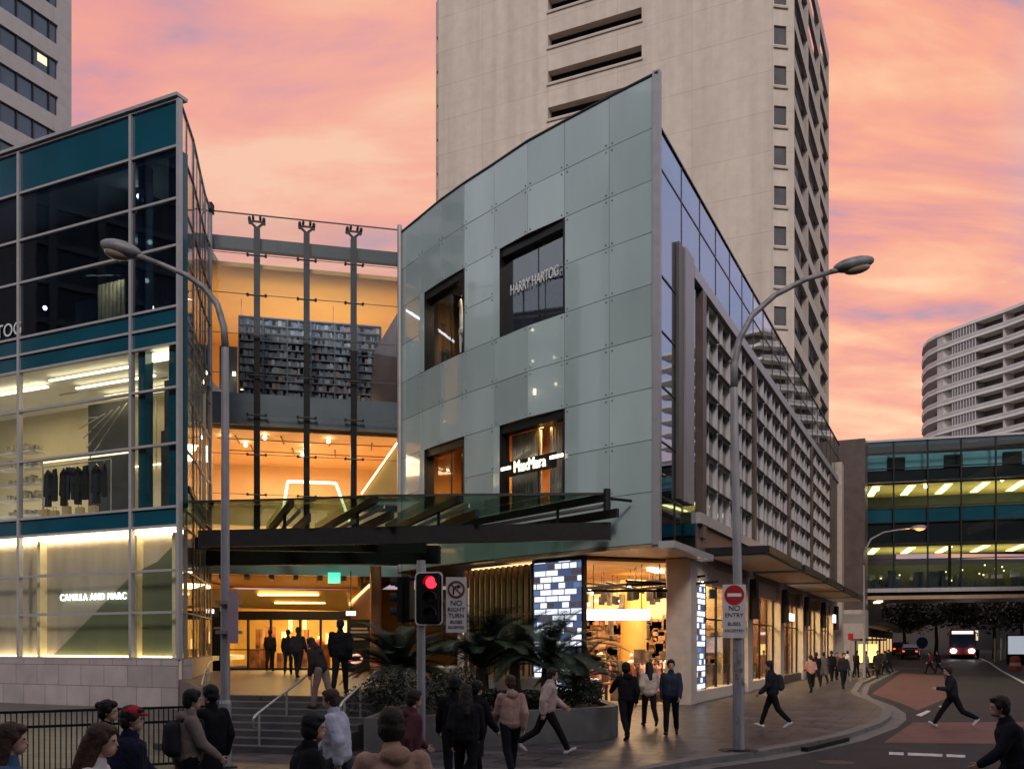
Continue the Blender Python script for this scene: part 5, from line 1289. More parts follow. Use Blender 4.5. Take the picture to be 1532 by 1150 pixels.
# ---------------------------------------------------------------- street beyond the bridge
# blocks across the street, beyond the frame, that the glass fronts mirror
op = thing('opposite_building', 'banded street block across the road, mirrored in the street side glass', 'building', RF.pt(60,0,30))
OF = Fr(RF.pt(18,0,25).xy, D1, (-D1.y,D1.x))
mb = MB(); mb.fbox(OF, 0, 105, 0, 24, -14, 0); mb.build('wall', mat('opposite_dark_wall', (0.07,0.06,0.06), 0.6, 0, .3, .2), op)
for k in range(7):
    mb = MB(); mb.fbox(OF, -.5, 105.5, 3.4+k*3.1, 4.4+k*3.1, -.5, .9); mb.build('balcony_band', M['tower'], op)
pk = thing('plaza_shade_block', 'unseen grey block added to shade the crossing, also mirrored in the screen windows', 'building', (10,-45,0))  # unseen block, added and sized to shade the street; windows mirror it too
mb = MB(); mb.box(-48,70,-60,-35,0,40); mb.build('wall', mat('plaza_wall', (0.10,0.10,0.11), 0.6, 0, .3, .15), pk)
mb = MB()
for k in range(11): mb.box(-47,69,-35.05,-34.9,2.6+k*3.4,4.7+k*3.4)
mb.build('ribbon_window', M['bluewin'], pk)
rt = thing('mirrored_tower', 'dark gridded block across the plaza, mirrored in the left store glass', 'building', (-75,8,0))
mb = MB(); mb.box(-92,-66,-34,24,0,62); mb.build('wall', mat('mirrored_dark_wall', (0.02,0.035,0.06), 0.5, 0, .3, .15), rt)
mb = MB()
for k in range(18): mb.box(-65.99,-65.7,-34,24,3+k*3.3,3.5+k*3.3)
for k in range(15): mb.box(-65.99,-65.6,-33.5+k*4,-32.9+k*4,0,62)
mb.build('facade_grid', mat('mirrored_grid', (0.12,0.13,0.15), 0.6), rt)

fb = thing('street_building', 'dark street building with a few lit windows beyond the glass bridge', 'building', (45,170,0))
mb = MB(); mb.box(20, 140, 150, 165, 0, 16); mb.build('wall', mat('far_dark_wall', (0.05,0.038,0.036), 0.7, 0, 0.4, .15), fb)
mb = MB(); rr = random.Random(15)
for x in range(58, 110, 4):
    for z in (8.2,11.2):
        mb.box(x+.4, x+2.6, 149.9, 150.05, z, z+1.7)
split_build(mb, 'window', M['bluewin'], fb)
mb = MB()
for px, py in ((1413,903),(1505,903),(1521,902),(1455,950)): p = P(px,py,149.8); mb.box(p.x-.9,p.x+.9,149.8,149.88,p.z-.8,p.z+.8)
split_build(mb, 'lit_window', emit('far_lit_window', (1.0,0.85,0.6), 0.55), fb)
sb = thing('side_building', 'brown street side building with lit shopfronts beyond the bridge pier', 'building', (40,110,0))
SBF = Fr(RF.pt(56.3,0,0).xy, D1, (D1.y,-D1.x))
mb = MB(); mb.fbox(SBF, 0, 60, 4.2, 17, -6, 1.2); mb.build('wall', M['brown'], sb)
mb = MB(); mb.fbox(SBF, 0, 60, 0, 4.2, -6, .8); mb.build('shop_wall', mat('dark_shop_wall', (0.10,0.055,0.04), 0.6, 0, .4, .3), sb)
mb = MB(); mb.fbox(SBF, 2, 58, 3.9, 4.2, .9, 3.4); mb.build('awning', M['darkmetal'], sb)
mb = MB()
for s in range(4, 56, 6): mb.fbox(SBF, s, s+3.4, 1.2, 3.0, .81, .86)
split_build(mb, 'lit_window', emit('shop_glow', (1.0,0.6,0.25), 0.8), sb)
RD_Z = -0.116
# ---------------------------------------------------------------- street furniture
def street_lamp(lab, base, arm_px, head_px, Y, r0, r1, thick_to, lit=False, Zg=0.0):
    b = G(base[0], base[1], Zg) if Y is None else Vector((XP(base[0],Y),Y,Zg)); Y = b.y
    t = thing('street_lamp', lab, 'street lamp', b, 0, 'curved arm street lamps')
    arm = [P(x,y,Y) for x,y in arm_px]
    mb = MB(); top = arm[0]
    mb.tube([b, (b.x,b.y,Zg+thick_to), (b.x,b.y,Zg+thick_to+.06)], [r0,r0*.95,r1*1.05], 14); mb.tube([(b.x,b.y,Zg+thick_to+.05), top], [r1,r1*.78], 14); mb.build('pole', M['galv'], t, smooth=False)
    mb = MB(); n = len(arm); mb.tube(arm, [r1*.78-(r1*.35)*i/n for i in range(n)], 10); mb.build('arm', M['galvdark'], t, smooth=True)
    a, c = P(*head_px[0],Y), P(*head_px[1],Y); d = (c-a).normalized(); L_ = (c-a).length
    y = Vector((0,1,0)); z = d.cross(y); z = z if z.z > 0 else -z
    A = Matrix((d,y,z)).transposed()
    mb = MB(); mb.ell(a+d*L_*.5+z*.05, (L_*.55,.2,.145), 16, 10, A); mb.tube([a-d*.12, a+d*.2], [.055,.06], 10); mb.build('lamp_head', M['galvdark'], t, smooth=True)
    mb = MB(); mb.ell(a+d*L_*.56-z*.05, (L_*.36,.15,.11), 14, 8, A); mb.build('lamp_lens', M['e_orange'] if lit else mat('lamp_lens', (0.34,0.27,0.22), 0.15), t, smooth=True)
    mb = MB(); mb.lathe((b.x,b.y,Zg+.001), [(r0*1.9,0),(r0*1.9,.02),(r0*1.2,.03)], 14); mb.build('base_ring', M['black'], t)
    return t, b
lampA, lbA = street_lamp('grey street lamp with curved arm before the left stone base store', (337,0), [(337,520),(335,490),(325,455),(305,430),(278,411),(240,395),(212,384)], ((208,384),(152,369)), 16.75, .115, .085, 1.15)
lampB, lbB = street_lamp('tall grey street lamp at the footpath corner carrying the no entry sign', (1105,1122), [(1098,580),(1099,545),(1106,508),(1125,472),(1160,441),(1205,418),(1246,406)], ((1250,405),(1306,393)), None, .125, .10, 2.4)
lampC, lbC = street_lamp('far street lamp glowing orange in front of the glass bridge', (1293,0), [(1292,845),(1293,826),(1303,806),(1322,796),(1345,792),(1362,790)], ((1364,790),(1386,789)), 60.0, .10, .085, 1.5, True)
l = bpy.data.lights.new('sodium_glow','POINT'); l.energy = 160; l.color = (1,.42,.16); l.shadow_soft_size = .2; o = bpy.data.objects.new('sodium_glow', l); COL.objects.link(o); o.location = P(1376,797,60)
# plates on the left lamp and stickers on the right lamp
mb = MB(); a, b = P(341,962,16.55), P(356,884,16.55); mb.box(a.x,b.x,16.53,16.57,a.z,b.z); t = thing('sign_plate', 'mauve blank sign plate clamped to the left street lamp', 'sign', (a.x,16.55,a.z)); mb.build('plate', mat('mauve_plate', (0.36,0.25,0.30), 0.5), t)
mb = MB()
for z in (a.z+.2, b.z-.2): mb.box(lbA.x-.12,b.x-.02,16.57,16.9,z-.03,z+.03)
split_build(mb, 'clamp', M['galvdark'], t)
mb = MB(); rr = random.Random(3)
for k in range(10):
    an = rr.uniform(-2.6,-.6); z = rr.uniform(.5,2.3); x, y = lbB.x+.123*math.cos(an), lbB.y+.123*math.sin(an); mb.bar((x,y,z),(x,y,z+rr.uniform(.08,.2)),.07,.012,(math.cos(an),math.sin(an),0))
st = split_build(mb, 'pole_sticker', mat('torn_sticker', (0.22,0.21,0.22), 0.7, 0, 0.6, 8), lampB)
mb = MB(); mb.lathe((lbB.x,lbB.y,0.0), [(.42,.0),(.42,.009)], 20); struct('tree_pit_ground', mb, M['black'])
# no entry sign
ns = thing('no_entry_sign', 'red disc NO ENTRY traffic sign on the corner street lamp', 'traffic sign', (lbB.x, lbB.y-.15, 3.2))
Y = lbB.y-.17; a, b = P(1081,954,Y), P(1116,874,Y)
mb = MB(); mb.box(a.x,b.x,Y,Y+.012,a.z,b.z); mb.build('plate', M['signwhite'], ns, bevel=.004)
A = Matrix.Rotation(R(90),3,'X'); c = P(1098.5,889.5,Y-.004)
mb = MB(); mb.lathe(c, [(.205,0),(.205,.006)], 32, A); mb.build('red_disc', M['red'], ns)
mb = MB(); mb.box(c.x-.145,c.x+.145,Y-.014,Y-.0105,c.z-.034,c.z+.034); mb.build('white_bar', M['white'], ns)
for body, py, sz in (('NO',909.5,.155),('ENTRY',920,.125),('BUSES',933,.10),('EXCEPTED',943,.082)): text('lettering', body, sz, P(1098.5,py,Y-.006), (1,0), M['signblack'], ns, .003)
mb = MB()
for z in (a.z+.2,b.z-.15): mb.box(lbB.x-.13,lbB.x+.13,Y+.012,Y+.3,z-.025,z+.025)
split_build(mb, 'clamp', M['galv'], ns)
# traffic signal
TY = 15.6; tx = XP(630,TY)
ts = thing('traffic_light', 'traffic light on a grey pole showing red, with a second lantern on its left', 'traffic light', (tx,TY,-.12))
mb = MB(); mb.tube([(tx,TY,-.12),(tx,TY,zat(852,TY))], [.075,.07], 14); mb.tube([(tx,TY,zat(856,TY)),(tx,TY,zat(838,TY))], [.085,.07], 14); mb.build('pole', M['galv'], ts)
def lantern(cx, cy, z0, z1, w, rz, lit):
    # local: front -Y
    Rz = Matrix.Rotation(rz,3,'Z'); c = Vector((cx,cy,(z0+z1)/2)); h = z1-z0
    def W(x,y,z): return c+Rz@Vector((x,y,z))
    def rrect(hw, hh, r, n=5):
        pts = []
        for sx, sz, a0 in ((1,1,0),(-1,1,90),(-1,-1,180),(1,-1,270)):
            for i in range(n+1):
                t = R(a0+90*i/n); pts.append((sx*(hw-r)+r*math.cos(t), sz*(hh-r)+r*math.sin(t)))
        return pts
    def plate(mb, hw, hh, r, y0, y1):
        p = rrect(hw,hh,r); n = len(p); b = len(mb.v)
        mb.v += [tuple(W(x,y0,z)) for x,z in p]+[tuple(W(x,y1,z)) for x,z in p]
        mb.f.append(tuple(range(b,b+n))); mb.m.append(0); mb.f.append(tuple(range(b+2*n-1,b+n-1,-1))); mb.m.append(0)
        for i in range(n): mb.f.append((b+i,b+(i+1)%n,b+n+(i+1)%n,b+n+i)); mb.m.append(0)
    mb = MB(); plate(mb, w/2, h/2, .08, .0, .012); o = mb.build('target_board', M['white'] if lit else M['black'], ts)
    mb = MB(); plate(mb, w/2-.022, h/2-.022, .07, -.006, .0); mb.build('board_face', M['black'], o)
    ox = .085 if lit else 0
    mb = MB(); mb.hexa([W(x,y,z) for z in (-h*.44,h*.44) for x,y in ((ox-.115,-.12),(ox+.115,-.12),(ox+.115,-.007),(ox-.115,-.007))]); mb.hexa([W(x,y,z) for z in (-h*.44,h*.44) for x,y in ((-.115,.013),(.115,.013),(.115,.10),(-.115,.10))]); mb.build('housing', M['black'], ts)
    for i in range(3):
        zc = h*.29-i*h*.29; A3 = Rz@Matrix.Rotation(R(90),3,'X')
        mb = MB(); mb.lathe(W(ox,-.122,zc), [(.098,0),(.09,.012),(.05,.022)], 20, A3); mb.build('lens', (M['e_red'] if (lit and i == 0) else mat('dark_lens', (0.02,0.02,0.022), 0.2)), ts)
        mb = MB(); n = 12
        for k in range(n):
            t0, t1 = math.pi*k/n*1.15-.2, math.pi*(k+1)/n*1.15-.2
            q = [(ox+.108*math.cos(t), y, zc+.108*math.sin(t)) for t in (t0,t1) for y in (-.12,-.30+.06*abs(math.cos(t)))]
            mb.poly([W(*q[0]),W(*q[1]),W(*q[3]),W(*q[2])])
        v = mb.build('visor', M['black'], ts); sm = v.modifiers.new('solid','SOLIDIFY'); sm.thickness = .006
lantern(XP(641.5,TY-.15), TY-.15, zat(935,TY-.15), zat(855,TY-.15), .485, R(-14), True)
lantern(XP(608,TY+.05), TY+.05, zat(934,TY), zat(858,TY), .46, R(-104), False)
mb = MB()
for z in (zat(866,TY), zat(928,TY)): mb.bar((tx-.28,TY,z),(tx+.14,TY-.02,z),.05,.05)
mb.build('bracket', M['black'], ts)
rs = thing('no_turn_sign', 'white NO RIGHT TURN traffic sign beside the red traffic light', 'traffic sign', (XP(682,TY),TY,3))
Y = TY-.25; a, b = P(667,946,Y), P(698,863,Y)
mb = MB(); mb.box(a.x,b.x,Y,Y+.012,a.z,b.z); mb.build('plate', M['signwhite'], rs, bevel=.004)
c = P(682.5,881,Y-.004); n = 28
mb = MB(); mb.tube([(c.x+.128*math.cos(2*math.pi*i/n), Y-.006, c.z+.128*math.sin(2*math.pi*i/n)) for i in range(n+1)], .017, 6, False); mb.build('ring', mat('sign_maroon', (0.16,0.02,0.025), 0.5), rs)
mb = MB()
q = [(-.045,-.085),(-.045,0),(-.03,.035),(0.02,.045)]
for u, v in zip(q, q[1:]): mb.bar((c.x+u[0],Y-.004,c.z+u[1]),(c.x+v[0],Y-.004,c.z+v[1]),.03,.006,(0,1,0))
i = len(mb.v); mb.poly([(c.x+.02,Y-.007,c.z+.085),(c.x+.085,Y-.007,c.z+.045),(c.x+.02,Y-.007,c.z+.0)]); mb.build('arrow', M['signblack'], rs)
mb = MB(); mb.bar((c.x-.09,Y-.009,c.z+.09),(c.x+.09,Y-.009,c.z-.09),.022,.006,(0,1,0)); mb.build('slash', bpy.data.materials['sign_maroon'], rs)
for body, py, sz in (('NO',902,.125),('RIGHT',911.5,.098),('TURN',920.5,.098),('BUSES',930,.075),('EXCEPTED',938,.056)): text('lettering', body, sz, P(682.5,py,Y-.006), (1,0), M['signblack'], rs, .003)
mb = MB(); mb.bar((tx,TY,zat(900,TY)),(XP(682,Y),Y+.03,zat(900,TY)),.04,.04); mb.bar((tx,TY,zat(932,TY)),(XP(682,Y),Y+.03,zat(932,TY)),.04,.04); mb.build('bracket', M['galvdark'], rs)
# road repairs and covers
mc = MB(); p = G(1250,1140,RD_Z); mc.lathe((p.x,p.y,RD_Z), [(.36,.0),(.36,.006),(.30,.007)], 24); tag(mc.build('manhole_cover', mat('cast_iron', (0.03,0.028,0.028), 0.5, .3, .3, 20, .4, 60)), 'round iron manhole cover in the road below the kerb corner', 'manhole cover')
mb = MB(); q = [G(x,y,-0.117) for x,y in ((1180,1142),(1310,1131),(1330,1146),(1190,1162))]; mb.poly(q); struct('road_patch', mb, mat('patch_asphalt', (0.024,0.023,0.026), 0.65, 0, .4, 3, .3, 140, spec=.25))
# fence
fe = thing('metal_fence', 'black metal railing fence at the kerb before the stone base store', 'fence', (-8,15.8,0))
f0, f1 = Vector((-11.5,13.5)), Vector((-5.5,16.85)); FF = Fr(f0, f1-f0, (0,0)); FF.n = Vector((FF.d.y,-FF.d.x)); fl = (f1-f0).length
mb = MB(); s = .05
while s < fl: mb.fbox(FF, s-.009, s+.009, .10, 1.08, -.009, .009); s += .082
mb.build('balusters', M['black'], fe)
mb = MB()
for z in (1.09,.84,.10): mb.fbox(FF, 0, fl, z-.022, z+.022, -.022, .022)
mb.build('rail', M['black'], fe)
s = 0.0
while s < fl+.1:
    mb = MB(); p = FF.pt(s,0,0); mb.tube([p,(p.x,p.y,1.13)], .045, 10); mb.ell((p.x,p.y,1.15), (.055,.055,.05), 10, 6); mb.build('post', M['black'], fe); s += fl/4
# stair handrails
def handrail(lab, p0, p1):
    t = thing('handrail', lab, 'handrail', (p0.x,p0.y,0), 0, 'handrails on the entrance steps')
    d = Vector((p1.x-p0.x,p1.y-p0.y,0)).normalized()
    mb = MB(); mb.tube([p0+Vector((.02,0,-.30)), p0+Vector((-.05,0,-.26))-d*.06, p0+Vector((-.02,0,-.08))-d*.10, p0, p1, p1+d*.35, p1+d*.4+Vector((0,0,-.1))], .028, 8); mb.build('rail', M['steel'], t, smooth=True)
    for k in (.04,.5,.97):
        q = p0.lerp(p1,k); mb = MB(); mb.tube([(q.x,q.y,q.z-1.0),(q.x,q.y,q.z-.02)], .022, 8); mb.build('post', M['steel'], t)
handrail('steel handrail on the left half of the entrance steps', P(384,1068,19.0), P(468,1003,22.0))
handrail('steel handrail on the steps beside the planter', P(513,1049,18.7), P(562,1004,21.6))
mb = MB(); t = thing('handrail', 'steel handrail beside the side wall of the stone base store', 'handrail', (-10,29,0), 0, 'handrails on the entrance steps')
mb.tube([P(300,1030,27),P(312,992,30),P(322,985,31)], .03, 8); mb.build('rail', M['steel'], t, smooth=True)
mb = MB(); q = P(312,992,30); mb.tube([(q.x,q.y,0),q],.025,8); q = P(301,1028,27.2); mb.tube([(q.x,q.y,0),q],.025,8); mb.build('post', M['steel'], t)
# planter
pa = [(-2.95,18.55),(1.95,21.6),(2.35,21.95),(2.56,22.5),(2.55,23.2),(2.3,28.2),(1.2,31.0),(-1.0,31.0),(-2.2,27.4),(-2.88,20.85)]
pl = thing('stone_planter', 'long grey stone planter with a rounded end beside the entrance steps', 'planter', (0,23,0))
def shrink(pts, w):
    c = sum((Vector(p) for p in pts), Vector((0,0)))/len(pts); return [tuple(Vector(p)+(c-Vector(p)).normalized()*w) for p in pts]
inn = shrink(pa, .3); mb = MB(); n = len(pa)
for i in range(n):
    j = (i+1)%n; a, b, c, d = pa[i], pa[j], inn[j], inn[i]
    mb.hexa([(*a,-.1),(*b,-.1),(*c,-.1),(*d,-.1),(*a,.74),(*b,.74),(*c,.74),(*d,.74)])
mb.build('wall', M['planter'], pl)
mb = MB(); mb.prism(inn, -.1, .62); mb.build('soil', mat('soil', (0.03,0.022,0.016), 0.9, 0, .4, 5), pl)
def leafmat(name, c, v=.5): return mat(name, c, 0.45, 0, v, 1.6)
M['leaf'] = leafmat('dark_leaf', (0.012,0.020,0.009)); M['frond'] = leafmat('cycad_frond', (0.022,0.038,0.020)); M['treeleaf'] = leafmat('street_tree_leaf', (0.016,0.015,0.008))
def cycad(lab, x, y, z, r, seed, nfr=46):
    rr = random.Random(seed); t = thing('cycad_plant', lab, 'plant', (x,y,z), 0, 'cycads in the stone planter')
    mb = MB(); mb.tube([(x,y,.55),(x,y,z+.45)], [.22,.15], 10); mb.build('trunk', mat('cycad_trunk', (0.05,0.035,0.025), 0.9), t)
    mb = MB()
    for k in range(nfr):
        az = rr.uniform(0,2*math.pi); el = rr.uniform(.35,1.4); L_ = r*rr.uniform(.75,1.1)
        d = Vector((math.cos(az),math.sin(az),0)); p = Vector((x,y,z+.42)); pts = []; n = 18
        for i in range(n+1):
            pts.append(p.copy()); a = el-(i/n)**1.3*(1.0+.5*rr.random()*0+.35); p = p+(d*math.cos(a)+Vector((0,0,1))*math.sin(a))*L_/n
        side_ = Vector((-d.y,d.x,0)); mb.tube(pts, [.016*(1-.7*i/n) for i in range(n+1)], 4)
        for i in range(2, n):
            for hlf in (0,.33,.67):
                q = pts[i].lerp(pts[min(i+1,n)],hlf); f = (pts[min(i+1,n)]-pts[i]).normalized()
                ll = .30*math.sin(math.pi*(i+hlf)/(n+1.5))+.05
                for sg_ in (-1,1):
                    tip = q+(side_*sg_*.85+f*.55+Vector((0,0,.18))).normalized()*ll
                    mb.poly([q-f*.015, q+f*.015, tip+f*.004, tip-f*.004])
    mb.build('fronds', M['frond'], t)
    return t
cycad('cycad with arching fronds in the middle of the stone planter', XP(722,24.6), 24.2, 1.15, 2.3, 1)
cycad('cycad behind the middle one before the bronze slats', XP(770,27.4), 27.4, 1.2, 2.3, 2)
cycad('cycad before the lit block screen', XP(818,24.8), 24.4, 1.15, 2.3, 3)
cycad('small cycad at the rounded planter end', XP(862,25.8), 25.2, .8, 1.5, 4, 30)
cycad('cycad near the traffic light pole before the landing', XP(600,24.6), 24.2, .95, 1.9, 5)
def leaves(mb, c, r, n, size, rr, shell=.55):
    for k in range(n):
        v = Vector((rr.gauss(0,1),rr.gauss(0,1),rr.gauss(0,1))).normalized()*(shell+(1-shell)*rr.random())
        p = Vector(c)+Vector((v.x*r[0],v.y*r[1],v.z*r[2])); a = Vector((rr.gauss(0,1),rr.gauss(0,1),rr.gauss(0,.6))).normalized(); b = a.cross(Vector((rr.gauss(0,1),rr.gauss(0,1),rr.gauss(0,1)))).normalized(); s = size*rr.uniform(.6,1.3)
        mb.poly([p-a*s*.5, p+b*s*.24, p+a*s*.5, p-b*s*.24])
def shrub(lab, px, Y, z, r, seed, n=2600):
    rr = random.Random(seed); x = XP(px,Y); t = thing('shrub', lab, 'shrub', (x,Y,z), 0, 'shrubs in the stone planter'); mb = MB()
    for k in range(7): leaves(mb, (x+rr.uniform(-.6,.6)*r, Y+rr.uniform(-.5,.5)*r, z+r*rr.uniform(.3,.75)), (r*.5,r*.5,r*.42), n//7, .085, rr)
    mb.build('foliage', M['leaf'], t)
    mb = MB(); 
    for k in range(4): mb.tube([(x,Y,z-.05),(x+rr.uniform(-.4,.4)*r,Y+rr.uniform(-.3,.3)*r,z+r*.7)], [.025,.012], 5)
    mb.build('stem', bpy.data.materials['cycad_trunk'], t)
shrub('dark leafy shrub at the step end of the stone planter', 578, 20.6, .62, .95, 11)
shrub('dark leafy shrub right of the traffic light pole in the planter', 662, 21.6, .62, .95, 12)
shrub('low dark shrub under the middle cycads along the planter wall', 745, 22.4, .62, .5, 13)
shrub('low dark shrub under the cycad before the lit screen', 800, 22.8, .62, .5, 14)
shrub('dark leafy shrub at the rounded end of the planter', 858, 23.6, .62, .75, 15)
# plants on top of the canopy
def pot_plant(lab, px, py, Y, h, seed):
    rr = random.Random(seed); p = P(px,py,Y); t = thing('potted_plant', lab, 'plant', p)
    mb = MB(); mb.lathe(p, [(.16,0),(.22,.35),(.2,.36)], 12); mb.build('pot', M['planter'], t)
    mb = MB()
    for k in range(12):
        az = rr.uniform(0,6.28); d = Vector((math.cos(az),math.sin(az),0)); s = Vector((-d.y,d.x,0)); b = p+Vector((0,0,.3)); m_ = b+d*h*.35+Vector((0,0,h*rr.uniform(.45,.8))); e = m_+d*h*.45+Vector((0,0,h*rr.uniform(-.1,.2)))
        mb.tube([b,m_],.012,4); mb.poly([m_, m_.lerp(e,.45)+s*.14*h, e, m_.lerp(e,.45)-s*.14*h])
    mb.build('leaves', M['leaf'], t)
pot_plant('broad leafed plant in a pot behind the atrium glass above the canopy', 383, 792, 41.2, 1.0, 3); pot_plant('leafy plant in a pot by the middle atrium column', 452, 792, 41.6, 1.2, 4)

# street beyond: shelter, signs, trees, bus, cars
bsx = RF.pt(40,0,4.3)
sh = thing('bus_shelter', 'bus shelter with two yellow lit poster panels on the far footpath', 'bus shelter', (XP(1299,66),66,0))
a, b = XP(1282,66), XP(1318,66)
mb = MB(); mb.box(a-.1,b+.1,65.2,66.8,2.48,2.62); mb.build('roof', M['darkmetal'], sh)
for x in (a,b):
    mb = MB(); mb.box(x-.05,x+.05,66.2,66.3,0,2.48); mb.build('post', M['darkmetal'], sh)
for p0, p1 in ((1286,1297.5),(1300,1314)):
    mb = MB(); mb.box(XP(p0,66),XP(p1,66),66.1,66.2,.95,2.25); mb.build('lit_poster', M['e_yellow'], sh)
mb = MB(); mb.box(a+.1,b-.1,65.7,66.0,.42,.48); mb.build('bench', M['wood'], sh)
nsn = thing('street_sign', 'grey street name board on the far street lamp', 'street sign', P(1279,925,59.8))
mb = MB(); a, b = P(1262,932,59.8), P(1293,918,59.8); mb.box(a.x,b.x,59.77,59.83,a.z,b.z); mb.build('board', mat('grey_board', (0.24,0.22,0.20), 0.5), nsn); 
pg = thing('parking_sign', 'thin sign post with red topped plate on the far footpath kerb', 'street sign', (XP(1272,56),56,0))
mb = MB(); x = XP(1272,56); mb.tube([(x,56,0),(x,56,zat(946,56))], .04, 8); mb.build('post', M['galv'], pg)
mb = MB(); mb.box(x-.16,x+.16,55.93,55.95,zat(957,56),zat(947,56)); mb.build('plate', M['red'], pg)
kl = thing('round_road_sign', 'round blue road sign on a post beyond the bridge', 'traffic sign', (XP(1379,88),88,.2))
mb = MB(); p = P(1379,961,88); mb.lathe(p+Vector((0,-.06,0)), [(.55,0),(.55,.03)], 20, A); mb.build('disc', mat('sign_blue', (0.02,0.07,0.25), 0.4), kl)
mb = MB(); mb.tube([(p.x,88,.1),(p.x,88,p.z+.4)], .05, 8); mb.build('post', M['galv'], kl)
def tree(lab, px, Y, zg, zc, r, seed):
    rr = random.Random(seed); x = XP(px,Y); t = thing('street_tree', lab, 'tree', (x,Y,zg), 0, 'trees beyond the glass bridge')
    mb = MB(); mb.tube([(x,Y,zg-.2),(x+.1,Y,zg+1.6),(x-.05,Y,zc)], [.24,.19,.12], 8)
    cl = []
    for k in range(9):
        e = Vector((x+rr.uniform(-1,1)*r,Y+rr.uniform(-.8,.8)*r,zc+rr.uniform(-.25,.6)*r)); cl.append(e); mb.tube([(x,Y,zc-.8),tuple(Vector((x,Y,zc-.4)).lerp(e,.5)),tuple(e)], [.1,.07,.03], 6)
    mb.build('trunk', mat('bark', (0.035,0.026,0.02), 0.9), t)
    mb = MB()
    for e in cl: leaves(mb, e, (r*.75,r*.7,r*.42), 330, .42, rr, .2)
    mb.build('crown', M['treeleaf'], t)
tree('dark street tree beyond the bridge left of the bus', 1400, 103, .95, 5.6, 3.0, 1); tree('dark street tree above the bus', 1450, 112, 1.1, 5.9, 3.6, 2); tree('dark street tree beyond the bridge near the white posts', 1487, 98, .8, 5.3, 3.4, 3); tree('dark street tree at the right edge beyond the bridge', 1528, 92, .45, 5.2, 3.2, 4); tree('dark street tree beyond the bus shelter', 1352, 108, 1.1, 5.0, 2.6, 5)
def vehicle_frame(px, Y, zg, toward=True):
    o = Vector((XP(px,Y),Y,zg)); f = -D1 if toward else D1; r = Vector((f.y,-f.x)); 
    return lambda a, b, z: Vector((o.x+f.x*a+r.x*b, o.y+f.y*a+r.y*b, zg+z))   # a forward, b to its right
def bus():
    W = vehicle_frame(1440, 97, .78)
    t = thing('city_bus', 'red and white bus with bright headlights coming up the street beyond the bridge', 'bus', W(0,0,0))
    def section(mb, a0, a1, prof):
        n = len(prof); b = len(mb.v); mb.v += [tuple(W(a0,y,z)) for y,z in prof]+[tuple(W(a1,y,z)) for y,z in prof]
        mb.f.append(tuple(range(b,b+n))); mb.m.append(0); mb.f.append(tuple(range(b+2*n-1,b+n-1,-1))); mb.m.append(0)
        for i in range(n): mb.f.append((b+i,b+(i+1)%n,b+n+(i+1)%n,b+n+i)); mb.m.append(0)
    full = [(-1.25,.32),(1.25,.32),(1.25,2.7),(1.12,3.02),(-1.12,3.02),(-1.25,2.7)]
    mb = MB(); section(mb, -.08, -11.5, full); mb.build('body', mat('bus_red', (0.24,0.035,0.035), 0.4), t, bevel=.05)
    mb = MB(); mb.hexa([W(a,y,z) for z,q in ((1.15,.02),(2.45,-.06)) for a,y in ((q,-1.12),(q,1.12),(q-.07,1.12),(q-.07,-1.12))]); mb.build('windscreen', M['bluewin'], t)
    mb = MB()
    for sy in (-1,1):
        mb.hexa([W(a,sy*1.262,z) for z in (1.3,2.35) for a in ()]) if False else None
        q = [W(-.9,sy*1.258,1.3),W(-11,sy*1.258,1.3),W(-11,sy*1.258,2.3),W(-.9,sy*1.258,2.3)]; q2 = [W(-.9,sy*1.245,1.3),W(-11,sy*1.245,1.3),W(-11,sy*1.245,2.3),W(-.9,sy*1.245,2.3)]; mb.hexa(q+q2)
    mb.build('side_window', M['bluewin'], t)
    mb = MB(); mb.hexa([W(a,y,z) for z in (2.55,2.85) for a,y in ((-.02,-1.0),(-.02,1.0),(-.12,1.0),(-.12,-1.0))]); mb.build('destination_display', emit('display_glow', (0.9,0.95,1.0), 1.3), t)
    mb = MB(); mb.hexa([W(a,y,z) for z in (.42,1.12) for a,y in ((.03,-1.2),(.03,1.2),(-.1,1.2),(-.1,-1.2))]); mb.build('bumper', bpy.data.materials['bus_red'], t)
    for y in (-.85,.85):
        mb = MB(); mb.ell(W(.04,y,.78), (.3,.3,.22), 12, 8); mb.build('headlight', M['e_head'], t)
    for y in (-1.2,1.2):
        for a in (-2.2,-8.6):
            mb = MB(); Aq = Matrix((Vector((-D1.x,-D1.y,0)),Vector((0,0,1)),Vector((D1.y,-D1.x,0)))).transposed(); mb.lathe(W(a,y-.14,.48), [(.3,0),(.48,.02),(.48,.26),(.3,.28)], 18, Aq); mb.build('wheel', M['black'], t)
        mb = MB(); mb.tube([W(-.1,y,2.7),W(.35,y*1.15,2.6),W(.35,y*1.15,2.3)], .05, 6); mb.build('mirror', M['black'], t)
bus()
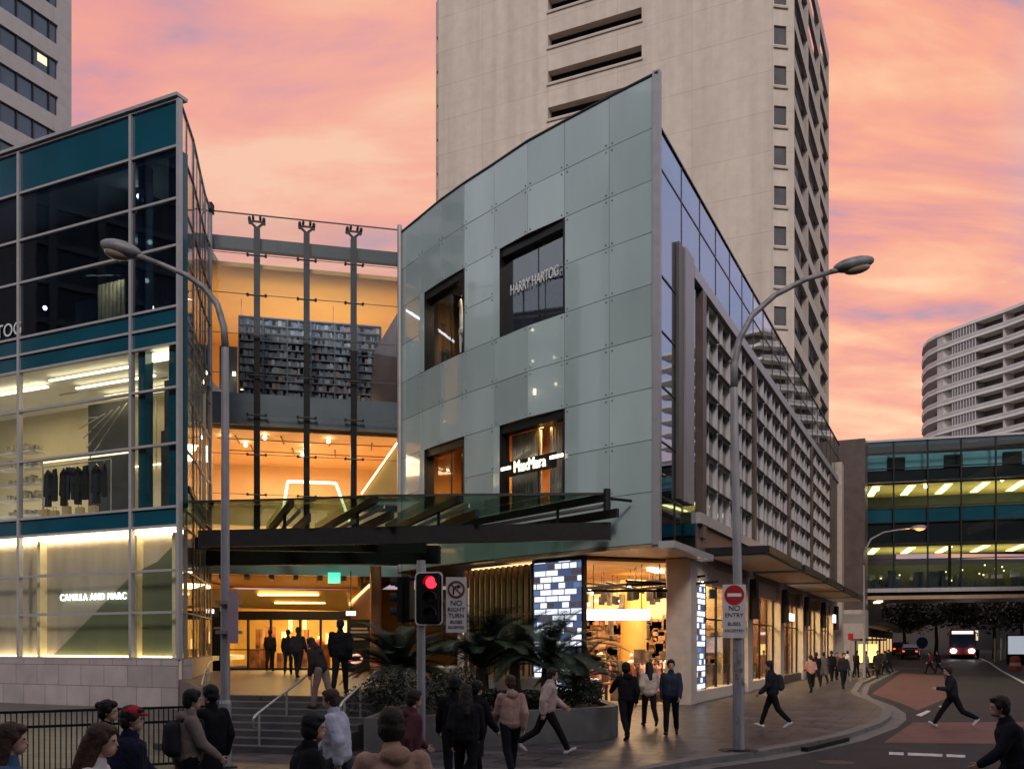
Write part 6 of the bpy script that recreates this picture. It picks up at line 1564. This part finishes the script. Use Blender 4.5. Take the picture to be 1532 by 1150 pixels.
def car(lab, px, Y, zg, toward, col, lamp):
    W = vehicle_frame(px, Y, zg, toward); t = thing('parked_car', lab, 'car', W(0,0,0), 0, 'cars beyond the glass bridge')
    side_p = [(0,.25),(0,.62),(-.95,.82),(-1.6,1.38),(-3.1,1.42),(-3.9,.95),(-4.3,.9),(-4.35,.3)]
    mb = MB(); n = len(side_p); b = 0
    mb.v = [tuple(W(a,-.88+(.12 if z > 1.2 else 0),z)) for a,z in side_p]+[tuple(W(a,.88-(.12 if z > 1.2 else 0),z)) for a,z in side_p]
    mb.f = [tuple(range(n)), tuple(range(2*n-1,n-1,-1))]+[(i,(i+1)%n,n+(i+1)%n,n+i) for i in range(n)]; mb.m = [0]*len(mb.f)
    mb.build('body', mat('car_paint', col, .25, .2), t, bevel=.06)
    mb = MB(); q = [W(-1.0,-.7,.87),W(-1.0,.7,.87),W(-1.58,.66,1.34),W(-1.58,-.66,1.34)]; u = W(.04,0,.05)-W(0,0,0); mb.hexa(q+[p+u for p in q]); q = [W(-3.16,-.66,1.36),W(-3.16,.66,1.36),W(-3.85,.7,1.0),W(-3.85,-.7,1.0)]; u = W(-.04,0,.05)-W(0,0,0); mb.hexa(q+[p+u for p in q]); mb.build('window', M['bluewin'], t)
    for y in (-.62,.62):
        mb = MB(); mb.ell(W(.0 if toward else -4.33,y,.68), (.14,.14,.08), 10, 6); mb.build('headlight' if toward else 'tail_light', lamp, t)
        for a in (-.85,-3.45):
            mb = MB(); Aq = Matrix((Vector((D1.x,D1.y,0)),Vector((0,0,1)),Vector((D1.y,-D1.x,0)))).transposed(); mb.lathe(W(a,y*1.3-.1,.31), [(.2,0),(.31,.02),(.31,.18),(.2,.2)], 14, Aq); mb.build('wheel', M['black'], t)
car('dark car with red tail lights parked left of the blue round sign', 1364, 100, .85, False, (0.02,0.02,0.025), M['e_tail']); car('dark red car with tail lights parked behind the other car', 1350, 106, 1.08, False, (0.10,0.015,0.015), M['e_tail'])
wpo = [(1489,92),(1499,95),(1505,97)]
for i, (px, Y) in enumerate(wpo):
    t = thing('white_post', ['white post left of two others beyond the bridge','middle white post of three beyond the bridge','white post right of two others beyond the bridge'][i], 'post', (XP(px,Y),Y,.4), 0, 'white posts beyond the bridge'); mb = MB(); mb.tube([(XP(px,Y),Y,.3),(XP(px,Y),Y,2.75)], .12, 10); mb.build('shaft', M['white'], t); mb = MB(); mb.lathe((XP(px,Y),Y,2.75), [(.15,0),(.15,.06),(.05,.12)], 10); mb.build('cap', M['galv'], t)
ad = thing('advert_board', 'white lit advertising panel at the right edge beyond the bridge', 'advert board', (XP(1522,90),90,.3)); mb = MB(); mb.box(XP(1509,90),XP(1545,90),89.95,90.1,zat(978,90),zat(951,90)); mb.build('lit_face', emit('advert_glow', (0.75,0.85,1.0), 0.45), ad)
mb = MB(); mb.box(XP(1507,90),XP(1547,90),90.1,90.25,.2,zat(949,90)); mb.build('frame', M['darkmetal'], ad)
rb2 = thing('road_barrel', 'orange and white road barrel by the kerb at the right edge', 'barrel', (XP(1519,84),84,-.1)); mb = MB(); mb.lathe((XP(1519,84),84,-.1), [(.5,0),(.48,.4)], 14); mb.build('base', mat('barrel_orange', (0.6,0.10,0.03), .5), rb2); mb = MB(); mb.lathe((XP(1519,84),84,.3), [(.48,0),(.46,.3)], 14); mb.build('band', M['white'], rb2); mb = MB(); mb.lathe((XP(1519,84),84,.6), [(.45,0),(.40,.5),(.2,.55)], 14); mb.build('top', bpy.data.materials['barrel_orange'], rb2)
tb = thing('litter_bin', 'dark street bin before the corner shop entrance', 'bin', (XP(886,31),31,0)); mb = MB(); mb.lathe((XP(886,31),31,0), [(.26,0),(.28,.95),(.3,.97)], 16); mb.build('body', M['darkmetal'], tb); mb = MB(); mb.lathe((XP(886,31),31,.975), [(.3,0),(.28,.08),(.1,.12)], 16); mb.build('lid', M['steel'], tb)
# ---------------------------------------------------------------- people
SKIN = [mat('skin_'+str(i), c, 0.55, 0, 0.06, 6) for i, c in enumerate(((0.50,0.29,0.21),(0.40,0.22,0.15),(0.24,0.12,0.08)))]
HAIRM = {k: mat('hair_'+k, c, 0.55, 0, 0.4, 14, 0.5, 60, spec=0.25) for k, c in {'black':(0.008,0.007,0.007),'brown':(0.055,0.028,0.017),'dark':(0.02,0.013,0.010)}.items()}
CLOTH = {}
def cloth(c):
    k = tuple(round(x,3) for x in c)
    if k not in CLOTH: CLOTH[k] = mat('fabric_'+str(len(CLOTH)), c, 0.9, 0, 0.22, 5, 0.4, 45, spec=0.12)
    return CLOTH[k]
fold_tex = bpy.data.textures.new('cloth_folds', 'CLOUDS'); fold_tex.noise_scale = 0.16; fold_tex.noise_depth = 2
EYE = mat('eye', (0.02,0.015,0.012), 0.2); LIP = mat('lip', (0.30,0.10,0.08), 0.5)
hair_tex = bpy.data.textures.new('hair_locks', 'CLOUDS'); hair_tex.noise_scale = 0.045; hair_tex.noise_depth = 3
def finish(mb, name, m, parent, vox, folds=0.0, it=3):
    o = mb.build(name, m, parent, smooth=True, local=True)
    r = o.modifiers.new('remesh','REMESH'); r.mode = 'VOXEL'; r.voxel_size = vox; r.use_smooth_shade = True
    s = o.modifiers.new('smooth','SMOOTH'); s.factor = .5; s.iterations = it
    if folds:
        d = o.modifiers.new('folds','DISPLACE'); d.texture = hair_tex if name == 'hair' else fold_tex; d.strength = folds; d.mid_level = .35; d.texture_coords = 'LOCAL'
    return o
def person(lab, at, face, h=1.72, top=(.02,.02,.025), bottom=(.012,.012,.015), hair='black', skin=0, stride=.45, lead=1, arms=None, coat='jacket', style='short', shoe=(.02,.02,.02), bag=None, lean=0.0, headturn=0.0, wide=1.0, near=True, cap=None, group='people walking near the shops', elbow=.45):
    x0, y0, z0 = at; sc_ = h/1.72
    # skeleton in a frame facing +Y
    ln = Vector((0, math.sin(lean), math.cos(lean)))
    legs = {}
    for sx, th in ((1, stride*lead), (-1, -stride*lead*.8)):
        kn = .12 if th > 0 else .12+.75*abs(stride)
        hip = Vector((sx*.095,0,0)); knee = hip+Vector((sx*.005, math.sin(th)*.43, -math.cos(th)*.43)); sh = th-kn
        ank = knee+Vector((0, math.sin(sh)*.42, -math.cos(sh)*.42)); fa = sh*.75 if th <= 0 else max(sh,-.1)
        toe = ank+Vector((sx*.02, .16*math.cos(fa)+.0, -.055+.16*math.sin(fa)*1.0)); heel = ank+Vector((0,-.05*math.cos(fa),-.055-.05*math.sin(fa)))
        legs[sx] = (hip,knee,ank,toe,heel)
    low = min(min(l[3].z,l[4].z) for l in legs.values())-.028
    hz = -low
    up = lambda v: Vector((v.x, v.y, v.z+hz))
    legs = {k: tuple(up(p) for p in v) for k, v in legs.items()}
    pel = Vector((0,0,hz)); W = lambda x, y, z: pel+Vector((x,0,0))+Vector((0,ln.z,-ln.y))*y+ln*z    # torso space
    chest = W(0,.0,.34); neck0 = W(0,-.01,.54); neck1 = W(0,.015,.63); hc = W(0,.035,.73)
    A_ = {}
    for sx in (1,-1):
        th = (arms[0 if sx == 1 else 1] if arms else -stride*lead*sx*.9); el = elbow if not isinstance(elbow, tuple) else elbow[0 if sx == 1 else 1]
        s = W(sx*.175*wide, -.01, .48); e = s+Vector((sx*.05, math.sin(th)*.29, -math.cos(th)*.29)); t2 = th+el
        w = e+Vector((-sx*.01, math.sin(t2)*.255, -math.cos(t2)*.255)); A_[sx] = (s,e,w,(w-e).normalized())
    root = MB(); vox = .009 if near else .014; fr = .0095 if near else .012
    b = root
    b.cap(W(0,0,.02), .10, W(0,0,.2), .09, 12); b.cap(W(0,0,.2), .09, W(0,0,.42), .10, 12); b.cap(W(-.1,0,.44), .055, W(.1,0,.44), .055, 10)
    b.cap(neck0, .058, neck1, .052, 10)
    Rt = Matrix.Rotation(headturn,3,'Z'); Hd = lambda x,y,z: hc+Rt@Vector((x,y,z))
    b.ell(hc+Vector((0,0,.02)), (.077,.095,.105), 16, 12, Rt); b.ell(Hd(0,.035,-.055), (.055,.06,.06), 12, 8, Rt)
    b.cap(Hd(0,.086,.0), .010, Hd(0,.098,-.024), .0125, 8)
    for sx in (1,-1): b.ell(Hd(sx*.078,-.008,-.005), (.010,.018,.028), 8, 6, Rt); b.ell(Hd(sx*.034,.078,.022), (.022,.016,.009), 8, 6, Rt)
    for sx, (hip,knee,ank,toe,heel) in legs.items():
        b.cap(hip, .075, knee, .048, 10); b.cap(knee, .048, ank, .034, 10); b.cap(heel, .034, toe, .028, 8)
    for sx, (s,e,w,d) in A_.items():
        b.cap(s, .045, e, .036, 10); b.cap(e, .036, w, .028, 10)
        fwd = Vector((0,1,0)); lat = (fwd-d*fwd.dot(d)).normalized(); inn_ = Vector((-sx,0,0)); inn_ = (inn_-d*inn_.dot(d)-lat*inn_.dot(lat)).normalized()
        k0 = w+d*.09
        for q in (-.026,0,.026): b.cap(w+d*.01+lat*q*.6, .017, k0+lat*q, .014, 8)
        for q, L_ in ((.036,.062),(.013,.072),(-.011,.066),(-.034,.05)):
            f0 = k0+lat*q; f1 = f0+(d*.85+inn_*.45).normalized()*L_*.5; f2 = f1+(d*.35+inn_*.95).normalized()*L_*.5
            b.cap(f0, fr, f1, fr*.95, 6); b.cap(f1, fr*.95, f2, fr*.8, 6)
        t0 = w+d*.03+lat*.025; t1 = t0+(d*.55+lat*.75+inn_*.2).normalized()*.042; t2_ = t1+(d*.85+lat*.25+inn_*.45).normalized()*.034
        b.cap(t0, fr*1.2, t1, fr*1.05, 6); b.cap(t1, fr*1.05, t2_, fr*.85, 6)
    o = finish(b, 'person', SKIN[skin], None, vox, 0, 2)
    o.location = (x0,y0,z0); o.rotation_euler.z = face; o.scale = (sc_,sc_,sc_); tag(o, lab, 'person', group)
    LOC[o.name] = Vector((0,0,0))
    # trousers
    t = MB(); t.cap(W(-.045,0,.06), .125, W(.045,0,.06), .125, 12)
    for sx, (hip,knee,ank,toe,heel) in legs.items():
        t.cap(hip+Vector((0,0,.03)), .108, knee, .074, 10); t.cap(knee, .074, ank+Vector((0,0,.02)), .058, 10)
    finish(t, 'trousers', cloth(bottom), o, .014 if near else .02, .018)
    for sx, (hip,knee,ank,toe,heel) in legs.items():
        s = MB(); s.cap(heel+Vector((0,0,.004)), .043, toe+Vector((0,0,.002)), .036, 10); s.cap(ank, .046, heel.lerp(toe,.4), .04, 8); finish(s, 'shoe', cloth(shoe), o, .012 if near else .016)
    j = MB(); g = {'jacket':.022,'puffer':.045,'coat':.032,'hoodie':.03}[coat]
    j.cap(W(-.05*wide,0,.06), .115+g, W(.05*wide,0,.06), .115+g, 12); j.cap(W(-.04,0,.12), .12+g, W(-.06,0,.40), .115+g, 12); j.cap(W(.04,0,.12), .12+g, W(.06,0,.40), .115+g, 12)
    j.cap(W(-.13*wide,-.01,.465), .066+g*.6, W(.13*wide,-.01,.465), .066+g*.6, 10); j.cap(W(0,-.005,.5), .085+g*.3, W(0,0,.575), .066+g*.3, 10)
    if coat == 'coat':
        for sx, (hip,knee,ank,toe,heel) in legs.items(): j.cap(W(sx*.05,0,.05), .135, hip.lerp(knee,.85)+Vector((0,0,-.0)), .125, 10)
    elif coat == 'hoodie': j.ell(W(0,-.10,.54), (.11,.07,.07), 10, 8)
    for sx, (s,e,w,d) in A_.items(): j.cap(s, .064+g*.7, e, .052+g*.6, 10); j.cap(e, .052+g*.6, w-d*.01, .038+g*.45, 10)
    finish(j, 'jacket', cloth(top), o, .013 if near else .02, .028 if coat != 'puffer' else .045)
    hr = MB()
    hr.ell(Hd(0,-.02,.052), (.094,.104,.098), 14, 10, Rt); hr.ell(Hd(0,-.058,-.005), (.086,.064,.092), 12, 8, Rt); hr.ell(Hd(0,.045,.088), (.072,.055,.04), 12, 8, Rt)
    for sx in (1,-1): hr.ell(Hd(sx*.075,.0,.028), (.018,.05,.05), 10, 8, Rt)
    if style == 'long':
        hr.cap(Hd(0,-.07,0), .085, W(0,-.125,.42), .07, 10); hr.cap(Hd(.055,-.02,.0), .04, W(.09,-.06,.48), .035, 8); hr.cap(Hd(-.055,-.02,.0), .04, W(-.09,-.06,.48), .035, 8)
    elif style == 'bob': hr.ell(Hd(0,-.03,-.02), (.10,.085,.10), 12, 8, Rt)
    elif style == 'bun': hr.ell(Hd(0,-.11,.075), (.045,.045,.045), 10, 8, Rt)
    ho = finish(hr, 'hair', HAIRM[hair], o, .010 if near else .016, .018, 1)
    if cap is not None:
        c = MB(); c.ell(Hd(0,-.01,.075), (.094,.106,.078), 14, 8, Rt); c.ell(Hd(0,.11,.05), (.07,.07,.012), 12, 6, Rt); finish(c, 'cap', cloth(cap), o, .012)
    if near:
        for sx in (1,-1):
            e = MB(); e.ell(Hd(sx*.034,.083,.012), (.013,.009,.008), 8, 6, Rt); e.build('eye', EYE, o, True, True)
        e = MB(); e.ell(Hd(0,.092,-.058), (.024,.009,.007), 8, 6, Rt); e.build('mouth', LIP, o, True, True)
    if bag == 'backpack':
        k = MB(); k.cap(W(-.06,-.21,.16), .105, W(-.06,-.20,.40), .095, 10); k.cap(W(.06,-.21,.16), .105, W(.06,-.20,.40), .095, 10)
        for sx in (1,-1): k.cap(W(sx*.11,-.12,.5), .022, W(sx*.12,.10,.5), .022, 6); k.cap(W(sx*.12,.13,.48), .022, W(sx*.13,.14,.25), .022, 6)
        bo = finish(k, 'backpack', cloth((.03,.03,.035)), o, .014, .015)
    return o
RD = -0.12
def at_px(px, Y, zg): return (XP(px,Y), Y, zg)
L_, R_, AWAY, TOWARD = R(90), R(-90), 0.0, R(180)
BLK = (.010,.010,.012); NAVY = (.012,.016,.028)
# foreground, on the road
person('person in blue denim jacket with brown hair at the lower left corner', at_px(12,7.2,RD), R(-70), 1.70, (.06,.11,.20), BLK, 'brown', 0, .5, 1, style='long')
person('person in white jacket with brown hair in front of the fence', at_px(132,6.9,RD), R(-80), 1.70, (.62,.56,.54), BLK, 'brown', 0, .5, -1, style='long', lean=.1)
person('person in red cap and dark navy jacket in front of the fence', at_px(193,9.2,RD), R(-75), 1.70, (.012,.014,.03), (.02,.02,.03), 'dark', 0, .5, 1, cap=(.38,.025,.04), coat='puffer', bag='backpack')
person('person in khaki hooded coat with black hair by the fence end', at_px(284,11.4,RD), R(-60), 1.72, (.22,.17,.145), BLK, 'black', 0, .45, -1, coat='hoodie', bag='backpack')
person('person in black coat half hidden by the left street lamp pole', at_px(317,12.4,RD), R(60), 1.72, BLK, BLK, 'black', 1, .3, 1, coat='coat')
person('person in black coat seen from the side below the steps', at_px(455,8.3,RD), R(-65), 1.70, BLK, BLK, 'black', 0, .5, 1, style='bob', coat='coat', headturn=-.35, lean=.08)
person('person in pale lavender jacket below the entrance steps', at_px(506,11.8,RD), R(80), 1.72, (.50,.48,.56), (.05,.05,.06), 'brown', 0, .5, -1, coat='puffer', lean=.1)
person('person in broad tan coat with dark hair beside the traffic light pole', at_px(586,7.0,RD), R(20), 1.80, (.40,.235,.17), BLK, 'dark', 0, .4, 1, coat='hoodie', wide=1.12, style='bob')
person('person in black jacket standing before the planter', at_px(679,14.9,RD), R(10), 1.74, BLK, BLK, 'black', 1, .25, 1)
person('person in black coat walking close beside another before the planter', at_px(712,15.2,RD), R(-40), 1.68, (.014,.012,.014), BLK, 'black', 0, .4, -1, coat='coat')
person('person in pinkish beige hoodie and white shoes before the planter', at_px(764,16.4,RD), R(15), 1.74, (.42,.26,.21), (.012,.012,.016), 'brown', 0, .4, 1, coat='hoodie', shoe=(.7,.68,.68), style='short')
person('person in pale pink puffer jacket striding past the planter end', at_px(818,18.8,0), R(-85), 1.74, (.46,.33,.30), BLK, 'dark', 0, .55, 1, coat='puffer', shoe=(.6,.55,.53), lean=.12)
# in front of the corner shop
person('person in black jacket reaching one arm out beside the planter end', at_px(937,21.6,0), R(12), 1.74, BLK, BLK, 'black', 0, .35, 1, style='bob', coat='hoodie', arms=(-.35,.95), elbow=(.5,.1))
person('person in cream padded jacket walking toward the corner shop', at_px(971,25.0,0), R(5), 1.68, (.50,.41,.35), BLK, 'black', 0, .35, -1, coat='puffer', style='long', shoe=(.03,.03,.03), elbow=.9)
person('person in navy sweatshirt facing the viewer by the corner column', at_px(1004,22.7,0), R(165), 1.76, (.030,.038,.062), BLK, 'black', 0, .25, 1, coat='jacket', elbow=.35, headturn=.2)
person('person in dark coat and white shoes walking past the corner lamp', at_px(1156,24.7,0), R(75), 1.74, (.02,.02,.03), BLK, 'dark', 0, .4, 1, coat='puffer', shoe=(.66,.62,.62), bag='backpack', lean=.08)
person('person in pink top carrying things along the lit shops', at_px(1213,42.8,0), R(8), 1.66, (.42,.22,.18), BLK, 'dark', 0, .25, 1, near=False, elbow=1.0)
person('person in black jacket just ahead of the pink top', at_px(1221,48.5,0), R(0), 1.74, BLK, BLK, 'black', 0, .3, -1, near=False)
person('person in dark jacket near the far shop piers', at_px(1244,56,0), R(0), 1.76, BLK, BLK, 'black', 0, .25, 1, near=False)
person('person in dark jacket with rolled sleeves walking up the footpath', at_px(1262,46.6,0), R(180), 1.74, (.025,.022,.025), BLK, 'dark', 0, .3, 1, near=False, coat='hoodie')
person('person in dark coat waiting left of the bus shelter', at_px(1281,63,0), R(-60), 1.72, BLK, BLK, 'black', 0, .15, 1, near=False)
person('person in mauve jacket before the lit bus shelter panels', at_px(1296,62,0), R(90), 1.70, (.16,.12,.16), (.05,.04,.05), 'brown', 0, .2, -1, near=False)
person('person in black coat walking at the right end of the bus shelter', at_px(1313,60.5,0), R(180), 1.76, (.03,.025,.02), BLK, 'black', 0, .3, 1, near=False, coat='coat')
person('person in dark jacket standing past the bus shelter by the kerb', at_px(1330,74,0), R(90), 1.74, BLK, BLK, 'dark', 0, .2, 1, near=False)
# on the road at right
person('person in dark clothes and white shoes running across the red crossing', at_px(1426,26.2,RD), R(82), 1.76, (.016,.02,.026), BLK, 'dark', 0, .62, 1, shoe=(.62,.55,.55), lean=.16, elbow=1.1)
person('person in dark coat leaving the picture at the lower right corner', at_px(1522,11.0,RD), R(75), 1.74, (.014,.014,.02), BLK, 'dark', 0, .55, 1, coat='coat', lean=.22, wide=1.1)
person('person in dark red jacket crossing far off before the bus', at_px(1391,74,RD), R(90), 1.70, (.12,.02,.02), BLK, 'black', 0, .4, 1, near=False)
person('person in black crossing far off just left of the bus', at_px(1403,76,RD), R(90), 1.74, BLK, BLK, 'black', 0, .4, -1, near=False)
# at the entrance
person('person in black standing left at the entrance doors', at_px(404,41.2,LH), R(0), 1.74, BLK, BLK, 'black', 0, .15, 1, near=False, group='people at the entrance')
person('person in black walking second from left to the entrance doors', at_px(431,36.5,LH), R(10), 1.70, BLK, BLK, 'black', 0, .3, 1, near=False, group='people at the entrance')
person('person in dark jacket nearest the entrance doors on the gold lit landing', at_px(446,32.8,LH), R(-8), 1.72, (.02,.018,.018), BLK, 'dark', 0, .3, -1, near=False, group='people at the entrance')
person('person in black climbing near the top of the entrance steps', at_px(509,22.1,LH*5/8+.39), R(0), 1.70, BLK, BLK, 'black', 1, .3, 1, group='people at the entrance', wide=1.1, coat='puffer')
person('person with long dark hair stooping on the entrance steps', at_px(481,20.6,LH*6/8), R(60), 1.60, (.03,.024,.022), (.24,.17,.14), 'dark', 0, .3, -1, group='people at the entrance', style='long', lean=.45, coat='hoodie')

# more people along the lit footpath and at the crossing
person('person in grey coat far along the footpath by the stone piers', at_px(1232,52,0), R(0), 1.72, (.10,.09,.09), BLK, 'dark', 0, .3, -1, near=False, coat='coat')
person('person in rust jacket between the dark walkers on the far footpath', at_px(1252,58,0), R(180), 1.66, (.20,.07,.04), BLK, 'brown', 0, .25, 1, near=False)
person('person with dark backpack close behind the bus shelter group', at_px(1306,69,0), R(0), 1.74, BLK, BLK, 'black', 0, .3, 1, near=False, bag='backpack')
person('person in white shirt standing beside the far parking sign', at_px(1268,64,0), R(-30), 1.70, (.5,.46,.44), BLK, 'dark', 0, .1, 1, near=False)
person('person in dark jacket at the kerb right of the bus shelter', at_px(1324,68,0), R(70), 1.70, (.03,.03,.035), BLK, 'dark', 0, .3, 1, near=False)
person('person in dark maroon jacket with pale hood behind the traffic light pole', at_px(611,12.6,RD), R(-60), 1.70, (.10,.035,.04), BLK, 'dark', 0, .5, 1, coat='hoodie', lean=.08)
person('person in black hooded jacket at the lower left behind the white jacket', at_px(158,10.6,RD), R(-80), 1.66, BLK, BLK, 'black', 0, .45, 1, coat='hoodie', style='bun')
person('person in black jacket seen from behind between two others at the planter', at_px(697,14.0,RD), R(5), 1.66, (.016,.014,.016), BLK, 'dark', 0, .3, -1, coat='puffer', style='long')
